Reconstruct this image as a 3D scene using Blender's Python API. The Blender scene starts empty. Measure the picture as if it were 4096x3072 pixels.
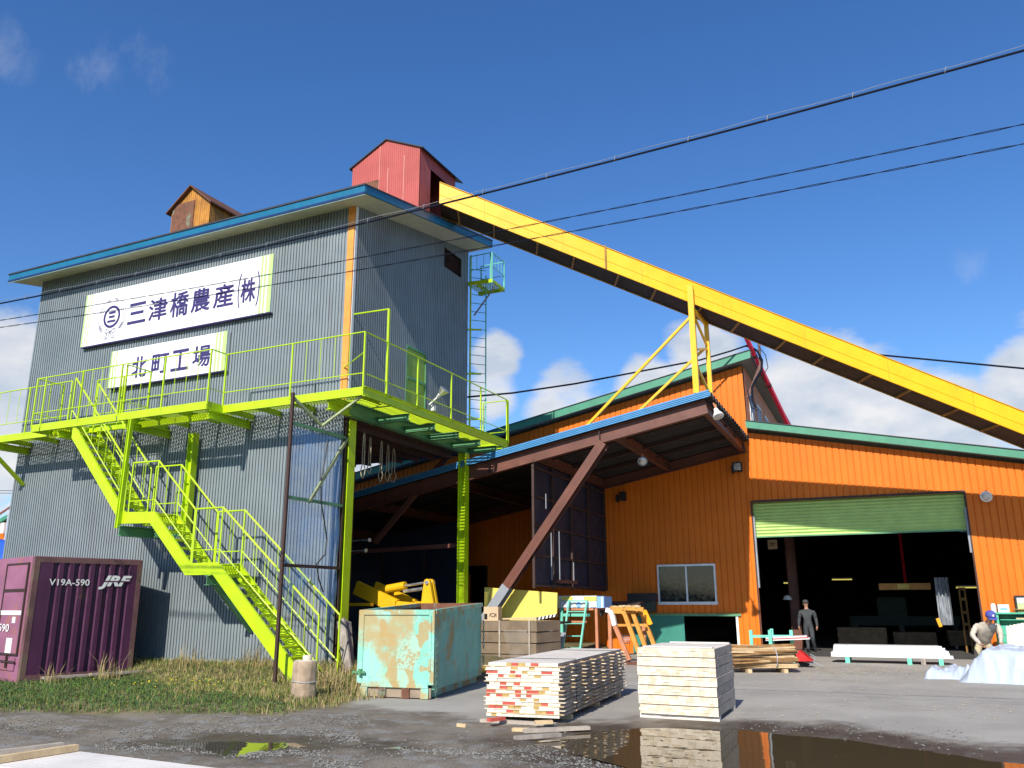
import bpy, math, random
import numpy as np
from mathutils import Vector as V, Matrix, noise as mnoise
rnd = random.Random(7)
sc = bpy.context.scene
COL = sc.collection
rad = math.radians

# ---------------------------------------------------------------- camera
F = 3350.0; TH = rad(14.6237); RO = rad(-0.25483); YA = rad(25.3907); EYE = 1.75
fw = V((-math.sin(YA)*math.cos(TH), math.cos(YA)*math.cos(TH), math.sin(TH)))
rt = V((math.cos(YA), math.sin(YA), 0)); up = rt.cross(fw)
r2 = rt*math.cos(RO) + up*math.sin(RO); u2 = up*math.cos(RO) - rt*math.sin(RO)
CAM = V((0, 0, EYE))
cd = bpy.data.cameras.new("camera"); cam = bpy.data.objects.new("camera", cd); COL.objects.link(cam)
m3 = Matrix((r2, u2, -fw)).transposed()
cam.matrix_world = Matrix.Translation(CAM) @ m3.to_4x4()
cd.sensor_fit = 'HORIZONTAL'; cd.sensor_width = 36.0; cd.lens = F/4096*36.0
cd.clip_start = 0.1; cd.clip_end = 6000
sc.camera = cam
sc.render.resolution_x = 1024; sc.render.resolution_y = 768

# ---------------------------------------------------------------- sky, sun, exposure
EL, DE = rad(36.6), rad(5.0)          # sun elevation, swing off the tower's side wall
SUN = V((-math.sin(DE)*math.cos(EL), math.cos(DE)*math.cos(EL), -math.sin(EL)))  # travel direction
sl = bpy.data.lights.new("sun", 'SUN'); sl.energy = 4.8; sl.angle = rad(0.5); sl.color = (1, .94, .85)
so = bpy.data.objects.new("sun", sl); COL.objects.link(so)
so.rotation_euler = (-SUN).to_track_quat('Z', 'Y').to_euler()
so.location = (0, -20, 30)
w = bpy.data.worlds.new("World"); sc.world = w; w.use_nodes = True
nt = w.node_tree; nt.nodes.clear()
N_ = nt.nodes.new; L_ = nt.links.new
out = N_('ShaderNodeOutputWorld'); bg = N_('ShaderNodeBackground'); L_(bg.outputs[0], out.inputs[0])
sky = N_('ShaderNodeTexSky'); sky.sky_type = 'NISHITA'; sky.sun_disc = False
sky.sun_elevation = EL; sky.sun_rotation = math.atan2(-SUN.x, -SUN.y)
sky.altitude = 0; sky.air_density = 1.0; sky.dust_density = 0.25; sky.ozone_density = 4.0
bg.inputs[1].default_value = 0.12
def wmath(op, a, b=None, clamp=False):
    n = N_('ShaderNodeMath'); n.operation = op; n.use_clamp = clamp
    for i, x in enumerate((a, b)):
        if x is None: continue
        if isinstance(x, (int, float)): n.inputs[i].default_value = x
        else: L_(x, n.inputs[i])
    return n.outputs[0]
tc = N_('ShaderNodeTexCoord')
def pxdir(u, v):
    return (fw + r2*((u-2048)/F) - u2*((v-1536)/F)).normalized()
def blob(u, v, r_in, r_out):
    n = N_('ShaderNodeVectorMath'); n.operation = 'DOT_PRODUCT'; L_(tc.outputs['Generated'], n.inputs[0])
    n.inputs[1].default_value = pxdir(u, v)
    a = wmath('ARCCOSINE', n.outputs['Value'])
    m = N_('ShaderNodeMapRange'); m.interpolation_type = 'SMOOTHSTEP'; L_(a, m.inputs[0])
    m.inputs[1].default_value = rad(r_out); m.inputs[2].default_value = rad(r_in)
    return m.outputs[0]
def total(bl):
    t = None
    for b in bl:
        o_ = blob(*b[:4])
        if len(b) > 4: o_ = wmath('MULTIPLY', o_, b[4])
        t = o_ if t is None else wmath('MAXIMUM', t, o_)
    return t
mp = N_('ShaderNodeMapping'); L_(tc.outputs['Generated'], mp.inputs[0]); mp.inputs['Scale'].default_value = (1, 1, 1.9)
nz = N_('ShaderNodeTexNoise'); L_(mp.outputs[0], nz.inputs[0]); nz.inputs['Scale'].default_value = 7.5
nz.inputs['Detail'].default_value = 7; nz.inputs['Roughness'].default_value = .58
cum = total([(3300, 1690, 3, 10), (3750, 1720, 2.2, 8), (2830, 1460, 1, 5.5), (1980, 1450, .6, 3.6), (2250, 1610, 1, 5), (1960, 1560, .8, 4),
             (40, 1500, 1.5, 6.5), (-200, 1600, 4, 9), (4150, 1600, 2, 6.5), (2600, 1560, 1, 4.5), (1500, 1880, 1, 4), (3480, 1500, .5, 3.6, .75), (4600, 1750, 4, 14), (2500, 1800, 2, 6.5), (3100, 1800, 3, 9)])
cd_ = wmath('ADD', wmath('MULTIPLY', cum, .62), nz.outputs['Fac'])
cm = N_('ShaderNodeMapRange'); cm.interpolation_type = 'SMOOTHSTEP'; L_(cd_, cm.inputs[0]); cm.inputs[1].default_value = .80; cm.inputs[2].default_value = 1.04
nz2 = N_('ShaderNodeTexNoise'); mp2 = N_('ShaderNodeMapping'); L_(tc.outputs['Generated'], mp2.inputs[0]); mp2.inputs['Rotation'].default_value = (.3, .4, .2); mp2.inputs['Scale'].default_value = (1, 1.2, .6); L_(mp2.outputs[0], nz2.inputs[0]); nz2.inputs['Scale'].default_value = 24
nz2.inputs['Detail'].default_value = 6; nz2.inputs['Roughness'].default_value = .62
wis = total([(380, 290, .3, 2.6), (330, 130, .2, 2.4, .7), (620, 240, .4, 3.0, .8), (30, 210, .4, 3.2, .9), (3880, 1040, .3, 2.0, .8), (2740, 250, .1, 1.5, .5)])
wm = N_('ShaderNodeMapRange'); wm.interpolation_type = 'SMOOTHSTEP'
L_(wmath('ADD', wmath('MULTIPLY', wis, .38), nz2.outputs['Fac']), wm.inputs[0]); wm.inputs[1].default_value = .68; wm.inputs[2].default_value = 1.12
cf = wmath('ADD', wmath('MULTIPLY', cm.outputs[0], .93), wmath('MULTIPLY', wm.outputs[0], .17), True)
# cloud body: brighter tops, bluish grey bellies from a second look at the noise
nz3 = N_('ShaderNodeTexNoise'); mp3 = N_('ShaderNodeMapping'); L_(tc.outputs['Generated'], mp3.inputs[0]); mp3.inputs['Location'].default_value = (.0, .0, -.035); mp3.inputs['Scale'].default_value = (1, 1, 1.9)
L_(mp3.outputs[0], nz3.inputs[0]); nz3.inputs['Scale'].default_value = 7.5; nz3.inputs['Detail'].default_value = 6
sh = N_('ShaderNodeMapRange'); L_(wmath('SUBTRACT', nz.outputs['Fac'], nz3.outputs['Fac']), sh.inputs[0]); sh.inputs[1].default_value = -.16; sh.inputs[2].default_value = .12
cc = N_('ShaderNodeMix'); cc.data_type = 'RGBA'; L_(sh.outputs[0], cc.inputs[0]); cc.inputs[6].default_value = (5.9, 5.8, 5.7, 1); cc.inputs[7].default_value = (3.7, 4.15, 4.8, 1)
hs = N_('ShaderNodeHueSaturation'); L_(sky.outputs[0], hs.inputs['Color']); hs.inputs['Saturation'].default_value = 1.22; hs.inputs['Hue'].default_value = .508; hs.inputs['Value'].default_value = 1.06
mx = N_('ShaderNodeMix'); mx.data_type = 'RGBA'; L_(cf, mx.inputs[0]); L_(hs.outputs[0], mx.inputs[6]); L_(cc.outputs[2], mx.inputs[7])
L_(mx.outputs[2], bg.inputs[0])
sc.view_settings.view_transform = 'Standard'; sc.view_settings.look = 'None'
sc.view_settings.exposure = 0.38; sc.view_settings.gamma = 1.0
try: sc.view_settings.use_curve_mapping = False
except Exception: pass

# ---------------------------------------------------------------- pixel -> point on a known plane (surveying only)
def ray(u, v): return fw + r2*((u-2048)/F) - u2*((v-1536)/F)
def at(u, v, x=None, y=None, z=None):
    d = ray(u, v)
    i, val = (0, x) if x is not None else ((1, y) if y is not None else (2, z))
    return CAM + d*((val-CAM[i])/d[i])
HB = V((-3.09, 30.05, 0)); HA = rad(2.0)
HT = V((math.cos(HA), math.sin(HA), 0)); HN = V((-math.sin(HA), math.cos(HA), 0)); ZZ = V((0, 0, 1))
def hw(s, n, z): return HB + HT*s + HN*n + ZZ*z         # hall frame: s along the wall, n inward, z up
def hp(u, v, n=0.0):
    d = ray(u, v); p0 = HB + HN*n
    p = CAM + d*((p0-CAM).dot(HN)/d.dot(HN)); return (p-HB).dot(HT), p.z
def hpt(u, v, n=0.0):
    s, z = hp(u, v, n); return hw(s, n, z)

# ---------------------------------------------------------------- mesh builder
class MB:
    def __init__(s): s.v = []; s.f = []; s.m = []
    def add(s, pts, faces, mi=0):
        b = len(s.v); s.v += [tuple(p) for p in pts]
        for f in faces: s.f.append(tuple(b+i for i in f)); s.m.append(mi)
    def poly(s, pts, mi=0): s.add(pts, [tuple(range(len(pts)))], mi)
    def hexa(s, p, mi=0, mf=None):     # p: 4 bottom + 4 top
        b = len(s.v); s.v += [tuple(q) for q in p]
        for k, f in enumerate(((3, 2, 1, 0), (4, 5, 6, 7), (0, 1, 5, 4), (1, 2, 6, 5), (2, 3, 7, 6), (3, 0, 4, 7))):
            s.f.append(tuple(b+i for i in f)); s.m.append(mf[k] if mf else mi)
    def box(s, c, d, ax=None, mi=0, mf=None):  # centre, full dims, axes (X,Y,Z)
        X, Y, Z = ax if ax else (V((1, 0, 0)), V((0, 1, 0)), ZZ)
        c = V(c); x, y, z = X*(d[0]/2), Y*(d[1]/2), Z*(d[2]/2)
        s.hexa([c-x-y-z, c+x-y-z, c+x+y-z, c-x+y-z, c-x-y+z, c+x-y+z, c+x+y+z, c-x+y+z], mi, mf)
    def mm(s, a, b, mi=0): # axis aligned box from min to max
        a = V(a); b = V(b); s.box((a+b)/2, b-a, None, mi)
    def frame(s, p, q, upv):
        d = (V(q)-V(p)); ln = d.length; d = d/ln; u = V(upv)
        if abs(d.dot(u)) > .98: u = V((1, 0, 0)) if abs(d.x) < .9 else V((0, 1, 0))
        sd = d.cross(u).normalized(); u = sd.cross(d).normalized(); return d, sd, u, ln
    def bar(s, p, q, w_, h_, upv=(0, 0, 1), mi=0):
        d, sd, u, ln = s.frame(p, q, upv); s.box((V(p)+V(q))/2, (ln, w_, h_), (d, sd, u), mi)
    def hbeam(s, p, q, b, h, upv=(0, 0, 1), t=.016, mi=0):
        d, sd, u, ln = s.frame(p, q, upv); c = (V(p)+V(q))/2
        s.box(c, (ln-.002, t, h-2*t-.002), (d, sd, u), mi)
        s.box(c+u*(h/2-t/2), (ln, b, t), (d, sd, u), mi); s.box(c-u*(h/2-t/2), (ln, b, t), (d, sd, u), mi)
    def chan(s, p, q, b, h, upv=(0, 0, 1), t=.012, side=1, mi=0): # channel, flanges to one side
        d, sd, u, ln = s.frame(p, q, upv); c = (V(p)+V(q))/2
        s.box(c, (ln, t, h), (d, sd, u), mi)
        for k in (1, -1): s.box(c+u*k*(h/2-t/2)+sd*side*(b/2+t/2), (ln-.002, b-t, t), (d, sd, u), mi)
    def tube(s, p, q, r, n=8, mi=0, r2_=None, caps=True):
        d, sd, u, ln = s.frame(p, q, (0, 0, 1)); r2_ = r if r2_ is None else r2_; b = len(s.v)
        for c, rr in ((V(p), r), (V(q), r2_)):
            for k in range(n):
                a = 2*math.pi*k/n; s.v.append(tuple(c+sd*(math.cos(a)*rr)+u*(math.sin(a)*rr)))
        for k in range(n):
            s.f.append((b+k, b+(k+1) % n, b+n+(k+1) % n, b+n+k)); s.m.append(mi)
        if caps:
            s.f.append(tuple(b+k for k in range(n))[::-1]); s.m.append(mi)
            s.f.append(tuple(b+n+k for k in range(n))); s.m.append(mi)
    def path(s, pts, r, n=6, mi=0, closed=False):
        pts = [V(p) for p in pts]; b = len(s.v); N = len(pts); prev = None
        for i, p in enumerate(pts):
            if closed: d = pts[(i+1) % N]-pts[i-1]
            else: d = pts[min(i+1, N-1)]-pts[max(i-1, 0)]
            d.normalize()
            if prev is None:
                a = V((0, 0, 1)) if abs(d.z) < .9 else V((1, 0, 0)); sd = d.cross(a).normalized()
            else:
                sd = (prev-d*prev.dot(d)).normalized()
            prev = sd; u = sd.cross(d); rr = r[i] if isinstance(r, (list, tuple)) else r
            for k in range(n):
                a = 2*math.pi*k/n; s.v.append(tuple(p+sd*(math.cos(a)*rr)+u*(math.sin(a)*rr)))
        for i in range(N if closed else N-1):
            j = (i+1) % N
            for k in range(n):
                s.f.append((b+i*n+k, b+i*n+(k+1) % n, b+j*n+(k+1) % n, b+j*n+k)); s.m.append(mi)
    def lathe(s, prof, c, n=16, ax=None, mi=0):
        X, Y, Z = ax if ax else (V((1, 0, 0)), V((0, 1, 0)), ZZ); c = V(c); b = len(s.v)
        for r, z in prof:
            for k in range(n):
                a = 2*math.pi*k/n; s.v.append(tuple(c+X*(math.cos(a)*r)+Y*(math.sin(a)*r)+Z*z))
        for i in range(len(prof)-1):
            for k in range(n):
                s.f.append((b+i*n+k, b+i*n+(k+1) % n, b+(i+1)*n+(k+1) % n, b+(i+1)*n+k)); s.m.append(mi)
        s.f.append(tuple(b+k for k in range(n))[::-1]); s.m.append(mi)
        t = b+(len(prof)-1)*n; s.f.append(tuple(t+k for k in range(n))); s.m.append(mi)
    def prism(s, pts, vec, mi=0):
        pts = [V(p) for p in pts]; n = len(pts); vec = V(vec); b = len(s.v)
        s.v += [tuple(p) for p in pts]+[tuple(p+vec) for p in pts]
        s.f.append(tuple(b+i for i in range(n))[::-1]); s.m.append(mi); s.f.append(tuple(b+n+i for i in range(n))); s.m.append(mi)
        for i in range(n):
            j = (i+1) % n; s.f.append((b+i, b+j, b+n+j, b+n+i)); s.m.append(mi)
    def sheet(s, rows, mi=0):  # rows of points -> grid
        b = len(s.v); n = len(rows[0])
        for r in rows: s.v += [tuple(p) for p in r]
        for i in range(len(rows)-1):
            for k in range(n-1):
                s.f.append((b+i*n+k, b+i*n+k+1, b+(i+1)*n+k+1, b+(i+1)*n+k)); s.m.append(mi)
    def build(s, name, mats, parent=None, smooth=False):
        me = bpy.data.meshes.new(name); me.from_pydata(s.v, [], s.f)
        if not isinstance(mats, (list, tuple)): mats = [mats]
        for m_ in mats: me.materials.append(m_)
        if len(mats) > 1: me.polygons.foreach_set('material_index', s.m)
        if smooth: me.polygons.foreach_set('use_smooth', [True]*len(s.f))
        me.update(); o = bpy.data.objects.new(name, me); COL.objects.link(o)
        if parent is not None:
            o.parent = parent
            t = V(parent.get('_o', (0, 0, 0))); o.matrix_parent_inverse = Matrix.Translation(-t)
        return o
ORI = {}
def thing(name, label, cat, loc=(0, 0, 0), group=None):
    o = bpy.data.objects.new(name, None); COL.objects.link(o); o.location = loc; o.empty_display_size = .3
    o['label'] = label; o['category'] = cat; o['_o'] = tuple(loc)
    if group: o['group'] = group
    return o
def tag(o, label, cat, group=None):
    o['label'] = label; o['category'] = cat
    if group: o['group'] = group
    return o
def struct(o): o['kind'] = 'structure'; return o
def copy_tree(o, delta, label=None):
    c = o.copy(); COL.objects.link(c); c.location = o.location + V(delta)
    if label: c['label'] = label
    def kids(src, dst):
        for ch in list(src.children):
            k = ch.copy(); COL.objects.link(k); k.parent = dst; kids(ch, k)
    kids(o, c); return c

# ---------------------------------------------------------------- materials
def mat(name, col, rough=.6, metal=0, var=.12, vs=2.5, dirt=None, bump=0, bs=30, streak=None, spec=.5, fine=0, panel=None, blocks=None):
    m = bpy.data.materials.new(name); m.use_nodes = True; t = m.node_tree; b = t.nodes['Principled BSDF']
    b.inputs['Roughness'].default_value = rough; b.inputs['Metallic'].default_value = metal
    b.inputs['Specular IOR Level'].default_value = spec
    n = t.nodes.new; l = t.links.new
    g = n('ShaderNodeNewGeometry'); pos = g.outputs['Position']
    def noise(scale, det=4, vec=None, rgh=.55):
        x = n('ShaderNodeTexNoise'); l(vec or pos, x.inputs['Vector']); x.inputs['Scale'].default_value = scale
        x.inputs['Detail'].default_value = det; x.inputs['Roughness'].default_value = rgh; return x.outputs['Fac']
    def mixc(fac, a, c, bl='MIX'):
        x = n('ShaderNodeMix'); x.data_type = 'RGBA'; x.blend_type = bl
        for i, val in ((0, fac), (6, a), (7, c)):
            if isinstance(val, (int, float)): x.inputs[i].default_value = val
            elif isinstance(val, tuple): x.inputs[i].default_value = (*val, 1) if len(val) == 3 else val
            else: l(val, x.inputs[i])
        return x.outputs[2]
    def mr(v_, a, c, d=0, e=1):
        x = n('ShaderNodeMapRange'); x.interpolation_type = 'SMOOTHSTEP'; l(v_, x.inputs[0])
        for i, q in ((1, a), (2, c), (3, d), (4, e)): x.inputs[i].default_value = q
        return x.outputs[0]
    c = mixc(mr(noise(vs), .3, .7), tuple(k*(1-var) for k in col), tuple(min(1, k*(1+var)) for k in col))
    if panel:
        sx = n('ShaderNodeSeparateXYZ'); l(pos, sx.inputs[0]); q = n('ShaderNodeMath'); q.operation = 'SNAP'; q.inputs[1].default_value = panel[0]
        ad = n('ShaderNodeMath'); ad.operation = 'ADD'; l(sx.outputs[0], ad.inputs[0]); l(sx.outputs[1], ad.inputs[1]); l(ad.outputs[0], q.inputs[0])
        wn = n('ShaderNodeTexWhiteNoise'); wn.noise_dimensions = '1D'; l(q.outputs[0], wn.inputs['W'])
        c = mixc(wn.outputs['Value'], mixc(1.0, c, tuple([1-panel[1]]*3), 'MULTIPLY'), c)
    if blocks:
        for bc, amt, bsc, th in blocks:
            mpb = n('ShaderNodeMapping'); l(pos, mpb.inputs[0]); mpb.inputs['Scale'].default_value = (bsc, bsc, bsc*.75)
            ds = n('ShaderNodeTexNoise'); l(pos, ds.inputs['Vector']); ds.inputs['Scale'].default_value = 5; ds.inputs['Detail'].default_value = 4
            vm = n('ShaderNodeVectorMath'); vm.operation = 'MULTIPLY_ADD'; l(ds.outputs['Color'], vm.inputs[0]); vm.inputs[1].default_value = (.22, .22, .22); l(mpb.outputs[0], vm.inputs[2])
            vo = n('ShaderNodeTexVoronoi'); vo.distance = 'CHEBYCHEV'; l(vm.outputs[0], vo.inputs['Vector']); vo.inputs['Scale'].default_value = 1.0; vo.inputs['Randomness'].default_value = .9
            sp = n('ShaderNodeSeparateColor'); l(vo.outputs['Color'], sp.inputs[0])
            gr = n('ShaderNodeMath'); gr.operation = 'ADD'; l(sp.outputs[0], gr.inputs[0]); l(noise(22, 4), gr.inputs[1])
            c = mixc(mr(gr.outputs[0], th+.45, th+.6, 0, amt), c, bc)
    if fine: c = mixc(mr(noise(60, 3), .3, .7), c, mixc(1.0, c, tuple([1-fine]*3), 'MULTIPLY'))
    if dirt:
        for dc, amt, dsc, th in dirt:
            c = mixc(mr(noise(dsc, 6, rgh=.65), th, th+.12, 0, amt), c, dc)
    if streak:
        for dc, amt, ssc, th in streak:
            mpn = n('ShaderNodeMapping'); l(pos, mpn.inputs[0]); mpn.inputs['Scale'].default_value = (ssc, ssc, ssc*.08)
            c = mixc(mr(noise(1.0, 5, mpn.outputs[0], .6), th, th+.2, 0, amt), c, dc)
    l(c, b.inputs['Base Color'])
    l(mr(noise(vs*3), .3, .7, max(.03, rough-.08), min(1, rough+.08)), b.inputs['Roughness'])
    if bump:
        bm = n('ShaderNodeBump'); bm.inputs['Strength'].default_value = bump; bm.inputs['Distance'].default_value = .01
        l(noise(bs, 5), bm.inputs['Height']); l(bm.outputs[0], b.inputs['Normal'])
    return m
RUST = (.16, .06, .025)
M = dict(
 steel_grey=mat('galvanised_grey', (.215, .25, .262), .45, 0, .07, 1.2, streak=[((.16, .16, .15), .45, 5, .56), ((.30, .335, .34), .35, 7, .58), ((.15, .11, .08), .35, 9, .68)], panel=(.82, .13)),
 lime=mat('lime_paint', (.44, .63, .004), .42, 0, .08, 2, dirt=[((.3, .38, .02), .4, 5, .62), ((.16, .10, .03), .6, 11, .71)], streak=[((.34, .42, .01), .35, 6, .58)]),
 limegrate=mat('lime_grating', (.48, .64, .008), .45, 0, .05),
 green_steel=mat('green_steel', (.10, .27, .13), .5, 0, .15, 2, dirt=[((.06, .05, .03), .5, 4, .62)]),
 white=mat('sign_white', (.83, .83, .84), .35, 0, .02),
 ink=mat('sign_ink', (.045, .03, .13), .4, 0, .05),
 stripe=mat('sign_green', (.46, .66, .22), .4, 0, .04),
 pale=mat('pale_ink', (.20, .20, .28), .5, 0, .05),
 orange_trim=mat('orange_trim', (.80, .30, .05), .5, 0, .12, 2, dirt=[((.3, .12, .05), .5, 4, .6)]),
 blue_fascia=mat('blue_fascia', (.012, .135, .24), .35, 0, .08),
 soffit=mat('soffit_board', (.50, .49, .38), .7, 0, .08),
 dark=mat('dark_roofing', (.03, .032, .04), .6, 0, .1),
 red_wall=mat('red_sheet', (.42, .085, .07), .55, 0, .08, 1.5, streak=[((.40, .08, .07), .4, 5, .55)]),
 shed_orange=mat('shed_orange', (.46, .20, .025), .6, 0, .18, 3, streak=[((.18, .07, .02), .75, 8, .48)]),
 rust=mat('rusty_plate', (.15, .06, .03), .8, 0, .25, 5, dirt=[((.17, .27, .2), .7, 3, .56)]),
 yellow=mat('conveyor_yellow', (.88, .46, .003), .42, 0, .06, 1.5, dirt=[((.5, .3, .03), .35, 2.2, .62)], streak=[((.5, .28, .02), .35, 4, .58)]),
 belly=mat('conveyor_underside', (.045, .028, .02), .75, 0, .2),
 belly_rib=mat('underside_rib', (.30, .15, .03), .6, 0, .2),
 orange=mat('hall_orange', (.70, .170, .012), .5, 0, .06, .8, streak=[((.60, .13, .01), .35, 3, .55), ((.42, .12, .03), .3, 6, .66)], panel=(.84, .06), spec=.22),
 green_fascia=mat('green_fascia', (.055, .25, .15), .5, 0, .08),
 brown=mat('brown_steel', (.13, .045, .028), .55, 0, .15, 2, dirt=[((.32, .12, .07), .6, 2.2, .62)]),
 darkbrown=mat('dark_brown_steel', (.05, .024, .018), .65, 0, .15),
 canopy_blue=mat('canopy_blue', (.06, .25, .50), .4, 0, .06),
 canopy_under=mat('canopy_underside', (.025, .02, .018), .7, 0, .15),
 shutter=mat('shutter_green', (.44, .62, .20), .45, 0, .06),
 alu=mat('aluminium', (.55, .58, .62), .35, .4, .05),
 glass=mat('window_glass', (.012, .016, .02), .02, 0, .05, spec=.45),
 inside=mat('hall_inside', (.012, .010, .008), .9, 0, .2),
 concrete=mat('concrete', (.30, .285, .25), .85, 0, .12, 3, bump=.3, bs=25, dirt=[((.14, .12, .09), .5, 3, .58)]),
 purple=mat('container_purple', (.068, .015, .050), .5, 0, .12, 2, dirt=[((.10, .05, .035), .75, 1.4, .60), ((.16, .07, .045), .5, 3.5, .66)], streak=[((.13, .045, .04), .5, 5, .58)]),
 purple_light=mat('container_faded', (.28, .105, .175), .55, 0, .12, 2, dirt=[((.33, .13, .08), .7, 1.6, .52)], streak=[((.38, .17, .1), .5, 4, .6)]),
 white_paint=mat('white_paint', (.72, .72, .70), .5, 0, .05),
 teal=mat('teal_paint', (.16, .56, .42), .45, 0, .08, 2),
 cabinet=mat('green_cabinet', (.07, .42, .26), .5, 0, .1, 2),
 wood_white=mat('fresh_sawn', (.80, .71, .57), .8, 0, .08, 6, fine=.12),
 wood_top=mat('sawn_top', (.70, .64, .56), .8, 0, .1, 3, streak=[((.5, .42, .33), .5, 9, .5)], fine=.1),
 wood_tan=mat('tan_wood', (.62, .45, .25), .8, 0, .14, 6, fine=.15),
 wood_ochre=mat('ochre_wood', (.44, .30, .10), .8, 0, .12, 6),
 wood_red=mat('red_end_paint', (.50, .085, .06), .75, 0, .15, 8),
 wood_edge=mat('grey_shaded_wood', (.42, .36, .29), .85, 0, .15, 6, fine=.15),  # stacked boards' side shade put into the grey; grey scraps share it
 wood_brown=mat('brown_stake', (.30, .16, .055), .8, 0, .25, 7, fine=.2),
 wood_old=mat('weathered_wood', (.30, .26, .22), .9, 0, .2, 4, streak=[((.14, .12, .1), .6, 14, .5)]),
 bark=mat('peeled_log', (.36, .27, .18), .85, 0, .2, 6, bump=.6, bs=18, streak=[((.14, .085, .05), .7, 12, .52)]),
 log_end=mat('log_end', (.60, .52, .42), .8, 0, .1, 8),
 brown_pack=mat('wrapped_brown', (.20, .15, .10), .42, 0, .15, 3, streak=[((.12, .09, .06), .5, 3, .5)]),
 card=mat('cardboard', (.55, .40, .25), .8, 0, .06),
 paleyellow=mat('pale_yellow', (.74, .62, .12), .5, 0, .05, 2, dirt=[((.5, .42, .15), .5, 2.5, .64)]),
 black=mat('black_paint', (.012, .012, .014), .5, 0, .1),
 grey_paint=mat('grey_paint', (.26, .28, .31), .6, 0, .08),
 kick=mat('orange_steel', (.58, .27, .045), .5, 0, .12, 4, dirt=[((.28, .13, .04), .5, 5, .58)]),
 brightorange=mat('bright_orange', (.88, .36, .005), .45, 0, .05),
 pipewhite=mat('white_steel', (.78, .77, .74), .45, 0, .05),
 salmon=mat('salmon_steel', (.50, .20, .10), .6, 0, .12, 5),
 tyre=mat('tyre_rubber', (.02, .02, .02), .85, 0, .15),
 loader=mat('loader_yellow', (.72, .40, .005), .42, 0, .08),
 chrome=mat('bright_metal', (.6, .6, .6), .25, .8, .03),
 cable=mat('cable_black', (.008, .010, .02), .7, 0, .1, spec=.15),
 redpole=mat('red_pole', (.62, .02, .045), .45, 0, .08),
 rope=mat('pale_rope', (.42, .34, .22), .9, 0, .15),
 tarpblue=mat('blue_sheet', (.018, .04, .10), .5, 0, .3, 1.5),
 darkblue=mat('dark_blue_panel', (.012, .020, .045), .55, 0, .25, 1.2),
 redplastic=mat('red_plastic', (.62, .02, .02), .4, 0, .1),
 navy=mat('navy_cloth', (.06, .07, .30), .8, 0, .1),
 khaki=mat('khaki_cloth', (.50, .44, .35), .85, 0, .1, 8),
 khaki_trouser=mat('khaki_trousers', (.42, .35, .22), .85, 0, .1, 8),
 skin=mat('skin', (.42, .22, .14), .6, 0, .08, 12),
 greycloth=mat('grey_cloth', (.045, .05, .055), .85, 0, .1, 8),
 hair=mat('dark_hair', (.02, .018, .016), .7, 0, .1),
 stone=mat('gravel_stone', (.17, .165, .15), .85, 0, .3, 14),
 chip=mat('wood_chip', (.60, .48, .28), .9, 0, .2, 12),
 leaf_g=mat('grass_green', (.085, .155, .02), .7, 0, .35, 3),
 leaf_d=mat('grass_dark', (.03, .085, .025), .7, 0, .3, 3),
 leaf_y=mat('grass_olive', (.20, .19, .045), .75, 0, .3, 3),
 leaf_t=mat('grass_straw', (.36, .27, .12), .8, 0, .3, 4),
 flower=mat('yellow_flower', (.8, .6, .01), .6, 0, .05),
 hill=mat('wooded_hill', (.02, .04, .025), .9, 0, .1, .01),
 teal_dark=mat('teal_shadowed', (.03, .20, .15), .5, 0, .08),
)
def skidmat():
    m = mat('skip_teal', (.15, .47, .37), .5, 0, .1, 1.5,
        dirt=[((.34, .24, .08), .85, 1.7, .50), ((.28, .50, .44), .6, 2.6, .60), ((.12, .06, .03), .75, 5, .68)], streak=[((.30, .22, .09), .5, 2.5, .55), ((.13, .06, .03), .6, 6, .66)])
    return m
M['skip'] = skidmat()
M['skip_front'] = mat('skip_faded_front', (.22, .54, .42), .5, 0, .1, 1.5,
        dirt=[((.42, .29, .11), .85, 1.1, .50), ((.33, .62, .51), .4, 2.1, .60)], blocks=[((.40, .27, .10), .85, 3.2, .48), ((.32, .62, .51), .7, 4.0, .68)], streak=[((.40, .28, .1), .45, 2, .56), ((.14, .06, .03), .6, 7, .68)])
def emit(name, col, st):
    m = bpy.data.materials.new(name); m.use_nodes = True; b = m.node_tree.nodes['Principled BSDF']
    b.inputs['Base Color'].default_value = (*col, 1); b.inputs['Emission Color'].default_value = (*col, 1); b.inputs['Emission Strength'].default_value = st; return m
def netmat(name, col, alpha, rough=.5):
    m = bpy.data.materials.new(name); m.use_nodes = True; t = m.node_tree; b = t.nodes['Principled BSDF']; n = t.nodes.new
    b.inputs['Base Color'].default_value = (*col, 1); b.inputs['Roughness'].default_value = rough
    g = n('ShaderNodeNewGeometry'); x = n('ShaderNodeTexNoise'); t.links.new(g.outputs['Position'], x.inputs['Vector']); x.inputs['Scale'].default_value = 2.2; x.inputs['Detail'].default_value = 5
    mr = n('ShaderNodeMapRange'); t.links.new(x.outputs['Fac'], mr.inputs[0]); mr.inputs[1].default_value = .3; mr.inputs[2].default_value = .7
    mr.inputs[3].default_value = alpha-.12; mr.inputs[4].default_value = alpha+.16; t.links.new(mr.outputs[0], b.inputs['Alpha'])
    return m
M['net'] = netmat('blue_net', (.16, .42, .86), .36)
M['plastic'] = netmat('clear_plastic', (.55, .6, .66), .45, .15)

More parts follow.
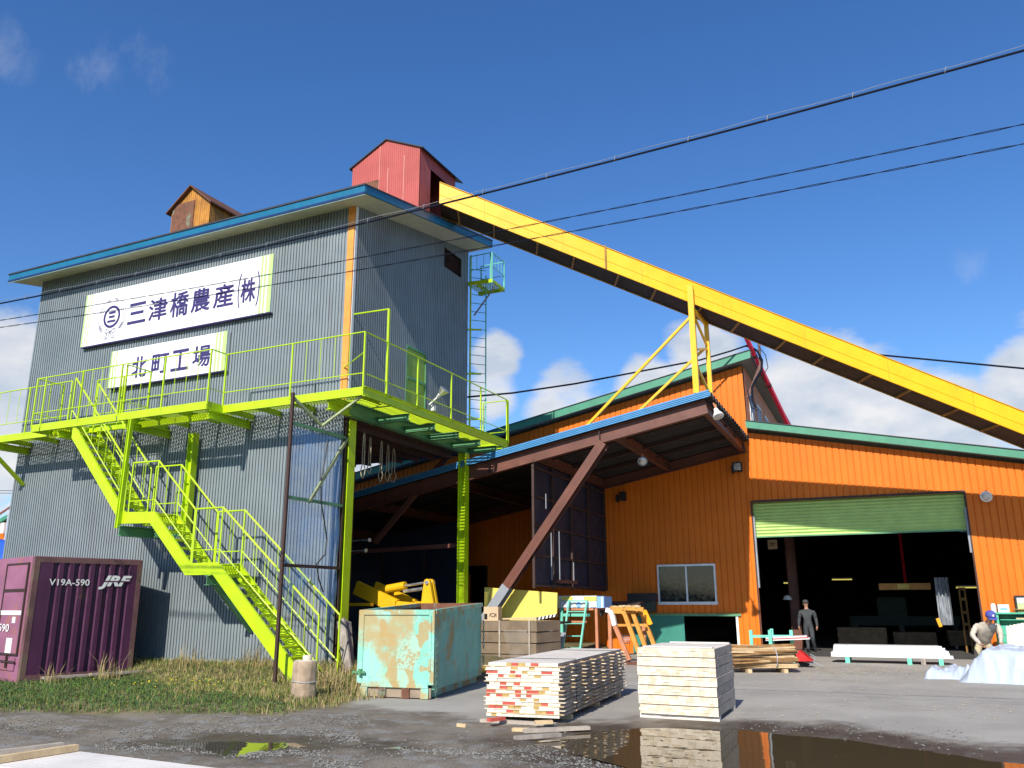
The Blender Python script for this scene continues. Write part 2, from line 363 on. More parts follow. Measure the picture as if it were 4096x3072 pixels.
# ---------------------------------------------------------------- corrugated / ribbed walls with openings
def ribbed(mb, o, U, n, length, pitch, depth, prof, z0f, z1f, holes=(), mi=0):
    """o: base point, U: along, n: outward; prof: [(t, d)] one period, d in 0..1; z0f/z1f(s); holes: (s0,s1,z0,z1)"""
    ss = set()
    k = 0
    while k*pitch < length:
        for t, d in prof:
            s_ = (k+t)*pitch
            if s_ < length: ss.add(round(s_, 5))
        k += 1
    ss.add(0.0); ss.add(length)
    for h in holes:
        for q in h[:2]:
            if 0 < q < length: ss.add(round(q, 5))
    ss = sorted(ss)
    def dep(s_):
        t = (s_/pitch) % 1.0; pr = prof+[(1.0, prof[0][1])]
        for a, b in zip(pr, pr[1:]):
            if a[0] <= t <= b[0]:
                return (a[1]+(b[1]-a[1])*((t-a[0])/max(1e-6, b[0]-a[0])))*depth
        return 0
    for a, b in zip(ss, ss[1:]):
        if b-a < 1e-4: continue
        mid = (a+b)/2; iv = [(None, None)]
        cuts = sorted([(h[2], h[3]) for h in holes if h[0]-1e-4 <= mid <= h[1]+1e-4])
        da, db = dep(a), dep(b-1e-6)
        segs = []; lo = ('z0',)
        cur_a, cur_b = z0f(a), z0f(b)
        for c0, c1 in cuts:
            if c0 > max(cur_a, cur_b): segs.append((cur_a, cur_b, c0, c0))
            cur_a = cur_b = max(c1, cur_a)
        ta, tb = z1f(a), z1f(b)
        if ta > cur_a+1e-4: segs.append((cur_a, cur_b, ta, tb))
        for za, zb, za2, zb2 in segs:
            pa = o+U*a+n*da; pb = o+U*b+n*db
            mb.add([pa+ZZ*za, pb+ZZ*zb, pb+ZZ*zb2, pa+ZZ*za2], [(0, 1, 2, 3)], mi)
TRAP = [(0, 1), (.60, 1), (.625, 0), (.97, 0)]
FINE = [(0, 1), (.58, 1), (.68, 0), (.90, 0)]
SPAN = [(0, 1), (.80, 1), (.85, 0), (.95, 0)]
# ---------------------------------------------------------------- text
def text(body, name, m_, parent, org, U, W, H, n, depth=.006, off=0.0, shear=0.0, bold=0.0):
    """lettering fitted in the box org + U*W + Z*H, standing proud along n"""
    c = bpy.data.curves.new(name, 'FONT'); c.body = body; c.size = 1; c.offset = off; c.shear = shear; c.resolution_u = 3
    o = bpy.data.objects.new(name, c); COL.objects.link(o)
    dg = bpy.context.evaluated_depsgraph_get(); dg.update()
    me = bpy.data.meshes.new_from_object(o.evaluated_get(dg)); bpy.data.objects.remove(o)
    co = np.empty(len(me.vertices)*3); me.vertices.foreach_get('co', co); co = co.reshape(-1, 3)
    mn, mx_ = co.min(0), co.max(0)
    vs = [org+U*((x-mn[0])/(mx_[0]-mn[0])*W)+ZZ*((y-mn[1])/(mx_[1]-mn[1])*H) for x, y, _ in co]
    fs = [tuple(p.vertices) for p in me.polygons]
    mb = MB(); nv = len(vs)
    for i, (du, dz) in enumerate(((0, 0), (bold, 0), (-bold, 0), (0, bold), (0, -bold)) if bold else ((0, 0),)):
        b = len(mb.v); mb.v += [tuple(p+n*(depth-.0007*i)+U*du+ZZ*dz) for p in vs]
        mb.f += [tuple(b+k for k in f) for f in fs]; mb.m += [0]*len(fs)
    bpy.data.meshes.remove(me)
    return mb.build(name, m_, parent)
# ================================================================ GROUND
YF = 16.6; XR = -12.44; XL = -24.8           # tower: front plane, right plane, left end
def sst(t): t = np.clip(t, 0, 1); return t*t*(3-2*t)
def edge_y(x): return 10.9+(x+11.2)*.33
def hbank(x, y):
    f = sst((-9.7-x)/1.2)
    return f*(.07*sst((y-edge_y(x))/1.2)+.27*sst((y-14.3)/2.2))
def gz(x, y): return float(hbank(np.array(x, float), np.array(y, float)))
def pxpoly(pts): return np.array([at(u, v, z=0)[:2] if not isinstance(u, tuple) else u for u, v in pts])
PUD = [pxpoly([(2200, 2968), (2330, 2944), (2440, 2926), (2600, 2914), (2800, 2912), (3000, 2922), (3150, 2940), (3330, 2950), (3520, 2982), (3700, 3000), (3850, 3030), (4096, 3050), (4400, 3070), (4400, 3330), (2950, 3330), (2740, 3120), (2560, 3050), (2380, 3005)]),
       pxpoly([(600, 2970), (760, 2952), (960, 2943), (1200, 2946), (1370, 2962), (1340, 2985), (1200, 3004), (1000, 3008), (760, 2998)]),
       pxpoly([(1470, 2980), (1540, 2974), (1630, 2978), (1560, 2990)])]
PAD = np.vstack([pxpoly([(1330, 2800), (1400, 2822), (1560, 2838), (1750, 2845), (1900, 2872), (2050, 2890), (2350, 2893), (2550, 2898), (3000, 2884), (3300, 2886), (3450, 2900), (3600, 2930), (3800, 2962), (4096, 2985)]),
                 np.array([(9, 10.5), (30, 12), (30, 60), (-40, 60), (-40, 23), (-12.5, 18), (-11.3, 15.6), (-10.3, 14.4)])])
def sdist(px_, py_, poly):
    """signed distance, positive inside"""
    ins = np.zeros(px_.shape, bool); dm = np.full(px_.shape, 1e9)
    n = len(poly)
    for i in range(n):
        ax, ay = poly[i]; bx, by = poly[(i+1) % n]
        c = ((ay > py_) != (by > py_)) & (px_ < (bx-ax)*(py_-ay)/(by-ay+1e-12)+ax); ins ^= c
        dx, dy = bx-ax, by-ay; t = np.clip(((px_-ax)*dx+(py_-ay)*dy)/(dx*dx+dy*dy), 0, 1)
        dm = np.minimum(dm, np.hypot(px_-ax-t*dx, py_-ay-t*dy))
    return np.where(ins, dm, -dm)
rs = np.random.RandomState(3)
def vnoise(x, y, s, seed=0):
    """cheap value noise"""
    r = np.random.RandomState(seed); T = r.rand(64, 64)
    X = x*s+1000; Y = y*s+1000; xi = np.floor(X).astype(int); yi = np.floor(Y).astype(int)
    fx, fy = X-xi, Y-yi; fx = fx*fx*(3-2*fx); fy = fy*fy*(3-2*fy)
    g = lambda a, b: T[a % 64, b % 64]
    return (g(xi, yi)*(1-fx)+g(xi+1, yi)*fx)*(1-fy)+(g(xi, yi+1)*(1-fx)+g(xi+1, yi+1)*fx)*fy
def fbm(x, y, s, seed=0): return (vnoise(x, y, s, seed)*.5+vnoise(x, y, s*2.1, seed+1)*.27+vnoise(x, y, s*4.3, seed+2)*.15+vnoise(x, y, s*9, seed+3)*.08)
xs = np.concatenate([np.arange(-34, -20, .3), np.arange(-20, 5, .075), np.arange(5, 16, .3)])
ys = np.concatenate([np.arange(2.5, 5.5, .2), np.arange(5.5, 16.5, .075), np.arange(16.5, 62, .5)])
GX, GY = np.meshgrid(xs, ys)
pad = sdist(GX, GY, PAD)+(fbm(GX, GY, .9, 5)-.5)*1.0+(fbm(GX, GY, 4, 9)-.5)*.75+(fbm(GX, GY, 11, 19)-.5)*.3
pud = np.max([sdist(GX, GY, p)/(.55 if i == 0 else .5)+(.35 if i == 0 else -.8) for i, p in enumerate(PUD)], axis=0)
pud = pud+(fbm(GX, GY, 1.6, 21)-.5)*1.3
padm = sst(pad/.25*.5+.5)
rough_ = (fbm(GX, GY, 2.2, 31)-.5)*.05*(1-padm)+(fbm(GX, GY, 9, 41)-.5)*.022*(1-padm)+(fbm(GX, GY, .5, 51)-.5)*.012*padm
GZ = hbank(GX, GY)+rough_-.075*sst(pud*.5+.5)
GZ = GZ-.03*(1-padm)*sst((11.6-GY)/1.5)*np.abs(np.sin((GY+.12*GX)*2.1+fbm(GX, GY, .7, 91)*2.5))**6  # wheel ruts
wet = sst((pud+2.2+(fbm(GX, GY, 3, 61)-.5)*1.8+(fbm(GX, GY, 9, 62)-.5)*.9)/1.6)
nx, ny = len(xs), len(ys)
idx = np.arange(nx*ny).reshape(ny, nx)
fc = np.stack([idx[:-1, :-1], idx[:-1, 1:], idx[1:, 1:], idx[1:, :-1]], -1).reshape(-1, 4)
me = bpy.data.meshes.new("yard"); me.vertices.add(nx*ny); me.vertices.foreach_set('co', np.stack([GX, GY, GZ], -1).astype(np.float32).ravel())
me.loops.add(fc.size); me.loops.foreach_set('vertex_index', fc.ravel().astype(np.int32)); me.polygons.add(len(fc))
me.polygons.foreach_set('loop_start', np.arange(0, fc.size, 4, dtype=np.int32)); me.polygons.foreach_set('use_smooth', np.ones(len(fc), bool)); me.update(calc_edges=True); me.validate()
for nm, arr in (('paved', padm), ('wet', wet), ('turf', sst((GY-edge_y(GX)+.25+(fbm(GX, GY, 1.5, 77)-.5)*.9)/.5)*sst((-9.3-GX+(fbm(GX, GY, 1.5, 78)-.5))/.6))):
    a = me.attributes.new(nm, 'FLOAT', 'POINT'); a.data.foreach_set('value', arr.astype(np.float32).ravel())
def yardmat():
    m = bpy.data.materials.new('yard_surface'); m.use_nodes = True; t = m.node_tree; b = t.nodes['Principled BSDF']; n = t.nodes.new; l = t.links.new
    g = n('ShaderNodeNewGeometry').outputs['Position']
    def noise(s, d=5, r=.6):
        x = n('ShaderNodeTexNoise'); l(g, x.inputs['Vector']); x.inputs['Scale'].default_value = s; x.inputs['Detail'].default_value = d; x.inputs['Roughness'].default_value = r; return x.outputs['Fac']
    def mr(v_, a, c, d=0, e=1):
        x = n('ShaderNodeMapRange'); x.interpolation_type = 'SMOOTHSTEP'; l(v_, x.inputs[0])
        for i, q in ((1, a), (2, c), (3, d), (4, e)): x.inputs[i].default_value = q
        return x.outputs[0]
    def mix(f, a, c, bl='MIX'):
        x = n('ShaderNodeMix'); x.data_type = 'RGBA'; x.blend_type = bl
        for i, val in ((0, f), (6, a), (7, c)):
            if isinstance(val, (int, float)): x.inputs[i].default_value = val
            elif isinstance(val, tuple): x.inputs[i].default_value = (*val, 1)
            else: l(val, x.inputs[i])
        return x.outputs[2]
    def attr(k): x = n('ShaderNodeAttribute'); x.attribute_name = k; return x.outputs['Fac']
    padc = mix(mr(noise(.6), .35, .65), (.28, .262, .228), (.345, .324, .284))
    padc = mix(mr(noise(90, 2), .45, .75, 0, .35), padc, (.48, .46, .43))
    padc = mix(mr(noise(45, 3), .58, .7, 0, .3), padc, (.12, .115, .1))
    padc = mix(mr(noise(1.3), .60, .72, 0, .45), padc, (.21, .195, .17))
    padc = mix(mr(noise(1.9), .62, .7, 0, .55), padc, (.36, .32, .24))
    dirt = mix(mr(noise(1.1), .38, .62), (.112, .086, .058), (.175, .146, .108))
    dirt = mix(mr(noise(2.7, 7), .5, .62, 0, .75), dirt, (.21, .205, .195))
    dirt = mix(mr(noise(70, 2), .5, .72, 0, .6), dirt, (.30, .29, .27))
    dirt = mix(mr(noise(38, 3), .56, .66, 0, .5), dirt, (.05, .04, .03))
    turf = mix(mr(noise(2), .4, .6), (.10, .09, .035), (.19, .15, .07))
    c = mix(attr('paved'), dirt, padc)
    w_ = attr('wet')
    c = mix(w_, c, mix(1.0, c, (.42, .37, .31), 'MULTIPLY'))
    c = mix(attr('turf'), c, turf)
    l(c, b.inputs['Base Color'])
    r = n('ShaderNodeMapRange'); l(w_, r.inputs[0]); r.inputs[3].default_value = .9; r.inputs[4].default_value = .55; l(r.outputs[0], b.inputs['Roughness'])
    bm = n('ShaderNodeBump'); bm.inputs['Strength'].default_value = .55; bm.inputs['Distance'].default_value = .02
    l(noise(42, 6), bm.inputs['Height']); l(bm.outputs[0], b.inputs['Normal'])
    return m
M['yard'] = yardmat(); me.materials.append(M['yard'])
o = bpy.data.objects.new("yard", me); COL.objects.link(o); struct(o); o['label'] = 'grey paved lumber yard running into wet brown dirt and gravel'; o['category'] = 'yard'
mb = MB(); mb.poly([(-2500, -2500, -.16), (2500, -2500, -.16), (2500, 2500, -.16), (-2500, 2500, -.16)])
g_ = struct(mb.build("ground", mat('far_ground', (.12, .12, .07), .95, 0, .3, .3)))
wm_ = bpy.data.materials.new('puddle_water'); wm_.use_nodes = True; b_ = wm_.node_tree.nodes['Principled BSDF']
b_.inputs['Base Color'].default_value = (.072, .054, .028, 1); b_.inputs['Roughness'].default_value = .015; b_.inputs['IOR'].default_value = 1.33
t_ = wm_.node_tree; nn_ = t_.nodes.new('ShaderNodeTexNoise'); nn_.inputs['Scale'].default_value = 3; bb_ = t_.nodes.new('ShaderNodeBump'); bb_.inputs['Strength'].default_value = .03; bb_.inputs['Distance'].default_value = .05
t_.links.new(nn_.outputs['Fac'], bb_.inputs['Height']); t_.links.new(bb_.outputs[0], b_.inputs['Normal']); gg_ = t_.nodes.new('ShaderNodeNewGeometry'); t_.links.new(gg_.outputs['Position'], nn_.inputs['Vector'])
for i, p in enumerate(PUD):
    mb = MB(); c = p.mean(0); k = 1.12 if i == 0 else 1.25
    mb.poly([(c[0]+(q[0]-c[0])*k, c[1]+(q[1]-c[1])*k, -.028) for q in p])
    o = struct(mb.build("puddle", wm_)); o['category'] = 'puddle'
    o['label'] = ['wide muddy puddle in front of the pale sawn lumber stacks', 'shallow puddle in the gravel in front of the green stairs', 'tiny puddle in the dirt in front of the teal skip'][i]
# wooded hills behind the photographer (seen in the window glass)
mb = MB(); rows = []
for j in range(2):
    rows.append([V((math.cos(a)*260, math.sin(a)*260, -1 if j == 0 else 8+4.5*math.sin(a*5+.5)+2.5*math.sin(a*13+1)+1.2*mnoise.noise(V((a*60, 0, 0))))) for a in [math.pi*(1.02+.96*k/120) for k in range(121)]])
rows.append([V((p.x*1.5, p.y*1.5, p.z*1.6)) for p in rows[1]])
mb.sheet(rows); struct(mb.build("hills", M['hill']))

# gravel
def inband(): # pixel bands of loose light stone
    B = [((850, 2872), (1480, 2888), 12), ((470, 2926), (1000, 2918), 7), ((1000, 2920), (1430, 2932), 8), ((380, 2985), (1050, 3012), 8), ((950, 3010), (1300, 3015), 8), ((1250, 3040), (1450, 3062), 9),
         ((1600, 2992), (2050, 3018), 10), ((0, 2895), (260, 2905), 14), ((2050, 3000), (2500, 3060), 16), ((1300, 2940), (1440, 2965), 10), ((2950, 2900), (3450, 2925), 14), ((3500, 2930), (4000, 2985), 20), ((700, 2900), (1300, 2900), 25), ((1200, 3010), (2300, 3050), 40), ((0, 2900), (600, 2960), 45)]
    wts = [7, 5, 6, 6, 4, 3, 6, 2, 5, 2, .8, 1, 2, 4, 2]
    b = rnd.choices(B, wts)[0]; t = rnd.random(); u = b[0][0]+(b[1][0]-b[0][0])*t; v = b[0][1]+(b[1][1]-b[0][1])*t+rnd.gauss(0, b[2])
    return u, v
def zat(x, y):
    i = min(max(np.searchsorted(xs, x), 1), nx-1); j = min(max(np.searchsorted(ys, y), 1), ny-1); return float(GZ[j, i])
mb = MB()
for k in range(8500):
    u, v = inband(); p = at(u, v, z=0); r = abs(rnd.gauss(.006, .005))+.0035
    z = zat(p.x, p.y)
    q = [V((rnd.uniform(-1, 1), rnd.uniform(-1, 1), rnd.uniform(-.7, .7))).normalized()*r*rnd.uniform(.7, 1.3) for _ in range(2)]
    a, b, c = V((r*rnd.uniform(.7, 1.4), r*rnd.uniform(-.4, .4), 0)), V((r*rnd.uniform(-.4, .4), r*rnd.uniform(.7, 1.3), 0)), V((0, 0, r*rnd.uniform(.5, 1)))
    o_ = V((p.x, p.y, z+r*.3))
    mb.add([o_+a, o_+b, o_-a, o_-b, o_+c, o_-c], [(0, 1, 4), (1, 2, 4), (2, 3, 4), (3, 0, 4), (1, 0, 5), (2, 1, 5), (3, 2, 5), (0, 3, 5)])
o = mb.build("gravel", M['stone']); o['kind'] = 'stuff'; tag(o, 'loose grey gravel strewn over the wet dirt', 'gravel')
mb = MB()
for k in range(2000):
    q = rnd.random()
    if q < .68: u, v = rnd.gauss(3420, 210), 2662+abs(rnd.gauss(0, 34))
    elif q < .75: u, v = rnd.uniform(1300, 1420), rnd.uniform(2745, 2800)
    else: u, v = rnd.uniform(2900, 4050), rnd.uniform(2650, 2880)
    if v < 2640: continue
    p = at(u, v, z=0); a = rnd.uniform(0, 6.3); l_ = rnd.uniform(.010, .032); d = V((math.cos(a), math.sin(a), 0))*l_; e = V((-d.y, d.x, 0))*.35; c = V((p.x, p.y, zat(p.x, p.y)+.012))
    mb.poly([c-d-e, c+d-e+ZZ*.006, c+d+e+ZZ*.006, c-d+e])
o = mb.build("wood_chips", M['chip']); o['kind'] = 'stuff'; tag(o, 'pale wood chips scattered on the paving', 'wood chips')

# container footprint (for keeping grass out)
CA = math.radians(75.5); CF = V((math.cos(CA), math.sin(CA), 0)); CS = V((-math.sin(CA), math.cos(CA), 0))
CP = V((-17.69, 15.5, .06))-CF*2.55     # near corner
mb = MB(); nb = 0
def blade(x, y, z, h, mi, lean=.5, wd=.008):
    a = rnd.uniform(0, 6.283); d = V((math.cos(a), math.sin(a), 0)); s_ = V((-d.y, d.x, 0))*wd
    l1 = lean*rnd.uniform(.1, .8); b = V((x, y, z-.01)); m1 = b+ZZ*h*.55+d*h*l1*.3; t_ = b+ZZ*h*(1-.25*l1)+d*h*l1
    mb.add([b-s_, b+s_, m1+s_*.75, m1-s_*.75, t_], [(0, 1, 2, 3), (3, 2, 4)], mi)
while nb < 46000:
    x = rnd.uniform(-24, -9.4); y = rnd.uniform(7, 16.5)
    e = y-edge_y(x)
    if e < -.1 or (x > -10.2 and rnd.random() < (x+10.2)/.8): continue
    q = V((x, y, 0))-CP; fs, ss_ = q.dot(CF), q.dot(CS)
    if -.05 < fs < 2.6 and -.02 < ss_ < 4: continue
    if e < .35 and rnd.random() > e/.35*.8+.1: continue
    n1 = mnoise.noise(V((x*.8, y*.8, 3))); n2 = mnoise.noise(V((x*2.5, y*2.5, 9)))
    dry = -.22+(y-13.2)*.26+(x+14.2)*.12+n1*.7+n2*.35
    if n2 < -.35 and rnd.random() < .5: continue
    z = gz(x, y); r = rnd.random()
    if dry < -.1: mi = 0 if r < .62 else (1 if r < .85 else 2); h = rnd.uniform(.03, .11)
    elif dry < .5: mi = 2 if r < .45 else (0 if r < .72 else 3); h = rnd.uniform(.05, .16)
    else: mi = 3 if r < .5 else (2 if r < .85 else 0); h = rnd.uniform(.07, .25)
    if y > 15.6: h *= 1.15
    blade(x, y, z, h, mi, .9 if mi == 3 else .6, .007 if h < .2 else .006); nb += 1
    if mi == 0 and rnd.random() < .5: # broad leaves in the green patch
        a = rnd.uniform(0, 6.3); c = V((x, y, z+rnd.uniform(.02, .1))); d = V((math.cos(a), math.sin(a), rnd.uniform(-.2, .5)))*rnd.uniform(.015, .035); s_ = V((-d.y, d.x, 0))*.7
        mb.add([c-d, c+s_, c+d, c-s_], [(0, 1, 2, 3)], rnd.choice((0, 1)))
for k in range(36):
    x, y = rnd.gauss(-13.2, 1.1), rnd.gauss(12.9, .4); 
    c = V((x, y, gz(x, y)+rnd.uniform(.15, .28))); mb.add([c+V((.02, 0, 0)), c+V((0, .02, .01)), c-V((.02, 0, 0)), c+V((0, -.02, .01)), c+V((0, 0, .02))], [(0, 1, 4), (1, 2, 4), (2, 3, 4), (3, 0, 4)], 4)
o = mb.build("grass", [M['leaf_g'], M['leaf_d'], M['leaf_y'], M['leaf_t'], M['flower']]); o['kind'] = 'stuff'
tag(o, 'rough verge of green and straw coloured grass along the grey tower', 'grass')
# tall weeds by the container and wall
wi = 0
for (x, y, n_, h) in [(-16.9, 14.1, 16, .75), (-17.45, 13.2, 10, .5), (-15.9, 15.6, 14, .7), (-14.6, 16.3, 16, .65), (-13.2, 16.3, 14, .6), (-10.9, 14.4, 26, .65), (-11.6, 14.6, 18, .6), (-10.35, 13.9, 20, .45)]:
    mb = MB()
    for k in range(n_*3):
        blade(x+rnd.gauss(0, .13), y+rnd.gauss(0, .13), gz(x, y), h*rnd.uniform(.4, 1.1), rnd.choice((0, 1, 1, 1)), 1.0, .007)
    o = mb.build("weed_clump", [M['leaf_y'], M['leaf_t']])
    tag(o, ['tall dry weeds at the middle of the purple container end', 'short dry weeds at the near corner of the purple container', 'dry weeds against the wall just right of the container', 'dry weeds below the grey wall left of the stair foot', 'dry weeds in front of the wall beside the stair foot', 'thick dry grass clump right of the log stump', 'dry grass clump between the log stump and the stair rail', 'low grass clump between the log stump and the teal skip'][wi], 'weeds', 'weed clumps on the verge'); wi += 1

# ================================================================ TOWER
tw = thing("grey_tower", 'tall grey corrugated steel hopper tower with a blue edged roof', 'tower', (-18.6, 19.7, 0))
RS = .189
def zso(y): return 11.81+(y-15.9)*RS       # soffit level
X_, Y_ = V((1, 0, 0)), V((0, 1, 0))
mb = MB()
ribbed(mb, V((XL, YF, 0)), X_, -Y_, 12.3, .1, .032, TRAP, lambda s: .4, lambda s: zso(YF)+.05)
mb.build("front_wall", M['steel_grey'], tw)
mb = MB()
DRY0, DRY1 = 19.22, 20.27; VT = at(1774, 985, x=XR), at(1843, 1113, x=XR)
ribbed(mb, V((XR, YF+.06, 0)), Y_, X_, 6.14, .1, .032, TRAP, lambda s: 6.5, lambda s: zso(YF+.06+s)+.05,
       [(DRY0-YF-.06, DRY1-YF-.06, 6.5, 8.8), (VT[0].y-YF-.06, VT[1].y-YF-.06, 11.97, 12.62)])
mb.build("side_wall", M['steel_grey'], tw)
mb = MB()
mb.hexa([V((XL, YF+.1, .35)), V((XL+.05, YF+.1, .35)), V((XL+.05, 22.7, .35)), V((XL, 22.7, .35)), V((XL, YF+.1, zso(YF+.1)+.02)), V((XL+.05, YF+.1, zso(YF+.1)+.02)), V((XL+.05, 22.7, zso(22.7)+.02)), V((XL, 22.7, zso(22.7)+.02))]); mb.mm((XL, 22.75, 6.4), (XR-.03, 22.8, zso(22.8)))
mb.mm((XL, 22.75, .3), (-18, 22.79, 6.39)); mb.mm((-18, YF+.1, .3), (-17.95, 22.74, 6.39))
mb.build("rear_wall", M['steel_grey'], tw)
mb = MB(); mb.mm((XL+.05, YF+.05, 6.2), (XR-.05, 22.74, 6.38))
for k in range(9): mb.mm((-17.6+k*.6, YF+.3, 6.06), (-17.5+k*.6, 22.4, 6.2))
mb.build("floor", M['darkbrown'], tw)
mb = MB(); mb.mm((XL-.02, YF-.05, -.1), (-12.7, YF+.16, .4)); mb.build("foundation", M['concrete'], tw)
mb = MB(); mb.mm((-12.63, YF-.05, 6.63), (-12.43, YF+.03, zso(YF-.03))); mb.build("corner_trim", M['orange_trim'], tw)
mb = MB(); mb.mm((-12.42, YF-.02, 6.63), (-12.405, YF+.08, zso(YF))); mb.build("corner_flashing", M['white_paint'], tw)
# roof: slab rising towards the rear, with soffit and fascia
fx0, fx1, fy0, fy1 = -25.46, -11.66, 15.9, 23.05
def rz(y): return 12.07+(y-fy0)*RS
mb = MB(); mb.hexa([V((fx0, fy0, 11.82)), V((fx1, fy0, 11.82)), V((fx1, fy1, 11.82+RS*(fy1-fy0))), V((fx0, fy1, 11.82+RS*(fy1-fy0))), V((fx0, fy0, 12.06)), V((fx1, fy0, 12.06)), V((fx1, fy1, rz(fy1)-.01)), V((fx0, fy1, rz(fy1)-.01))], 0, (1, 0, 0, 0, 0, 0))
rf = mb.build("roof", [M['dark'], M['soffit']], tw)
mb = MB()
mb.mm((fx0-.02, fy0-.035, 11.86), (fx1+.02, fy0-.002, 12.04), 0); mb.mm((fx0-.03, fy0-.06, 12.04), (fx1+.03, fy0+.02, 12.085), 1); mb.mm((fx0-.02, fy0-.05, 11.80), (fx1+.02, fy0-.004, 11.858), 2)
mb.mm((fx0-.02, fy0-.03, 11.775), (fx1+.02, fy0-.006, 11.798), 3)
for x_, s_ in ((fx1+.002, 1), (fx0-.027, 0)):
    mb.hexa([V((x_, fy0, 11.83)), V((x_+.025, fy0, 11.83)), V((x_+.025, fy1, 11.83+RS*(fy1-fy0))), V((x_, fy1, 11.83+RS*(fy1-fy0))), V((x_, fy0, 12.035)), V((x_+.025, fy0, 12.035)), V((x_+.025, fy1, rz(fy1)-.03)), V((x_, fy1, rz(fy1)-.03))], 0)
    mb.hexa([V((x_-.01, fy0, 12.04)), V((x_+.035, fy0, 12.04)), V((x_+.035, fy1, rz(fy1)-.02)), V((x_-.01, fy1, rz(fy1)-.02)), V((x_-.01, fy0, 12.085)), V((x_+.035, fy0, 12.085)), V((x_+.035, fy1, rz(fy1)+.03)), V((x_-.01, fy1, rz(fy1)+.03))], 1)
mb.build("fascia", [M['blue_fascia'], M['dark'], mat('navy_strip', (.01, .03, .12), .4), mat('pale_strip', (.3, .45, .42), .5)], rf)
mb = MB(); mb.mm((XR-.035, DRY0+.03, 6.63), (XR+.012, DRY1-.03, 8.77)); dr = mb.build("door", mat('door_green', (.24, .38, .03), .5, 0, .1, 2, dirt=[((.2, .3, .05), .5, 3, .6)]), tw)
mb = MB(); mb.mm((XR-.03, DRY0-.02, 6.6), (XR+.04, DRY0+.028, 8.84)); mb.mm((XR-.03, DRY1-.028, 6.6), (XR+.04, DRY1+.02, 8.84)); mb.mm((XR-.03, DRY0+.03, 8.775), (XR+.045, DRY1-.03, 8.85)); mb.build("door_frame", M['green_steel'], dr)
mb = MB(); mb.mm((XR+.014, DRY0+.06, 7.86), (XR+.05, DRY1-.04, 7.93)); mb.build("door_bar", M['green_steel'], dr)
mb = MB(); mb.mm((XR-.12, VT[0].y, 11.95), (XR-.1, VT[1].y, 12.64))
for k in range(7): 
    z_ = 11.99+k*.09; mb.hexa([V((XR-.08, VT[0].y, z_+.05)), V((XR-.08, VT[1].y, z_+.05)), V((XR-.06, VT[1].y, z_+.06)), V((XR-.06, VT[0].y, z_+.06)), V((XR-.01, VT[0].y, z_)), V((XR-.01, VT[1].y, z_)), V((XR, VT[1].y, z_+.01)), V((XR, VT[0].y, z_+.01))])
mb.build("louvre", M['darkbrown'], tw)
# columns and beams under the floor on the open side
def column(x, y, z0, z1, name, m_, b=.25):
    mb = MB(); mb.hbeam((x, y, z0), (x, y, z1), b, b, (1, 0, 0), .02); return mb.build(name, m_, tw)
column(-12.58, 16.90, 0, 6.2, "column", M['lime'], .28); column(-12.26, 22.35, 0, 6.2, "column", M['lime'])
column(-16.6, 22.4, 0, 5.94, "inner_column", M['brown'], .34)
column(-17.6, 17.2, 0, 5.94, "inner_column", M['darkbrown'], .3)
mb = MB(); mb.hbeam((-12.24, 16.45, 6.38), (-12.24, 22.75, 6.38), .22, .34); mb.build("edge_beam", M['green_steel'], tw)
mb = MB(); pa_, pb_ = at(1796, 1816, y=22.5), at(1500, 2170, y=22.5); mb.bar(pa_, pb_, .14, .14); mb.build("brace", M['brown'], tw)
mb = MB(); mb.bar((-17.4, 22.4, 3.3), (-12.5, 22.4, 3.42), .1, .12); mb.build("tie_beam", M['brown'], tw)
mb = MB(); mb.mm((-12.78, YF+.04, .3), (-12.73, YF+.12, 6.2)); mb.build("edge_post", M['darkbrown'], tw)

# hanging rope loops under the floor
for i, (u, l_, wd) in enumerate([(1458, 1.15, .09), (1483, .95, .08), (1528, 1.1, .09), (1555, 1.0, .1), (1578, .95, .13)]):
    y_ = 17.3+i*.55; p = at(u, 1720, y=y_); p = V((p.x, y_, 5.94)); mb = MB()
    pts = [p+V((math.sin(a)*wd*(.35 if a < 2.2 or a > 4.1 else 1), 0, -l_*(.5-.5*math.cos(a)))) for a in [k*6.283/22 for k in range(23)]]
    mb.path(pts, .013, 5); o = mb.build("rope_loop", M['rope'])
    tag(o, ['pale rope loop under the tower floor, nearest the front column', 'pale rope loop under the tower floor, second from the front column', 'pale rope loop under the tower floor, middle of the five', 'pale rope loop under the tower floor, second from the far end', 'widest pale rope loop under the tower floor, farthest right'][i], 'rope', 'rope loops hanging under the tower')

# ---------------------------------------------------------------- signs
def sign(name, label, x0, x1, z0, z1, nst):
    t = thing(name, label, 'sign', ((x0+x1)/2, YF-.1, z0))
    mb = MB(); mb.mm((x0, YF-.17, z0), (x1, YF-.05, z1)); mb.build("panel", M['white'], t)
    mb = MB(); mb.mm((x0-.012, YF-.16, z0-.03), (x1+.012, YF-.05, z0-.002)); mb.build("bottom_edge", M['ink'], t)
    for xa, d in ((x0, 1), (x1, -1)):
        for k, (o_, w_) in enumerate(((0, .05), (.12, .04), (.22, .04)) if d > 0 else ((0, .14), (.21, .07), (.33, .07))):
            a, b = sorted((xa+d*o_, xa+d*(o_+w_))); mb = MB(); mb.mm((a-(.004 if k == 0 else 0), YF-.176, z0), (b+(.004 if k == 0 else 0), YF-.1705, z1)); mb.build("green_band", M['stripe'], t)
    return t
def swx(u, v): p = at(u, v, y=YF-.176); return p.x, p.z
s1 = sign("company_sign", 'long white company sign with big dark lettering, the upper of two', -22.37, -15.0, 9.34, 11.02, 3)
s2 = sign("plant_sign", 'short white sign with four dark characters, below the long one', -20.94, -16.44, 7.89, 9.01, 3)
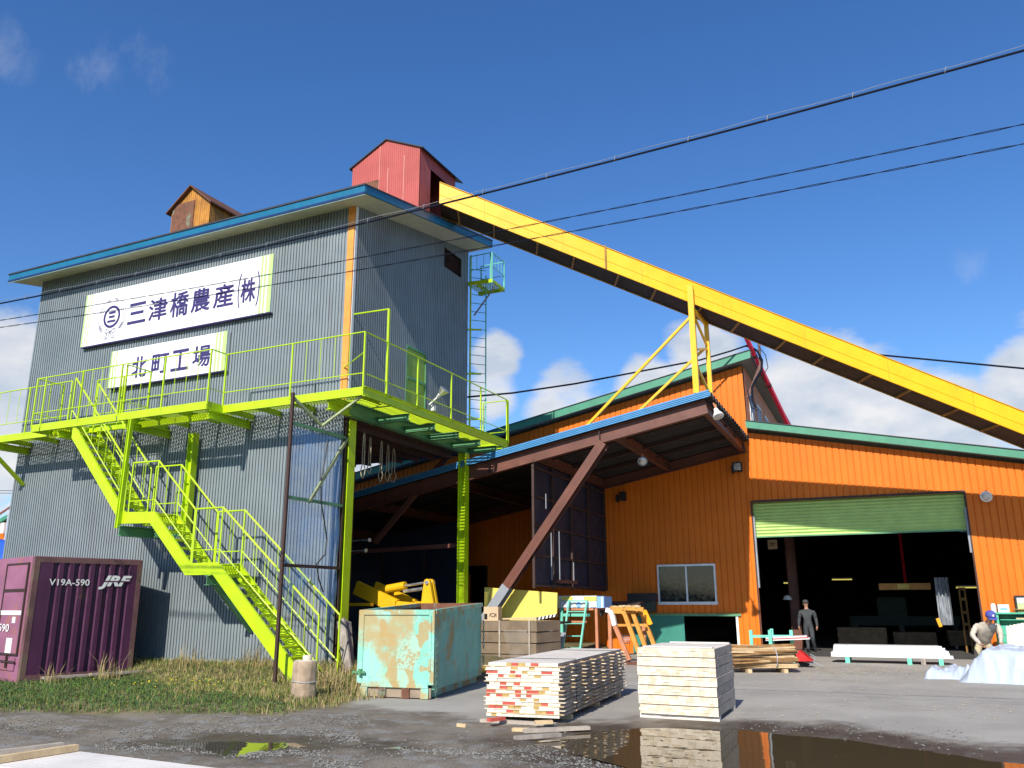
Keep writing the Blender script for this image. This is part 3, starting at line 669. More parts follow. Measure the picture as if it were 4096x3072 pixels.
# glyph boxes surveyed character by character: (left, right, bottom, top) in the sign plane
def glyphs(t, chars, boxes, off):
    for ch, (ul, vl, ur, vr) in zip(chars, boxes):
        xa, za = swx(ul, vl); xb, zb = swx(ur, vr)
        text(ch, "lettering", M['ink'], t, V((xa, YF-.172, za)), X_, xb-xa, zb-za, -Y_, .006, off, 0.0, .013)
S = lambda x, y: (300+x*.4069, 1000+y*.4069)
bx = []
for (l_, b_l, r_, t_r) in [(512, 735, 708, 500), (714, 705, 915, 455), (928, 668, 1125, 393), (1135, 620, 1338, 358), (1355, 578, 1568, 315)]:
    a = S(l_, b_l); b = S(r_, t_r); bx.append((a[0], a[1], b[0], b[1]))
glyphs(s1, '三津橋農産', bx, .004)
a = S(1622, 522); b = S(1782, 268); glyphs(s1, '株', [(a[0], a[1], b[0], b[1])], .004)
for sgn, (uu, vv) in ((-1, (1612, 405)), (1, (1803, 375))):
    x_, z_ = swx(*S(uu, vv)); mb = MB()
    pts = [V((x_+sgn*.13*math.cos(a_)-sgn*.11, YF-.178, z_+.56*math.sin(a_))) for a_ in [(-.5+k/16)*2.2 for k in range(17)]]
    for p, q in zip(pts, pts[1:]): mb.bar(p, q, .034, .008, (0, 1, 0))
    mb.build("bracket", M['ink'], s1)
bx = []
for (l_, b_l, r_, t_r) in [(548, 1262, 715, 1035), (745, 1222, 925, 1008), (938, 1195, 1128, 965), (1148, 1160, 1338, 925)]:
    a = S(l_, b_l); b = S(r_, t_r); bx.append((a[0], a[1], b[0], b[1]))
glyphs(s2, '北町工場', bx, .004)
ex, ez = swx(*S(362, 655))
mb = MB(); R_ = .315
for k in range(40):
    a, b = k/40*6.283, (k+1)/40*6.283
    mb.bar((ex+R_*math.cos(a), YF-.178, ez+R_*math.sin(a)), (ex+R_*math.cos(b), YF-.178, ez+R_*math.sin(b)), .075, .01, (0, 1, 0))
mb.build("emblem_ring", M['ink'], s1)
mb = MB()
for zz_, hw_ in ((.13, .14), (0, .12), (-.14, .17)): mb.mm((ex-hw_, YF-.182, ez+zz_-.034), (ex+hw_, YF-.173, ez+zz_+.034))
mb.build("emblem_character", M['ink'], s1)
mb = MB()
for sd_ in (0, 1, 2, 3):
  mb = MB()
  for rr in (.43, .50, .57):
    if sd_ > 1: break
    for a0, a1 in ((((-.9, .75), (2.4, 4.05))[sd_]),):
        if rr > .55: a0, a1 = a0+.1, a1-.1
        n_ = 14
        for k in range(n_):
            a, b = a0+(a1-a0)*k/n_, a0+(a1-a0)*(k+.7)/n_
            mb.bar((ex+rr*math.cos(a), YF-.178, ez+rr*math.sin(a)*1.05), (ex+rr*math.cos(b), YF-.178, ez+rr*math.sin(b)*1.05), .014, .008, (0, 1, 0))
  for a in ((-.75, -.62, -.5), (3.65, 3.8, 3.95), (1.25, 1.35, 1.45), (1.85, 1.95, 2.05))[sd_]:
    c = V((ex+.56*math.cos(a), YF-.178, ez+.56*math.sin(a))); d = V((math.cos(a+.9), 0, math.sin(a+.9)))*.06; mb.bar(c-d, c+d, .02, .008, (0, 1, 0))
  mb.build("emblem_wreath", M['pale'], s1)
mb = MB(); bz = ez-.47
for sx in (-1, 1):
    P = [(0, 0), (.17*sx, .10), (.19*sx, -.05), (0, 0), (.08*sx, -.2), (.2*sx, -.22), (.12*sx, -.06)]
    for p, q in zip(P, P[1:]): mb.bar((ex+p[0], YF-.178, bz+p[1]), (ex+q[0], YF-.178, bz+q[1]), .018, .008, (0, 1, 0))
mb.build("emblem_bow", M['pale'], s1)
# ================================================================ WALKWAY round the tower
YM, YO, XO, ZD = 15.53, 15.0, -11.2, 6.62
wk = thing("walkway", 'lime green steel walkway with railings wrapped round the grey tower', 'walkway', (-14, 15.6, 6.4))
G_ = M['lime']
def grating(x0, x1, y0, y1, z, parent, nm="grating", step=.085, mesh_dir=True):
    """expanded metal: two crossing sets of thin diagonal strands in a flat panel"""
    mb = MB(); W, D = x1-x0, y1-y0; sl = 1.9; t = .02
    for sg in (1, -1):
        k = -D/sl
        while k < W+D/sl:
            # line x = k + sg*y/sl
            pts = []
            for yy in (0, D):
                pts.append((k+(yy/sl if sg > 0 else (D-yy)/sl), yy))
            (xa, ya), (xb, yb) = pts
            def cl(xa, ya, xb, yb):
                if xa < 0: ya += (0-xa)*(yb-ya)/(xb-xa); xa = 0
                if xb > W: yb = ya+(W-xa)*(yb-ya)/(xb-xa); xb = W
                return xa, ya, xb, yb
            if xa > xb: xa, ya, xb, yb = xb, yb, xa, ya
            if xb > 0 and xa < W:
                xa, ya, xb, yb = cl(xa, ya, xb, yb)
                if xb-xa > .01: mb.bar((x0+xa, y0+ya, z), (x0+xb, y0+yb, z), t, .009)
            k += step
    return mb.build(nm, M['limegrate'], parent)
xj = at(829, 1606, y=YO).x; xend = at(125, 1716, y=YO).x
OPA, OPB = -20.75, -18.55        # stair opening
for x0, x1, y0, y1 in ((xj, XO-.06, YM+.05, YF-.12), (OPB, xj-.05, YO+.05, YF-.12), (OPA, OPB-.02, 15.86, YF-.12), (xend, OPA-.02, YO+.05, YF-.12), (-28.5, xend-.02, YM+.05, YF-.12)):
    grating(x0, x1, y0, y1, ZD-.02, wk)
# right side: plank-like bar grating seen from below as pale slats
mb = MB(); y = YF-.1
while y < 23.2: mb.mm((XR+.1, y, ZD-.04), (XO-.04, y+.05, ZD-.015)); y += .125
mb.build("bar_grating", M['limegrate'], wk)
def beam(p, q, nm="edge_channel", h=.2, b=.07, side=1, m_=None): mb = MB(); mb.chan(p, q, b, h, (0, 0, 1), .012, side); return mb.build(nm, m_ or G_, wk)
zb = ZD-.1
beam((XO, YM, zb), (xj+.012, YM, zb), side=1); xs_ = [xj, at(468, 1665, y=YO).x, at(160, 1711, y=YO).x, xend]
for a, b in zip(xs_, xs_[1:]): beam((a-.02, YO, zb), (b+.02, YO, zb), side=1)
beam((xj, YM-.02, zb), (xj, YO, zb), side=1); beam((xend, YM, zb), (xend, YO, zb), side=-1)
beam((-28.6, YM, zb-.02), (xend+.9, YM, zb-.02), side=-1)
beam((XO, YM+.0, zb-.01), (XO, 23.25, zb-.01), h=.24, side=1)
beam((OPB, 15.84, zb), (OPA, 15.84, zb), "opening_channel", side=-1); beam((xj-.02, YM+.02, zb-.13), (OPB, YM+.02, zb-.13), "inner_channel", h=.16, b=.12)
beam((XR-.2, 23.3, zb), (XO, 23.3, zb), side=-1)
k = 0
for x in [XO-.25, -12.3, -13.4, -14.5, -15.4, -16.6, -17.7, -18.5, -20.8, -21.9, -23.0, -24.2, -25.6, -27]:
    y0 = YM+.08 if (x > xj or x < xend) else YO+.08
    mb = MB(); mb.chan((x, y0, zb-.03), (x, YF-.02, zb-.03), .06, .13); mb.build("joist", G_, wk)
for x in (XO-1.04, -15.52, -18.4, -21.0, -24.3):   # heavier brackets back to the wall
    y0 = YM+.08 if x > xj else YO+.1
    mb = MB(); mb.hbeam((x, y0, zb-.22), (x, YF if x < -12.5 else 16.44, zb-.22), .14, .2); mb.build("bracket_beam", G_, wk)
    mb = MB(); mb.bar((x, y0+.25, zb-.32), (x, YF-.05, zb-1.25), .09, .09); 
    if x < -24: mb.build("bracket_strut", G_, wk)
for y in (17.6, 18.9, 20.2, 21.5, 22.6):
    mb = MB(); mb.hbeam((XR+.05, y, zb-.22), (XO-.05, y, zb-.22), .12, .18); mb.build("bracket_beam", M['green_steel'], wk)
ZH = at(1440, 1324, x=XO).z; HR = 1.34
def railing(parent, pts, h=HR, posts=1.9, bal=.42, low=.33, r=.018, skip0=False, m_=None):
    m_ = m_ or G_
    pts = [V(p) for p in pts]
    mb = MB(); mb.path([p+ZZ*h for p in pts], r, 8); mb.build("handrail", m_, parent)
    mb = MB(); mb.path([p+ZZ*low for p in pts], r*.72, 6); mb.build("lower_rail", m_, parent)
    for i, (p, q) in enumerate(zip(pts, pts[1:])):
        d = q-p; L = math.hypot(d.x, d.y); n = max(1, round(L/posts)); nb_ = max(1, round(L/n/bal))
        for j in range(n+1):
            c = p+d*(j/n)
            if j == 0 and (i > 0 or skip0): continue
            mb = MB(); mb.bar(c-ZZ*.08, c+ZZ*h, .036, .036, (1, 0, 0)); mb.build("post", m_, parent)
            if j < n:
                for k in range(1, nb_):
                    e = c+d*(k/nb_/n); mb = MB(); mb.tube(e+ZZ*low, e+ZZ*(h-.01), .0085, 5); mb.build("baluster", m_, parent)
zc = ZD
railing(wk, [(xend, YM+.3, zc), (xend, YO, zc), (xs_[2], YO, zc), (xs_[1], YO, zc), (xj, YO, zc), (xj, YM, zc), (XO, YM, zc)])
railing(wk, [(XO, YM+.06, zc), (XO, 17.9, zc)], posts=2.5, bal=.8, skip0=True)
railing(wk, [(XO, 17.9, zc), (XO, 23.2, zc)], posts=1.8, bal=9, skip0=True)
railing(wk, [(-28.5, YM, zc-.02), (xend+.75, YM, zc-.02)])
railing(wk, [(XO, 23.3, zc), (XR+.35, 23.3, zc)], posts=1.0, bal=9)
railing(wk, [(OPA+.1, 15.86, zc), (OPB, 15.86, zc), (OPB, YO+.08, zc)], posts=1.2)
# tall guard frame at the corner
ytop = at(1553, 1340, x=XO)
mb2 = MB(); zt = at(1556, 1236, x=XO).z; yt = ytop.y
mb2.bar((XO, yt, ZD-.1), (XO, yt, zt), .05, .05, (1, 0, 0)); mb2.tube((XO, yt, zt), (XR+.02, YF+.1, zt+.12), .022, 8); mb2.build("guard_frame", G_, wk)
mb = MB(); mb.tube((XO, YM+.02, ZD+.85), (XR-.1, YF-.05, ZD+.88), .018, 6); mb.build("tie_rail", G_, wk)
# floodlight and box beside the door
fl = thing("floodlight", 'white floodlight aimed up beside the green tower door', 'floodlight', (XR+.25, 20.55, 7.6))
mb = MB(); mb.lathe([(.05, 0), (.07, .12), (.16, .3), (.17, .33)], V((XR+.3, 20.5, 7.55)), 14, (V((.7, 0, -.7)).normalized(), Y_, V((.55, .35, .75)).normalized())); mb.build("reflector", M['chrome'], fl)
mb = MB(); mb.tube((XR+.02, 20.5, 7.35), (XR+.3, 20.5, 7.55), .025); mb.mm((XR+.02, 20.6, 7.2), (XR+.12, 20.75, 7.36)); mb.build("bracket", M['pipewhite'], fl)

# ================================================================ STAIRCASE
st = thing("staircase", 'lime green steel stair in three flights down the tower front', 'staircase', (-12.4, 15.4, .2))
TOP = [(-20.35, 6.5), (-18.0, 4.0), (-16.95, 3.96), (-15.62, 2.68), (-14.74, 2.68), (-12.0, .17)]
BOT = [(-12.42, .12), (-14.86, 2.41), (-15.73, 2.41), (-17.06, 3.69), (-18.09, 3.72), (-20.35, 6.12)]
YN, YB = 15.03, 15.80
for y, d in ((YN, 1), (YB, -1)):
    mb = MB()
    o5 = TOP+BOT
    quads = [(0, 1, 10, 11), (1, 2, 9, 10), (2, 3, 8, 9), (3, 4, 7, 8), (4, 5, 6, 7)]
    for q in quads: mb.prism([V((o5[i][0], y, o5[i][1])) for i in q], (0, .012, 0))
    for a, b in list(zip(TOP, TOP[1:]))+list(zip(BOT, BOT[1:])):
        mb.bar((a[0], y+d*.035+.006, a[1]), (b[0], y+d*.035+.006, b[1]), .06, .012)
    mb.build("stringer", G_, st)
for (a, b), nn in zip(((0, 1), (2, 3), (4, 5)), (11, 6, 11)):
    (xa, za), (xb, zb_) = TOP[a], TOP[b]
    for k in range(1, nn+1):
        t = k/(nn+.3); x = xa+(xb-xa)*t-.03; z = za+(zb_-za)*t-.06
        if z < .2: continue
        mb = MB()
        mb.mm((x-.13, YN+.02, z-.05), (x-.122, YB-.02, z)); mb.mm((x+.122, YN+.02, z-.05), (x+.13, YB-.02, z))
        for e in (YN+.02, YB-.028): mb.mm((x-.122, e, z-.05), (x+.122, e+.008, z))
        for j in range(9):
            yy = YN+.06+j*.078
            mb.bar((x-.12, yy, z-.012), (x+.12, yy+.06, z-.012), .012, .01); mb.bar((x-.12, yy+.06, z-.012), (x+.12, yy, z-.012), .012, .01)
        mb.build("tread", M['limegrate'], st)
for (a, b) in ((1, 2), (3, 4)):
    o = grating(TOP[a][0], TOP[b][0], YN+.03, YB-.02, TOP[a][1]-.05, st, "landing")
def slope_rail(y, pts, h=1.28, low=.3):
    pts = [V((x, y, z)) for x, z in pts]
    mb = MB(); mb.path([p+ZZ*h for p in pts], .024, 8); mb.build("handrail", G_, st)
    mb = MB(); mb.path([p+ZZ*low for p in pts], .016, 6); mb.build("lower_rail", G_, st)
    for i, (p, q) in enumerate(zip(pts, pts[1:])):
        d = q-p; n = max(1, round(d.length/1.9)); nb_ = 4 if d.length > 1.2 else 2
        for j in range(n+1):
            c = p+d*(j/n)
            if (j == n and i < len(pts)-2): continue
            big = (j == 0 or (j == n)); r_ = .021 if big else .0085
            mb = MB(); mb.tube(c-ZZ*.05 if big else c+ZZ*low, c+ZZ*h, r_, 6); mb.build("post" if big else "baluster", G_, st)
            if j < n:
                for k in range(1, nb_):
                    e = c+d*(k/nb_/n); mb = MB(); mb.tube(e+ZZ*low, e+ZZ*h, .0085, 5); mb.build("baluster", G_, st)
for y in (YN+.02, YB-.02):
    off = 0
    slope_rail(y, [(-20.5+off, 6.62), (-18.05+off, 4.0)], 1.2)
    slope_rail(y, [(-17.88, 3.97), (-16.98, 3.96), (-15.6, 2.68)], 1.28)
    slope_rail(y, [(-15.56, 2.68), (-14.72, 2.68), (-11.75, .22)], 1.28)
mb = MB(); mb.hbeam((-18.05, YN-.06, 6.4), (-18.12, YN-.06, 3.6), .1, .1, (1, 0, 0)); mb.build("hanger_post", G_, st)
mb = MB(); mb.hbeam((-17.25, 16.35, 3.5), (-17.25, 16.35, 6.2), .2, .2, (1, 0, 0)); mb.build("support_column", G_, st)
mb = MB(); mb.hbeam((-17.9, 14.85, 3.52), (-17.9, 16.5, 3.52), .16, .25); mb.hbeam((-17.86, 15.9, 3.5), (-16.9, 15.9, 3.5), .12, .2); mb.build("support_beam", M['green_steel'], st)
mb = MB(); mb.hbeam((-14.95, 14.95, 2.28), (-14.95, 16.55, 2.28), .15, .22); mb.bar((-14.95, 15.2, 2.2), (-14.95, 16.55, 1.1), .1, .1); mb.build("support_beam", M['green_steel'], st)

# ================================================================ REAR LADDER
ld = thing("rear_ladder", 'green vertical ladder with a small caged platform behind the tower', 'ladder', (-12.2, 23.3, 6.6))
ya = 23.15; xa, xb = -12.5, -12.08
mb = MB(); mb.tube((xa, ya, 6.6), (xa, ya, 13.1), .03, 6); mb.build("stile", G_, ld)
mb = MB(); mb.tube((xb, ya+.3, 6.6), (xb, ya+.3, 12.4), .022, 6); mb.build("stile", M['teal'], ld)
for k in range(20):
    z = 6.9+k*.3; mb = MB(); mb.tube((xa, ya, z), (xb, ya+.3, z-.03), .012, 5); mb.build("rung", M['green_steel'], ld)
for z in (7.4, 8.9, 10.4):
    mb = MB(); mb.bar((-12.62, 22.85, z), (xb, ya, z), .05, .05); mb.build("wall_bracket", G_, ld)
zp = at(1900, 1150, y=23.3).z; xe = at(1985, 1165, y=23.3).x
mb = MB(); mb.bar((-12.6, 23.0, zp+.05), (xe, 23.0, zp+.0), .05, .12); mb.bar((-12.6, 23.9, zp), (xe, 23.9, zp), .05, .12); mb.bar((xe, 23.0, zp), (xe, 23.9, zp), .05, .1); mb.bar((-12.2, 23, zp), (-12.2, 23.9, zp), .05, .1); mb.build("platform_frame", G_, ld)
grating(-12.55, xe-.03, 23.03, 23.87, zp, ld, "platform_grating")
railing(ld, [(xe, 23.0, zp), (xe, 23.9, zp), (-12.5, 23.9, zp)], h=1.0, posts=1.0, bal=.25, low=.5, m_=M['teal'])
railing(ld, [(-12.45, 23.0, zp), (xe-.06, 23.0, zp)], h=1.0, posts=1.2, bal=.3, low=.5, m_=M['teal'])
mb = MB(); mb.bar((xe-.1, 23.4, zp-.05), (-12.5, 23.4, zp-.95), .04, .04); mb.build("platform_strut", M['grey_paint'], ld)

# ================================================================ BLUE NET SCREEN at the corner
ns = thing("net_screen", 'rusty post and rail frame carrying torn blue netting beside the stair foot', 'net screen', (-12.5, 15.7, .2))
XN, ya, yb = -12.5, 14.65, 16.72
mb = MB(); mb.bar((XN, ya, .15), (XN, ya, 6.42), .06, .07, (1, 0, 0)); mb.build("post", M['darkbrown'], ns)
mb = MB(); mb.bar((XN-.02, yb-.02, .3), (XN-.02, yb-.02, 6.3), .05, .06, (1, 0, 0)); mb.build("post", M['darkbrown'], ns)
for z, m_ in ((2.56, M['darkbrown']), (4.04, M['green_steel']), (5.72, M['green_steel'])):
    mb = MB(); mb.bar((XN, ya+.04, z), (XN, yb-.06, z), .05, .07); mb.build("rail", m_, ns)
mb = MB(); mb.bar((XN+.02, 15.42, 4.0), (XN+.02, 16.75, 5.72), .07, .05, (1, 0, 0)); mb.build("brace", mat('mossy_steel', (.22, .26, .14), .6, 0, .2, 4), ns)
mb = MB(); mb.bar((XN, ya+.04, 6.3), (XN, 15.75, 5.85), .06, .06); mb.bar((XN, 15.75, 5.85), (XO-.1, YM+.1, 6.42), .05, .05); mb.build("brace", mat('pale_green_steel', (.36, .42, .22), .6, 0, .2, 4), ns)
def netpanel(zlo, zhi, lowf, nm="netting", nn=26):
    mb = MB(); rows = []
    for j in range(15):
        r = []
        for k in range(nn):
            t = k/(nn-1); y = ya+.05+(yb-ya-.14)*t; z1_ = zhi; z0_ = lowf(t); z = z1_+(z0_-z1_)*j/14
            r.append(V((XN-.05+.03*mnoise.noise(V((y*1.6, z*1.1, 1)))+.05*math.sin(j/14*3.14)*(1 if nm else 1), y, z)))
        rows.append(r)
    mb.sheet(rows); return mb.build(nm, M['net'], ns, True)
netpanel(4.06, 5.66, lambda t: 4.06) and None
netpanel(2.58, 4.02, lambda t: 2.58)
netpanel(1.0, 2.54, lambda t: 2.0-.35*math.sin(t*9)-.25*t+.25*mnoise.noise(V((t*9, 2, 5))))
mb = MB(); pts = [V((XN+.03, ya+.1+p[0]*(yb-ya), p[1])) for p in ((.58, 5.5), (.56, 5.1), (.5, 4.6), (.52, 4.05), (.6, 3.6), (.66, 3.2), (.64, 2.85), (.5, 2.62), (.55, 2.3), (.64, 2.0))]
mb.path(pts, .016, 6); mb.build("loose_cable", M['black'], ns)

# ================================================================ ROOF SHEDS
def gable_shed(name, label, x0, x1, y0, y1, zb_, ze, zr, wm, roof, over=.12):
    t = thing(name, label, 'roof shed', ((x0+x1)/2, (y0+y1)/2, zb_)); xm = (x0+x1)/2
    mb = MB()
    tf = lambda s: ze+(zr-ze)*(1-abs((x0+s)-xm)/((x1-x0)/2))-.01
    zbf = lambda y: zb_
    ribbed(mb, V((x0, y0, 0)), X_, -Y_, x1-x0, .09, .012, SPAN, lambda s: zb_, tf)
    zf_ = lambda s: rz(y0+s)-.06
    ribbed(mb, V((x1, y0, 0)), Y_, X_, y1-y0, .09, .012, SPAN, zf_, lambda s: ze)
    mb.poly([(x0, y0+.02, zb_), (x0, y1, zf_(y1-y0)), (x0, y1, ze), (x0, y0+.02, ze)]); mb.add([(x0, y1, zf_(y1-y0)), (x1, y1, zf_(y1-y0)), (x1, y1, ze), (xm, y1, zr), (x0, y1, ze)], [(0, 1, 2, 3, 4)])
    mb.build("wall", wm, t)
    mb = MB()
    for xa, xb_ in ((x0, x1),):
        k = (zr-ze)/((x1-x0)/2)
        for sx, xe_ in ((-1, x0-over), (1, x1+over)):
            ze_ = zr-k*abs(xe_-xm)
            mb.hexa([V((xm, y0-over, zr)), V((xe_, y0-over, ze_)), V((xe_, y1+over, ze_)), V((xm, y1+over, zr)), V((xm, y0-over, zr+.05)), V((xe_, y0-over, ze_+.05)), V((xe_, y1+over, ze_+.05)), V((xm, y1+over, zr+.05))])
    mb.build("roof", roof, t); return t
ysh = 17.8
a = at(690, 845, y=ysh); b = at(845, 790, y=ysh); c = at(735, 755, y=ysh)
os_ = gable_shed("orange_shed", 'small orange timber gabled shed on the tower roof, left one', a.x, b.x, ysh, 20.1, rz(ysh)-.1, a.z-.02, c.z-.06, M['shed_orange'], mat('shed_roof', (.13, .05, .02), .7, 0, .2, 4), .14)
mb = MB(); d0 = at(697, 825, y=ysh); d1 = at(785, 925, y=ysh); mb.mm((a.x+.06, ysh-.04, rz(ysh)-.1), (a.x+.06+(b.x-a.x)*.56, ysh-.014, d0.z)); mb.build("hatch", M['rust'], os_)
ysr = 18.9
a = at(1412, 672, y=ysr); b = at(1681, 590, y=ysr); c = at(1548, 562, y=ysr); yb2 = 21.0
zroof = rz(ysr)-.15
rsd = thing("red_shed", 'tall red sheet metal gabled headhouse on the tower roof', 'roof shed', ((a.x+b.x)/2, ysr+1, zroof))
ze_l, ze_r, zr_ = a.z, b.z, c.z; xm = c.x
mb = MB()
tf = lambda s: (ze_l+(zr_-ze_l)*(s/(xm-a.x)) if a.x+s < xm else zr_+(ze_r-zr_)*((a.x+s-xm)/(b.x-xm)))
ribbed(mb, V((a.x, ysr, 0)), X_, -Y_, b.x-a.x, .07, .01, FINE, lambda s: zroof, tf)
ribbed(mb, V((b.x, ysr, 0)), Y_, X_, yb2-ysr, .07, .01, FINE, lambda s: rz(ysr+s)-.06, lambda s: ze_r, [(.62, 1.95, zroof, ze_r-.42)])
mb.poly([(a.x, ysr+.02, zroof), (a.x, yb2, rz(yb2)-.06), (a.x, yb2, ze_l-.03), (a.x, ysr+.02, ze_l-.03)]); mb.add([(a.x, yb2, rz(yb2)-.06), (b.x, yb2, rz(yb2)-.06), (b.x, yb2, ze_r), (xm, yb2, zr_), (a.x, yb2, ze_l)], [(0, 1, 2, 3, 4)])
mb.build("wall", M['red_wall'], rsd)
mb = MB(); mb.mm((b.x-.9, ysr+.63, rz(ysr+1.2)), (b.x-.86, ysr+1.94, ze_r-.42)); mb.build("inner_wall", M['darkbrown'], rsd)
mb = MB()
for (xA, zA), (xB, zB) in (((xm, zr_), (a.x-.1, ze_l-.06)), ((xm, zr_), (b.x+.12, ze_r-.06))):
    mb.hexa([V((xA, ysr-.06, zA)), V((xB, ysr-.06, zB)), V((xB, yb2+.3, zB)), V((xA, yb2+.3, zA)), V((xA, ysr-.06, zA+.04)), V((xB, ysr-.06, zB+.04)), V((xB, yb2+.3, zB+.04)), V((xA, yb2+.3, zA+.04))])
mb.build("roof", M['dark'], rsd)
mb = MB(); d0 = at(1455, 735, y=ysr-.02); d1 = at(1515, 720, y=ysr-.02); mb.mm((d0.x, ysr-.045, zroof), (d1.x, ysr-.015, d1.z)); mb.build("hatch", M['rust'], rsd)
mb = MB()
for u, va, vb in ((1522, 585, 860), (1618, 622, 900), (1553, 672, 775)):
    p = at(u, va, y=ysr-.016); q = at(u, vb, y=ysr-.016); mb.mm((p.x-.012, ysr-.022, max(zroof, q.z)), (p.x+.012, ysr-.012, p.z))
mb.build("seam", mat('red_seam', (.62, .25, .2), .5), rsd)

# ================================================================ CONVEYOR
CV0 = V((-2.4, 24.05, 8.78)); CVd = V((5.72, 2.81, -2.73))/5.72
def cv(x): return CV0+CVd*(x+2.4)
ch_ = V((CVd.x, CVd.y, 0)).normalized(); cn = V((-ch_.y, ch_.x, 0)); cu = cn.cross(CVd.normalized()) * -1
if cu.z < 0: cu = -cu
cvt = thing("conveyor", 'long bright yellow inclined conveyor from the red headhouse across the yard', 'conveyor', tuple(cv(-12)))
x0c, x1c = at(1746, 790, x=0).x and -11.62, 6.5
x0c = -11.62; WC, HC = .95, .70
def side(off, nm):
    mb = MB(); a_, b_ = cv(x0c)+cn*off, cv(x1c)+cn*off
    mb.hexa([a_, b_, b_+cn*.02, a_+cn*.02, a_+ZZ*HC, b_+ZZ*HC, b_+ZZ*HC+cn*.02, a_+ZZ*HC+cn*.02])
    if off == 0:
        for f_, w_ in ((.40, .012), (.985, .03), (.0, .03)):
            c0, c1 = a_+ZZ*(HC*f_)-cn*(w_), b_+ZZ*(HC*f_)-cn*(w_); mb.hexa([c0, c1, c1+cn*(w_-.001), c0+cn*(w_-.001), c0+ZZ*.012, c1+ZZ*.012, c1+ZZ*.012+cn*(w_-.001), c0+ZZ*.012+cn*(w_-.001)])
    return mb.build(nm, M['yellow'], cvt)
side(0, "side_panel"); side(WC, "side_panel")
mb = MB(); xk = x0c+1.2
while xk < x1c:
    c = cv(xk)-cn*.007; mb.hexa([c-ch_*.008, c+ch_*.008, c+ch_*.008+cn*.006, c-ch_*.008+cn*.006, c-ch_*.008+ZZ*HC, c+ch_*.008+ZZ*HC, c+ch_*.008+ZZ*HC+cn*.006, c-ch_*.008+ZZ*HC+cn*.006]); xk += 2.05
mb.build("panel_joint", mat('joint_yellow', (.62, .36, .01), .5), cvt)
mb = MB(); a_, b_ = cv(x0c)+ZZ*(HC+.005)-cn*.03, cv(x1c)+ZZ*(HC+.005)-cn*.03; w_ = cn*(WC+.08); pk = ZZ*.1
mb.prism([a_, a_+w_, a_+w_*.5+pk], b_-a_); mb.build("cover", M['rust'], cvt)
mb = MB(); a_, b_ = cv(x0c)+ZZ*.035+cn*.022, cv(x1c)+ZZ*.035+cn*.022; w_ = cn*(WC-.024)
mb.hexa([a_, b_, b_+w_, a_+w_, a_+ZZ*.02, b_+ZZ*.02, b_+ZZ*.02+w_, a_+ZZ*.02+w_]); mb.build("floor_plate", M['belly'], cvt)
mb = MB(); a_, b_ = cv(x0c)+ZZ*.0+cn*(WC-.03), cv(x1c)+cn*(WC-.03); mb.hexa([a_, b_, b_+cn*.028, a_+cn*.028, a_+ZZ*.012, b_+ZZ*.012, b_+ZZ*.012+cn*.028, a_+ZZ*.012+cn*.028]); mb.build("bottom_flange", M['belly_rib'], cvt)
xk = x0c+.5; i = 0
while xk < x1c:
    c = cv(xk); mb = MB(); mb.bar(c+cn*.022+ZZ*.0, c+cn*(WC-.035)+ZZ*.0, .05, .06, (0, 0, 1)); mb.build("cross_rib", M['belly_rib'], cvt); xk += 1.15 if i % 2 else .95; i += 1
mb = MB(); c = cv(at(2428, 1060, y=21.8).x)-cn*.035; mb.hexa([c-ch_*.02-cn*.03, c+ch_*.02-cn*.03, c+ch_*.02, c-ch_*.02, c-ch_*.02-cn*.03+ZZ*(HC+.03), c+ch_*.02-cn*.03+ZZ*(HC+.03), c+ch_*.02+ZZ*(HC+.03), c-ch_*.02+ZZ*(HC+.03)]); mb.build("side_strap", M['belly_rib'], cvt)
# trestle standing on the canopy edge
pt = M['yellow']; zt1 = hp(2768, 1160, -7.3)
T0, T1 = hw(-2.22, -7.36, 7.36), hw(-2.22, -7.36, 10.55)
mb = MB(); mb.bar(T0, T1, .16, .12, (0, -1, 0)); mb.build("trestle_leg", pt, cvt)
T2, T3 = hw(-2.05, -6.1, 7.36), hw(-2.05, -6.1, 9.9)
mb = MB(); mb.bar(T2, T3, .12, .1, (0, -1, 0)); mb.build("trestle_leg", pt, cvt)
for k in range(3):
    za, zb2 = 7.6+k*.75, 8.2+k*.75
    mb = MB(); mb.bar(hw(-2.2, -7.25, za+.3 if k % 2 else zb2), hw(-2.07, -6.2, zb2 if k % 2 else za), .06, .06); mb.build("trestle_lacing", pt, cvt)
mb = MB(); mb.bar(hw(-2.2, -7.3, 9.85), hw(-2.06, -6.1, 9.75), .08, .1); mb.build("trestle_head", pt, cvt)
for p, q in ((hw(-2.25, -7.38, 9.6), hw(-5.5, -7.2, 6.75)), (hw(-2.15, -6.1, 9.0), hw(-4.75, -6.1, 6.85))):
    mb = MB(); mb.bar(p, q, .07, .07); mb.build("trestle_brace", pt, cvt)

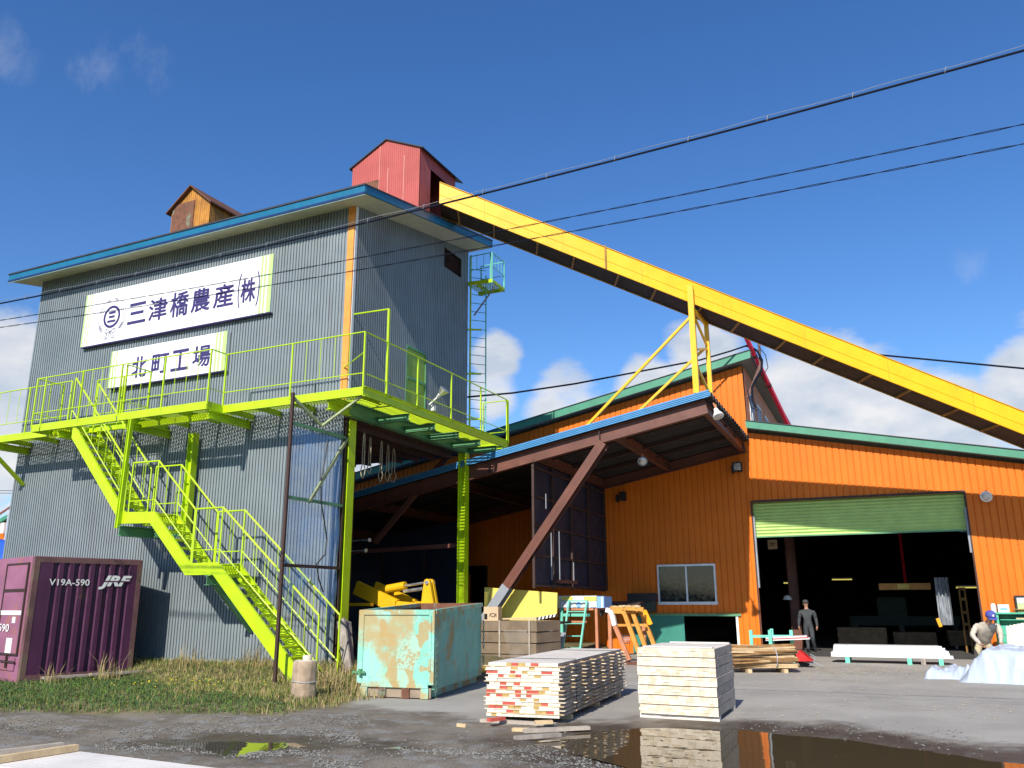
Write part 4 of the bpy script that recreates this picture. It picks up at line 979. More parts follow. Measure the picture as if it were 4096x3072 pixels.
# ================================================================ OVERHEAD CABLES
def span(name, label, pts_px, y, r, twist=0, messenger=False, x_ext=(-60, 60)):
    P = [at(u, v, y=y) for u, v in pts_px]; xs2 = np.array([p.x for p in P]); zs2 = np.array([p.z for p in P])
    co = np.polyfit(xs2, zs2, 2); x = x_ext[0]; pts = []
    xr = np.arange(x_ext[0], x_ext[1], .25)
    f = lambda q: float(np.polyval(co, q))
    t = thing(name, label, 'cable', (0, y, f(0)), 'overhead cables across the yard') if messenger else None
    mb = MB()
    if twist:
        for ph in (0, math.pi):
            pts = [V((q, y+twist*math.cos(q*2*math.pi/.9+ph), f(q)+twist*math.sin(q*2*math.pi/.9+ph))) for q in np.arange(x_ext[0]*.45, x_ext[1]*.45, .09)]
            mb.path(pts, r, 5)
    else: mb.path([V((q, y, f(q))) for q in xr], r, 7)
    o = mb.build(name if not t else "main_cable", M['cable'], t)
    if not t: tag(o, label, 'cable', 'overhead cables across the yard'); return
    mb = MB(); mb.path([V((q, y, f(q)+.05+.008*math.sin(q*6.28/1.35))) for q in np.arange(-25, 25, .15)], .0032, 5); mb.build("messenger_wire", M['grey_paint'], t)
    q = -24.0
    while q < 24:
        mb = MB(); mb.path([V((q+.01*math.cos(a_), y+.02*math.sin(a_), f(q)+.022+.036*math.cos(a_))) for a_ in [k/10*6.283 for k in range(10)]], .004, 5, closed=True); mb.build("hanger_ring", M['grey_paint'], t); q += .92
span("overhead_cable", 'thick black overhead cable hung from a messenger wire, topmost', [(0, 1213), (1024, 1000), (2048, 740), (3072, 478), (4096, 205)], 9.0, .0135, messenger=True)
span("overhead_cable", 'thin twisted overhead cable, upper of the two thin ones', [(0, 1280), (1024, 1115), (2048, 905), (4096, 500)], 9.3, .0045, .007)
span("overhead_cable", 'thin twisted overhead cable, lowest of the three', [(0, 1310), (1024, 1150), (2400, 905), (4096, 575)], 9.3, .0045, .007)
def hang(name, label, pts, r, grp=None, m_=None):
    mb = MB(); mb.path(pts, r, 6); return tag(mb.build(name, m_ or M['cable']), label, 'cable', grp)
# ================================================================ SAWMILL HALL
hall = thing("orange_hall", 'large orange ribbed sheet sawmill hall with green roof edges', 'hall', tuple(HB))
SL, SRR, ND = -26.0, 13.0, 30.0
RIDGE = -1.53
def zl(s): return 10.30-(RIDGE-s)*.2035      # left roof
def zr2(s): return 7.78-.2038*(s+1.96)        # right roof
HOL = [(-1.92-SL, 4.62-SL, 0, 5.07), (-5.58-SL, -2.72-SL, 0, 1.29), (-5.33-SL, -3.36-SL, 1.72, 2.99), (-13.5-SL, -12.1-SL, 0, 3.05)]
mb = MB()
ribbed(mb, hw(SL, 0, 0), HT, -HN, SRR-SL, .21, .03, SPAN, lambda s: 0, lambda s: (zl(SL+s)-.22 if SL+s < -1.9 else zr2(SL+s)-.22), HOL)
mb.build("front_wall", M['orange'], hall)
mb = MB()
for s in np.arange(-21, 12.5, .84):
    for z in (1.5, 3.4, 5.3, 6.8):
        top = (zl(s) if s < -1.9 else zr2(s))-.6
        if z > top or any(h[0]+SL-.15 < s < h[1]+SL+.15 and z < h[3]+.25 for h in HOL): continue
        mb.box(hw(s, -.034, z), (.022, .008, .022), (HT, HN, ZZ))
mb.build("screw_heads", M['rust'], hall)
mb = MB()   # clerestory wall facing right, above the low roof
ribbed(mb, hw(-1.9, .02, 0), HN, HT, 28, .21, .02, SPAN, lambda s: 7.5, lambda s: zl(-1.9)-.2, [(1.0, 2.1, 8.15, 9.25), (3.1, 4.3, 8.15, 9.25), (5.4, 6.6, 8.15, 9.25)])
mb.build("clerestory_wall", M['orange'], hall)
mb = MB()
def hbox(mb, s0, s1, n0, n1, z0, z1, mi=0):
    mb.box(hw((s0+s1)/2, (n0+n1)/2, (z0+z1)/2), (abs(s1-s0), abs(n1-n0), abs(z1-z0)), (HT, HN, ZZ), mi)
hbox(mb, SL, SL+.1, .05, ND, 0, zl(SL)-.08); hbox(mb, SRR-.1, SRR, .05, ND, 0, zr2(SRR)-.08)
mb.prism([hw(SL, ND-.12, 0), hw(SRR, ND-.12, 0), hw(SRR, ND-.12, zr2(SRR)-.07), hw(-1.9, ND-.12, zr2(-1.9)-.07), hw(-1.9, ND-.12, zl(-1.9)-.07), hw(SL, ND-.12, zl(SL)-.07)], HN*.1)
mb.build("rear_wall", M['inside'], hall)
mb = MB(); q = .12
mb.hexa([hw(SL-.5, -.45, zl(SL-.5)-.06), hw(RIDGE, -.45, zl(RIDGE)-.06), hw(RIDGE, ND, zl(RIDGE)-.06), hw(SL-.5, ND, zl(SL-.5)-.06), hw(SL-.5, -.45, zl(SL-.5)+q), hw(RIDGE, -.45, zl(RIDGE)+q), hw(RIDGE, ND, zl(RIDGE)+q), hw(SL-.5, ND, zl(SL-.5)+q)], 0, (1, 0, 0, 0, 0, 0))
lroof = mb.build("roof", [M['dark'], M['soffit']], hall)
mb = MB()
mb.hexa([hw(-1.88, -.4, zr2(-1.9)-.06), hw(SRR+.4, -.4, zr2(SRR+.4)-.06), hw(SRR+.4, ND, zr2(SRR+.4)-.06), hw(-1.88, ND, zr2(-1.9)-.06), hw(-1.88, -.4, zr2(-1.9)+q), hw(SRR+.4, -.4, zr2(SRR+.4)+q), hw(SRR+.4, ND, zr2(SRR+.4)+q), hw(-1.88, ND, zr2(-1.9)+q)], 0, (1, 0, 0, 0, 0, 0))
rroof = mb.build("roof", [M['dark'], M['soffit']], hall)
def fasc(par, s0, z0, s1, z1, n, h):
    mb = MB(); mb.hexa([hw(s0, n-.04, z0-h), hw(s1, n-.04, z1-h), hw(s1, n-.003, z1-h), hw(s0, n-.003, z0-h), hw(s0, n-.04, z0), hw(s1, n-.04, z1), hw(s1, n-.003, z1), hw(s0, n-.003, z0)])
    mb.hexa([hw(s0, n-.07, z0+.003), hw(s1+.02, n-.07, z1+.003), hw(s1+.02, n+.02, z1+.003), hw(s0, n+.02, z0+.003), hw(s0, n-.07, z0+.03), hw(s1+.02, n-.07, z1+.03), hw(s1+.02, n+.02, z1+.03), hw(s0, n+.02, z0+.03)], 1)
    return mb.build("fascia", [M['green_fascia'], M['dark']], par)
fasc(lroof, SL-.5, zl(SL-.5)+.13, RIDGE, zl(RIDGE)+.13, -.45, .28)
fasc(rroof, -1.88, zr2(-1.88)+.13, SRR+.4, zr2(SRR+.4)+.13, -.4, .24)
mb = MB(); mb.hexa([hw(RIDGE+.003, -.45, zl(RIDGE)-.1), hw(RIDGE+.03, -.45, zl(RIDGE)-.1), hw(RIDGE+.03, ND, zl(RIDGE)-.1), hw(RIDGE+.003, ND, zl(RIDGE)-.1), hw(RIDGE+.003, -.45, zl(RIDGE)+.13), hw(RIDGE+.03, -.45, zl(RIDGE)+.13), hw(RIDGE+.03, ND, zl(RIDGE)+.13), hw(RIDGE+.003, ND, zl(RIDGE)+.13)]); mb.build("ridge_trim", M['dark'], lroof)
for n0, n1 in ((1.02, 2.12), (3.12, 4.32), (5.42, 6.62)):
    mb = MB(); hbox(mb, -1.93, -1.85, n0, n1, 8.1, 8.18); hbox(mb, -1.93, -1.85, n0, n1, 9.2, 9.28); 
    for n in (n0+.03, (n0+n1)/2, n1-.03): hbox(mb, -1.93, -1.848, n-.03, n+.03, 8.182, 9.198)
    wn = mb.build("clerestory_window", M['alu'], hall)
    mb = MB(); mb.poly([hw(-1.91, n0, 8.15), hw(-1.91, n1, 8.15), hw(-1.91, n1, 9.25), hw(-1.91, n0, 9.25)]); mb.build("pane", mat('sky_glass', (.25, .3, .36), .1, 0, .05, spec=.8), wn)
# door opening and shutter
mb = MB(); hbox(mb, -1.97, -1.925, -.06, .18, 0, 5.12); hbox(mb, 4.625, 4.67, -.06, .18, 0, 5.12); hbox(mb, -1.922, 4.622, -.06, .1, 5.075, 5.14); mb.build("door_frame", M['darkbrown'], hall)
mb = MB(); zz_ = [5.3-.055*k for k in range(26)]
mb.sheet([[hw(-1.96, .16+(0 if k % 2 else .045), z), hw(4.66, .16+(0 if k % 2 else .045), z)] for k, z in enumerate(zz_)])
shu = mb.build("roller_shutter", M['shutter'], hall)
mb = MB(); hbox(mb, -1.95, 4.65, .13, .19, 3.88, 3.925); mb.build("bottom_bar", M['green_steel'], shu)
for s_ in (-1.9, 4.6): 
    mb = MB(); hbox(mb, s_-.03, s_+.03, -.03, .12, 2.2 if s_ < 0 else 3.2, 4.6); mb.build("guide_rail", M['grey_paint'], shu)
# sash window
mb = MB(); sa, sb, za, zb2 = -5.37, -3.32, 1.68, 3.03
for a, b, c, d in ((sa, sb, zb2-.07, zb2), (sa-.02, sb+.02, za-.03, za+.07), (sa, sa+.06, za+.072, zb2-.072), (sb-.06, sb, za+.072, zb2-.072)): hbox(mb, a, b, -.09, .02, c, d)
hbox(mb, (sa+sb)/2-.03, (sa+sb)/2+.03, -.06, .02, za+.072, zb2-.072)
wd = mb.build("window", M['alu'], hall)
mb = MB()
for a, b, n in ((sa+.062, (sa+sb)/2-.032, -.02), ((sa+sb)/2+.032, sb-.062, -.03)): mb.poly([hw(a, n, za+.075), hw(b, n, za+.075), hw(b, n, zb2-.075), hw(a, n, zb2-.075)])
mb.build("pane", M['glass'], wd)
# low opening: sliding teal leaf, lintel, jamb
mb = MB(); hbox(mb, -6.1, -2.55, -.1, -.035, 1.27, 1.35); mb.build("lintel_rail", M['green_steel'], hall)
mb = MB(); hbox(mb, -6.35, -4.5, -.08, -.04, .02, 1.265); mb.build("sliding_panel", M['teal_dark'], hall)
mb = MB(); hbox(mb, -2.735, -2.66, -.07, .05, 0, 1.265); mb.build("jamb", M['pipewhite'], hall)
mb = MB()
for a, b, c, d in ((-13.55, -12.05, 3.05, 3.14), (-13.55, -13.46, 0, 3.048), (-12.14, -12.05, 0, 3.048)): hbox(mb, a, b, -.08, .05, c, d)
mb.build("side_door_frame", M['black'], hall)
mb = MB(); hbox(mb, -13.3, -12.95, .3, .34, 1.7, 2.85); mb.build("glimpse_panel", M['orange'], hall)
# inside
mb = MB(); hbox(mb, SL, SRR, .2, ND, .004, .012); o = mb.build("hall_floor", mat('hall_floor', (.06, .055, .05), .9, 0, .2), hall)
mb = MB(); mb.hbeam(hw(-1.2, 4.4, 0), hw(-1.2, 4.4, 7), .34, .34, (1, 0, 0)); mb.build("inside_column", M['brown'], hall)
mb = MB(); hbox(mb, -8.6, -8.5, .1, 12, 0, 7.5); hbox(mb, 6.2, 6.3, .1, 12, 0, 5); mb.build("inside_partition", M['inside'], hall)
c = hpt(3090, 2178, 3.0); s_, z_ = hp(3090, 2178, 3.0); t = thing("notice", 'pale paper notice high on the dark post inside the big door', 'notice', tuple(hw(s_, 3, z_)))
mb = MB(); hbox(mb, s_-.17, s_+.17, 3.0, 3.03, z_-.17, z_+.17); mb.build("board", M['card'], t)
mb = MB(); hbox(mb, s_-.1, s_+.1, 2.99, 2.998, z_+.03, z_+.06); hbox(mb, s_-.1, s_+.06, 2.99, 2.998, z_-.04, z_-.01); mb.build("printing", M['black'], t)

# ================================================================ CANOPY
DC = -7.3
can = thing("canopy", 'brown steel lean-to canopy with a blue folded roof in front of the orange hall', 'canopy', tuple(hw(-8, DC, 0)))
def zc_(s): return 7.22-.192*(-1.9-s)          # underside of roof sheet
CSL = -22.0
mb = MB(); prof = [(0, 0), (.10, 0), (.17, .15), (.31, .15), (.38, 0)]; n = DC-.05; row = []
while n < 0:
    for a, d in prof[:4]: row.append((n+a, d))
    n += .42
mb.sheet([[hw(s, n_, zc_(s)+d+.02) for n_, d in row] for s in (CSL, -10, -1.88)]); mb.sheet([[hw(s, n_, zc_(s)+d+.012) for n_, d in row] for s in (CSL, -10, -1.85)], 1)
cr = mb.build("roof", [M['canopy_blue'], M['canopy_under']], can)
mb = MB()
for k, (z0_, z1_, o_) in enumerate(((.0, .035, .03), (.05, .085, .03), (.10, .135, .03), (.15, .195, .03))):
    mb.hexa([hw(CSL, DC-.085-o_, zc_(CSL)+z0_), hw(-1.88, DC-.085-o_, zc_(-1.88)+z0_), hw(-1.88, DC-.082, zc_(-1.88)+z0_), hw(CSL, DC-.082, zc_(CSL)+z0_), hw(CSL, DC-.085-o_, zc_(CSL)+z1_), hw(-1.88, DC-.085-o_, zc_(-1.88)+z1_), hw(-1.88, DC-.082, zc_(-1.88)+z1_), hw(CSL, DC-.082, zc_(CSL)+z1_)])
mb.build("edge_gutter", M['canopy_blue'], cr)
mb = MB(); mb.hexa([hw(CSL, DC-.08, zc_(CSL)+.002), hw(-1.89, DC-.08, zc_(-1.89)+.002), hw(-1.89, DC-.052, zc_(-1.89)+.002), hw(CSL, DC-.052, zc_(CSL)+.002), hw(CSL, DC-.08, zc_(CSL)+.19), hw(-1.89, DC-.08, zc_(-1.89)+.19), hw(-1.89, DC-.052, zc_(-1.89)+.19), hw(CSL, DC-.052, zc_(CSL)+.19)]); mb.build("gutter_back", mat('shaded_blue', (.02, .09, .2), .5), cr)  # darker blue puts recess shade between the gutter ridges into the colour
ZC = lambda s, d: zc_(s)+d
mb = MB(); mb.hbeam(hw(CSL, DC+.1, zc_(CSL)-.22), hw(-2.0, DC+.1, zc_(-2.0)-.22), .2, .40, (0, 0, 1), .02); mb.build("front_beam", M['brown'], can)
for s in (-5.1, -8.6, -12.2):
    mb = MB(); mb.bar(hw(s, DC-.008, zc_(s)-.41), hw(s, DC-.008, zc_(s)-.03), .03, .02, (0, 1, 0)); mb.build("stiffener", M['darkbrown'], can)
mb = MB(); mb.hbeam(hw(CSL, -.12, zc_(CSL)-.2), hw(-2.0, -.12, zc_(-2.0)-.2), .15, .34); mb.build("wall_beam", M['brown'], can)
for s in (-2.1, -4.75, -7.2, -10.2, -13.2, -16.2):
    mb = MB(); mb.hbeam(hw(s, DC+.22, zc_(s)-.18), hw(s, -.2, zc_(s)-.18), .16, .3); mb.build("rafter", M['brown'], can)
for n in (-5.6, -3.7, -1.9):
    mb = MB(); mb.bar(hw(CSL, n, zc_(CSL)-.06), hw(-2.0, n, zc_(-2.0)-.06), .07, .1); mb.build("purlin", M['darkbrown'], can)
for (s0, s1), nm in (((-5.0, -9.75), 0),):
    z0_ = zc_(s0)-.42; z1_ = -.05 if nm == 0 else .6
    p, q = hw(s0, DC+.1, z0_), hw(s1, DC+.1, z1_)
    k = (1.82-z0_)/(z1_-z0_) if nm == 0 else 1
    f = (2.2-z0_)/(z1_-z0_) if nm == 0 else 1
    mid = p+(q-p)*f
    mb = MB(); mb.hbeam(p, mid, .26, .30, (0, -1, 0), .02); mb.bar(p, mid, .035, .31, (0, -1, 0)) ; stt = mb.build("strut", M['brown'], can)
    if nm == 0: mb = MB(); mb.hbeam(mid, q, .27, .32, (0, -1, 0), .025); mb.build("concrete_coat", M['grey_paint'], stt)
# lamps
def disc_lamp(name, label, c, r, ax, m1=None, grp=None):
    t = thing(name, label, 'lamp', tuple(c), grp); Z = V(ax).normalized(); X = Z.orthogonal().normalized(); Y = Z.cross(X)
    mb = MB(); mb.lathe([(r*.35, -.22), (r*.5, -.12), (r, .02), (r*1.02, .05), (r*.96, .055)], c, 16, (X, Y, Z)); mb.build("shade", m1 or M['pipewhite'], t)
    mb = MB(); mb.lathe([(r*.9, .04), (r*.6, .07), (r*.2, .085)], c, 16, (X, Y, Z)); mb.build("lens", M['chrome'], t)
    mb = MB(); mb.tube(V(c)-Z*.2, V(c)-Z*.2+V((0, .0, .14)), .03, 6); mb.tube(V(c)-Z*.12, V(c)-Z*.42, .022, 6); mb.build("bracket", M['salmon'], t); return t
s_, z_ = hp(2872, 1660, DC+.1); disc_lamp("canopy_lamp", 'white shaded lamp at the front right corner of the canopy', hw(s_, DC+.1, z_), .15, (.35, -.35, -1))
s_, z_ = hp(2570, 1843, -5.4); disc_lamp("canopy_lamp", 'pale round lamp hanging under the canopy between two rafters', hw(s_, -5.4, z_), .15, (.2, -.8, -.5), M['grey_paint'])
s_, z_ = hp(3945, 1985, -.35); disc_lamp("wall_lamp", 'round white lamp on the orange wall right of the big door', hw(s_, -.35, z_), .17, (-.1, -1, -.35))
# floodlight boxes under the eave on the wall
for i, (u, v, lab) in enumerate([(2955, 1868, 'dark floodlight on the orange wall under the canopy corner'), (2492, 1985, 'small dark box on the orange wall beside the blue screen')]):
    s_, z_ = hp(u, v, -.3); t = thing("wall_floodlight" if i == 0 else "wall_box", lab, 'floodlight' if i == 0 else 'box', tuple(hw(s_, -.3, z_)))
    mb = MB(); hbox(mb, s_-(.2 if i == 0 else .1), s_+(.12 if i == 0 else .1), -.42, -.18, z_-.16, z_+.16); hbox(mb, s_-.24, s_-.2, -.45, -.12, z_-.2, z_+.05); mb.build("housing", M['black'], t)
    if i == 0:
        mb = MB(); hbox(mb, s_-.15, s_+.08, -.43, -.4201, z_-.12, z_+.12); mb.build("glass", M['chrome'], t)
        mb = MB(); mb.tube(hw(s_, -.03, z_+.2), hw(s_, -.25, z_+.05), .03); mb.build("bracket", M['alu'], t)

# ================================================================ SCREENS under the canopy
scn = thing("windbreak_screen", 'dark blue sheeted frame hanging from the canopy rafter, facing the doorway', 'screen', tuple(hw(-7.2, -3.6, 2.2)))
SS = -7.25
mb = MB(); mb.poly([hw(SS-.03, -7.2, 2.25), hw(SS-.03, -.15, 2.12), hw(SS-.03, -.15, zc_(SS)-.35), hw(SS-.03, -7.2, zc_(SS)-.35)]); mb.build("sheet", M['darkblue'], scn)
for n in (-7.2, -5.6, -3.9, -2.1, -.2):
    mb = MB(); hbox(mb, SS, SS+.07, n-.035, n+.035, 2.15, zc_(SS)-.34); mb.build("post", M['darkbrown'], scn)
for k in range(5):
    z = 2.22+k*.86; mb = MB(); hbox(mb, SS+.0, SS+.06, -7.25, -.16, z-.03, z+.03); mb.build("rail", M['darkbrown'], scn)
for n, z0_, z1_ in ((-5.9, 2.4, 4.0), (-5.2, 2.4, 3.9), (-3.9, 2.4, 3.0), (-6.3, 4.5, 4.95)):
    mb = MB(); hbox(mb, SS+.075, SS+.1, n-.02, n+.02, z0_, z1_); mb.build("slat", M['grey_paint'], scn)
mb = MB(); hbox(mb, SS+.08, SS+.2, -5.6, -3.9, 2.32, 2.42); mb.build("ledge", M['brown'], scn)
scn2 = thing("windbreak_wall", 'dark blue panel wall beyond the tower columns under the canopy', 'screen', tuple(hw(-15, -3, 0)))
mb = MB(); mb.poly([hw(-19, -2.6, .2), hw(-11.6, -2.6, .2), hw(-11.6, -2.6, 4.7), hw(-19, -2.6, 3.7)]); mb.build("sheet", M['darkblue'], scn2)
mb = MB()
for s in (-18.9, -17, -15.2, -13.4, -11.65): hbox(mb, s-.04, s+.04, -2.68, -2.61, 0, 3.7)
mb.build("post", M['darkbrown'], scn2)

# ================================================================ MAST, POLE, CABLES at the clerestory
mast = thing("cable_mast", 'rusty mast with bundled black cables at the clerestory corner', 'mast', tuple(hw(-1.75, -.1, 8.3)))
mp_ = [hpt(2990, 1590, -.3), hpt(3012, 1530, -.3), hpt(3042, 1460, -.25), hpt(3036, 1370, -.25)]
mb = MB(); mb.bar(mp_[0], mp_[2], .09, .09); mb.bar(mp_[2], mp_[3], .08, .08); mb.build("pole", M['brown'], mast)
mb = MB(); mb.path([hpt(u, v, -.38) for u, v in ((2985, 1383), (3005, 1388), (3030, 1405), (3048, 1440), (3046, 1480), (3022, 1520), (3008, 1550), (3010, 1600), (3022, 1630))], .045, 6); mb.build("cable_bundle", M['cable'], mast)
mb = MB(); mb.path([hpt(u, v, -.42) for u, v in ((3030, 1380), (3062, 1420), (3072, 1470), (3050, 1505))], .015, 5); mb.path([hpt(u, v, -.42) for u, v in ((2990, 1560), (2998, 1600), (3005, 1630), (3030, 1642))], .02, 5); mb.build("loose_cable", M['cable'], mast)
rp = thing("red_pole", 'long red pole leaning past the clerestory roof edge', 'pole', tuple(hpt(3160, 1713, 2.2)))
mb = MB(); a_, b_ = hpt(3160, 1715, 2.0), hpt(2975, 1330, -.9); mb.bar(a_, b_, .12, .12); mb.build("pole", M['redpole'], rp)
mb = MB()
for f in (.45, .75): 
    c = a_+(b_-a_)*f; mb.bar(c, c+(b_-a_)*.02, .13, .13)
mb.build("band", M['darkbrown'], rp)
hang("service_cable", 'black service cable from the tower to the clerestory mast', [at(1870, 1588, y=22.9)]+[at(u, v, y=22.9+(u-1870)/1115*6.7) for u, v in ((2050, 1572), (2300, 1535), (2600, 1478), (2800, 1440), (2920, 1405))]+[hpt(2985, 1383, -.38)], .032)
hang("service_cable", 'single dark wire in the sky right of the conveyor', [at(3500, 1418, y=38), at(3800, 1446, y=38), at(4096, 1474, y=38), at(4500, 1510, y=38)], .04)
for i, v0 in enumerate((1962, 1972)):
    hang("service_cable", ['upper thin far wire at the left edge beside the tower', 'lower thin far wire at the left edge beside the tower'][i], [at(-300, v0-2, y=40), at(70, v0+1, y=40), at(300, v0+3, y=40)], .02)
# background between the columns: dust collector on the hall roof
dc = thing("dust_collector", 'rusty round tank with a pale green cover seen between the tower columns', 'tank', tuple(hw(-15.5, 9, 6)))
c0 = at(1590, 1860, y=34); mb = MB(); mb.lathe([(.75, -2.5), (.75, .35), (.6, .45)], c0, 18); mb.build("tank", M['rust'], dc)
c1 = at(1665, 1830, y=34.6); mb = MB(); mb.lathe([(1.5, -2.0), (1.5, -.15), (.9, .1), (.2, .2)], c1+V((.5, 0, 0)), 20); mb.build("cover", M['shutter'], dc)

# ================================================================ INSIDE THE HALL
def hthing(name, label, cat, s, n, z=0, grp=None): return thing(name, label, cat, tuple(hw(s, n, z)), grp)
s_, z_ = hp(3612, 2344, 6.0)
hoist = hthing("hoist_beam", 'orange lifting beam hanging from a red chain inside the hall', 'hoist', s_, 6.0, z_)
sa_ = hp(3515, 2344, 6)[0]; sb_ = hp(3722, 2346, 6)[0]
mb = MB(); hbox(mb, sa_, sb_, 5.9, 6.1, z_-.14, z_+.1); mb.build("beam", M['kick'], hoist)
mb = MB(); hbox(mb, s_-.2, s_+.2, 5.88, 5.895, z_-.11, z_+.07); mb.build("label_plate", M['paleyellow'], hoist)
mb = MB(); 
for k in range(22): 
    c = hw(s_+.1, 6, z_+.15+k*.13); mb.path([c+V((.035*math.cos(a), .035*math.sin(a) if k % 2 else 0, .08*math.sin(a) if k % 2 == 0 else .08*math.cos(a+1.57))) for a in [j/8*6.283 for j in range(8)]], .014, 4, closed=True)
mb.build("chain", M['redpole'], hoist)
pl_ = hthing("plastic_curtain", 'crumpled clear plastic sheet hanging inside the right of the big door', 'plastic sheet', 3.3, 2.5)
(sa_, za), (sb_, zb2) = hp(3735, 2310, 2.5), hp(3815, 2500, 2.5); mb = MB(); rows = []
for j in range(16):
    rows.append([hw(sa_+(sb_-sa_)*k/14, 2.5+.12*mnoise.noise(V((k*.9, j*.35, 4)))+.1*math.sin(k*1.7), za+(zb2-za)*j/15) for k in range(15)])
mb.sheet(rows); mb.build("sheet", M['plastic'], pl_, True)
mb = MB(); mb.bar(hw(3.03, 1.9, 1.03), hw(3.10, 1.9, .77), .10, .03, (0, -1, 0)); o = mb.build("yellow_tag", M['brightorange']); 
p = hpt(3756, 2490, .9); o.data.vertices.foreach_set('co', [c for v_ in mb.v for c in (V(v_)+p-hw(3.06, 1.9, .9))]); tag(o, 'small yellow strip hanging just inside the hall door', 'strip')
tl = emit('tube_glow', (1, .85, .2), .5)
for i, (u, v, n, L) in enumerate([(3368, 2318, 14, .9), (3150, 2332, 12, .35), (3870, 2350, 8, .8)]):
    s_, z_ = hp(u, v, n); t = hthing("tube_lamp", ['lit yellow tube lamp deep in the middle of the hall', 'short lit lamp deep in the hall behind the brown post', 'lit yellow tube lamp at the right inside of the hall door'][i], 'lamp', s_, n, z_, 'lit tube lamps inside the hall')
    mb = MB(); mb.tube(hw(s_-L/2, n, z_), hw(s_+L/2, n, z_), .03, 6); mb.build("tube", tl, t); mb = MB(); hbox(mb, s_-L/2, s_+L/2, n-.05, n+.05, z_+.035, z_+.09); mb.build("housing", M['grey_paint'], t)
def board_stack(name, label, s0, s1, n0, n1, nl, m_, z0=.12, th=.06, grp=None):
    t = hthing(name, label, 'lumber stack', (s0+s1)/2, (n0+n1)/2, 0, grp)
    for s in (s0+.2, s1-.25):
        mb = MB(); hbox(mb, s, s+.09, n0, n1, .012, z0); mb.build("bearer", M['wood_old'], t)
    for k in range(nl):
        mb = MB(); j = 6
        for q in range(j):
            a = n0+(n1-n0)*q/j; hbox(mb, s0+rnd.uniform(0, .05), s1-rnd.uniform(0, .05), a+.003, a+(n1-n0)/j-.003, z0+k*th+.004, z0+(k+1)*th-.006)
        mb.build("board_layer", m_, t)
    return t
wb = mat('dim_boards', (.16, .11, .06), .8, 0, .2, 5)
board_stack("inside_lumber", 'stack of brown boards just inside the big door behind the standing worker', .15, 1.9, 5.2, 6.4, 11, wb)
board_stack("inside_lumber", 'low stack of boards inside the middle of the big door', 2.1, 3.6, 6.0, 7.2, 8, wb)
board_stack("inside_lumber", 'dim stack of boards inside the right half of the big door', 4.0, 5.8, 6.4, 7.6, 9, wb)
t = hthing("saw_bench", 'dark machine bench standing deep in the hall', 'machine', 2.6, 12, 0)
mb = MB(); hbox(mb, .4, 4.8, 11.5, 12.6, .7, 1.1); hbox(mb, 1.6, 2.8, 11.6, 12.5, 1.1, 1.9); mb.build("bed", mat('machine_green', (.008, .03, .025), .6), t)
for s in (.6, 2.5, 4.6): mb = MB(); hbox(mb, s-.1, s+.1, 11.6, 12.5, .012, .7); mb.build("leg", M['black'], t)
t = hthing("hard_hat_hook", 'white helmet hung on the brown post inside the big door', 'helmet', -.9, 3.8, 2.2)
p = hpt(3150, 2398, 3.9); mb = MB(); mb.lathe([(.16, 0), (.15, .06), (.12, .12), (.05, .16)], p, 12); mb.build("shell", M['pipewhite'], t); mb = MB(); mb.lathe([(.19, -.012), (.185, -.002)], p, 12); mb.build("brim", M['pipewhite'], t)
t = hthing("yellow_ladder_rack", 'yellow guard frame inside the right edge of the door', 'rack', 4.2, 3, 0)
mb = MB(); p0, p1 = hp(3838, 2375, 4)[0], hp(3860, 2375, 4)[0]
for s in (p0, p1): hbox(mb, s-.03, s+.03, 3.97, 4.03, .012, 2.2)
mb.build("upright", M['belly_rib'], t)
for z in (.9, 1.3, 1.75, 2.1): mb = MB(); hbox(mb, p0+.03, p1-.03, 3.98, 4.02, z, z+.1); mb.build("rung", M['belly_rib'], t)
# ================================================================ FREIGHT CONTAINER
ct = thing("freight_container", 'faded purple freight container with white lettering standing left of the tower', 'container', tuple(CP))
HCN = 2.76; CO = -CS       # outward normal of the end wall
def cpt(f, o_, z): return CP+CF*f+CO*o_+ZZ*z
def cbox(mb, f0, f1, o0, o1, z0, z1, mi=0): mb.box(cpt((f0+f1)/2, (o0+o1)/2, (z0+z1)/2), (f1-f0, o1-o0, z1-z0), (CF, CO, ZZ), mi)
mb = MB()
ribbed(mb, CP+CF*.32-CO*.06, CF, CO, 1.92, .24, .055, [(0, 1), (.42, 1), (.58, 0), (.86, 0)], lambda s: .16, lambda s: HCN-.12)
cbox(mb, .12, .32, -.05, -.008, .16, HCN-.12); cbox(mb, 2.24, 2.43, -.05, -.008, .16, HCN-.12)
mb.build("end_wall", M['purple'], ct)
mb = MB()
for f in (0, 2.43): cbox(mb, f, f+.12, -.14, 0, 0, HCN)
cbox(mb, .121, 2.429, -.1, -.003, HCN-.12, HCN); cbox(mb, .121, 2.429, -.1, -.003, 0, .16)
mb.build("end_frame", mat('frame_purple', (.13, .06, .06), .6, 0, .2, 3, dirt=[((.16, .11, .07), .7, 2, .5)]), ct)
mb = MB(); cbox(mb, .03, 2.52, -3.75, -.14, HCN-.02, HCN+.02); mb.build("roof", M['purple_light'], ct)
mb = MB(); cbox(mb, 2.5, 2.54, -3.75, -.141, .05, HCN-.021); cbox(mb, .1, 2.5, -3.75, -3.7, .05, HCN-.021); mb.build("far_wall", M['purple'], ct)
mb = MB()
def sbox(mb, a, b, d0, d1, z0, z1, mi=0): mb.box(CP+CS*((a+b)/2)-CF*((d0+d1)/2)+ZZ*((z0+z1)/2), (b-a, d1-d0, z1-z0), (CS, -CF, ZZ), mi)
sbox(mb, .141, 3.75, -.05, -.004, .0, HCN-.021)
mb.build("side_wall", M['purple_light'], ct)
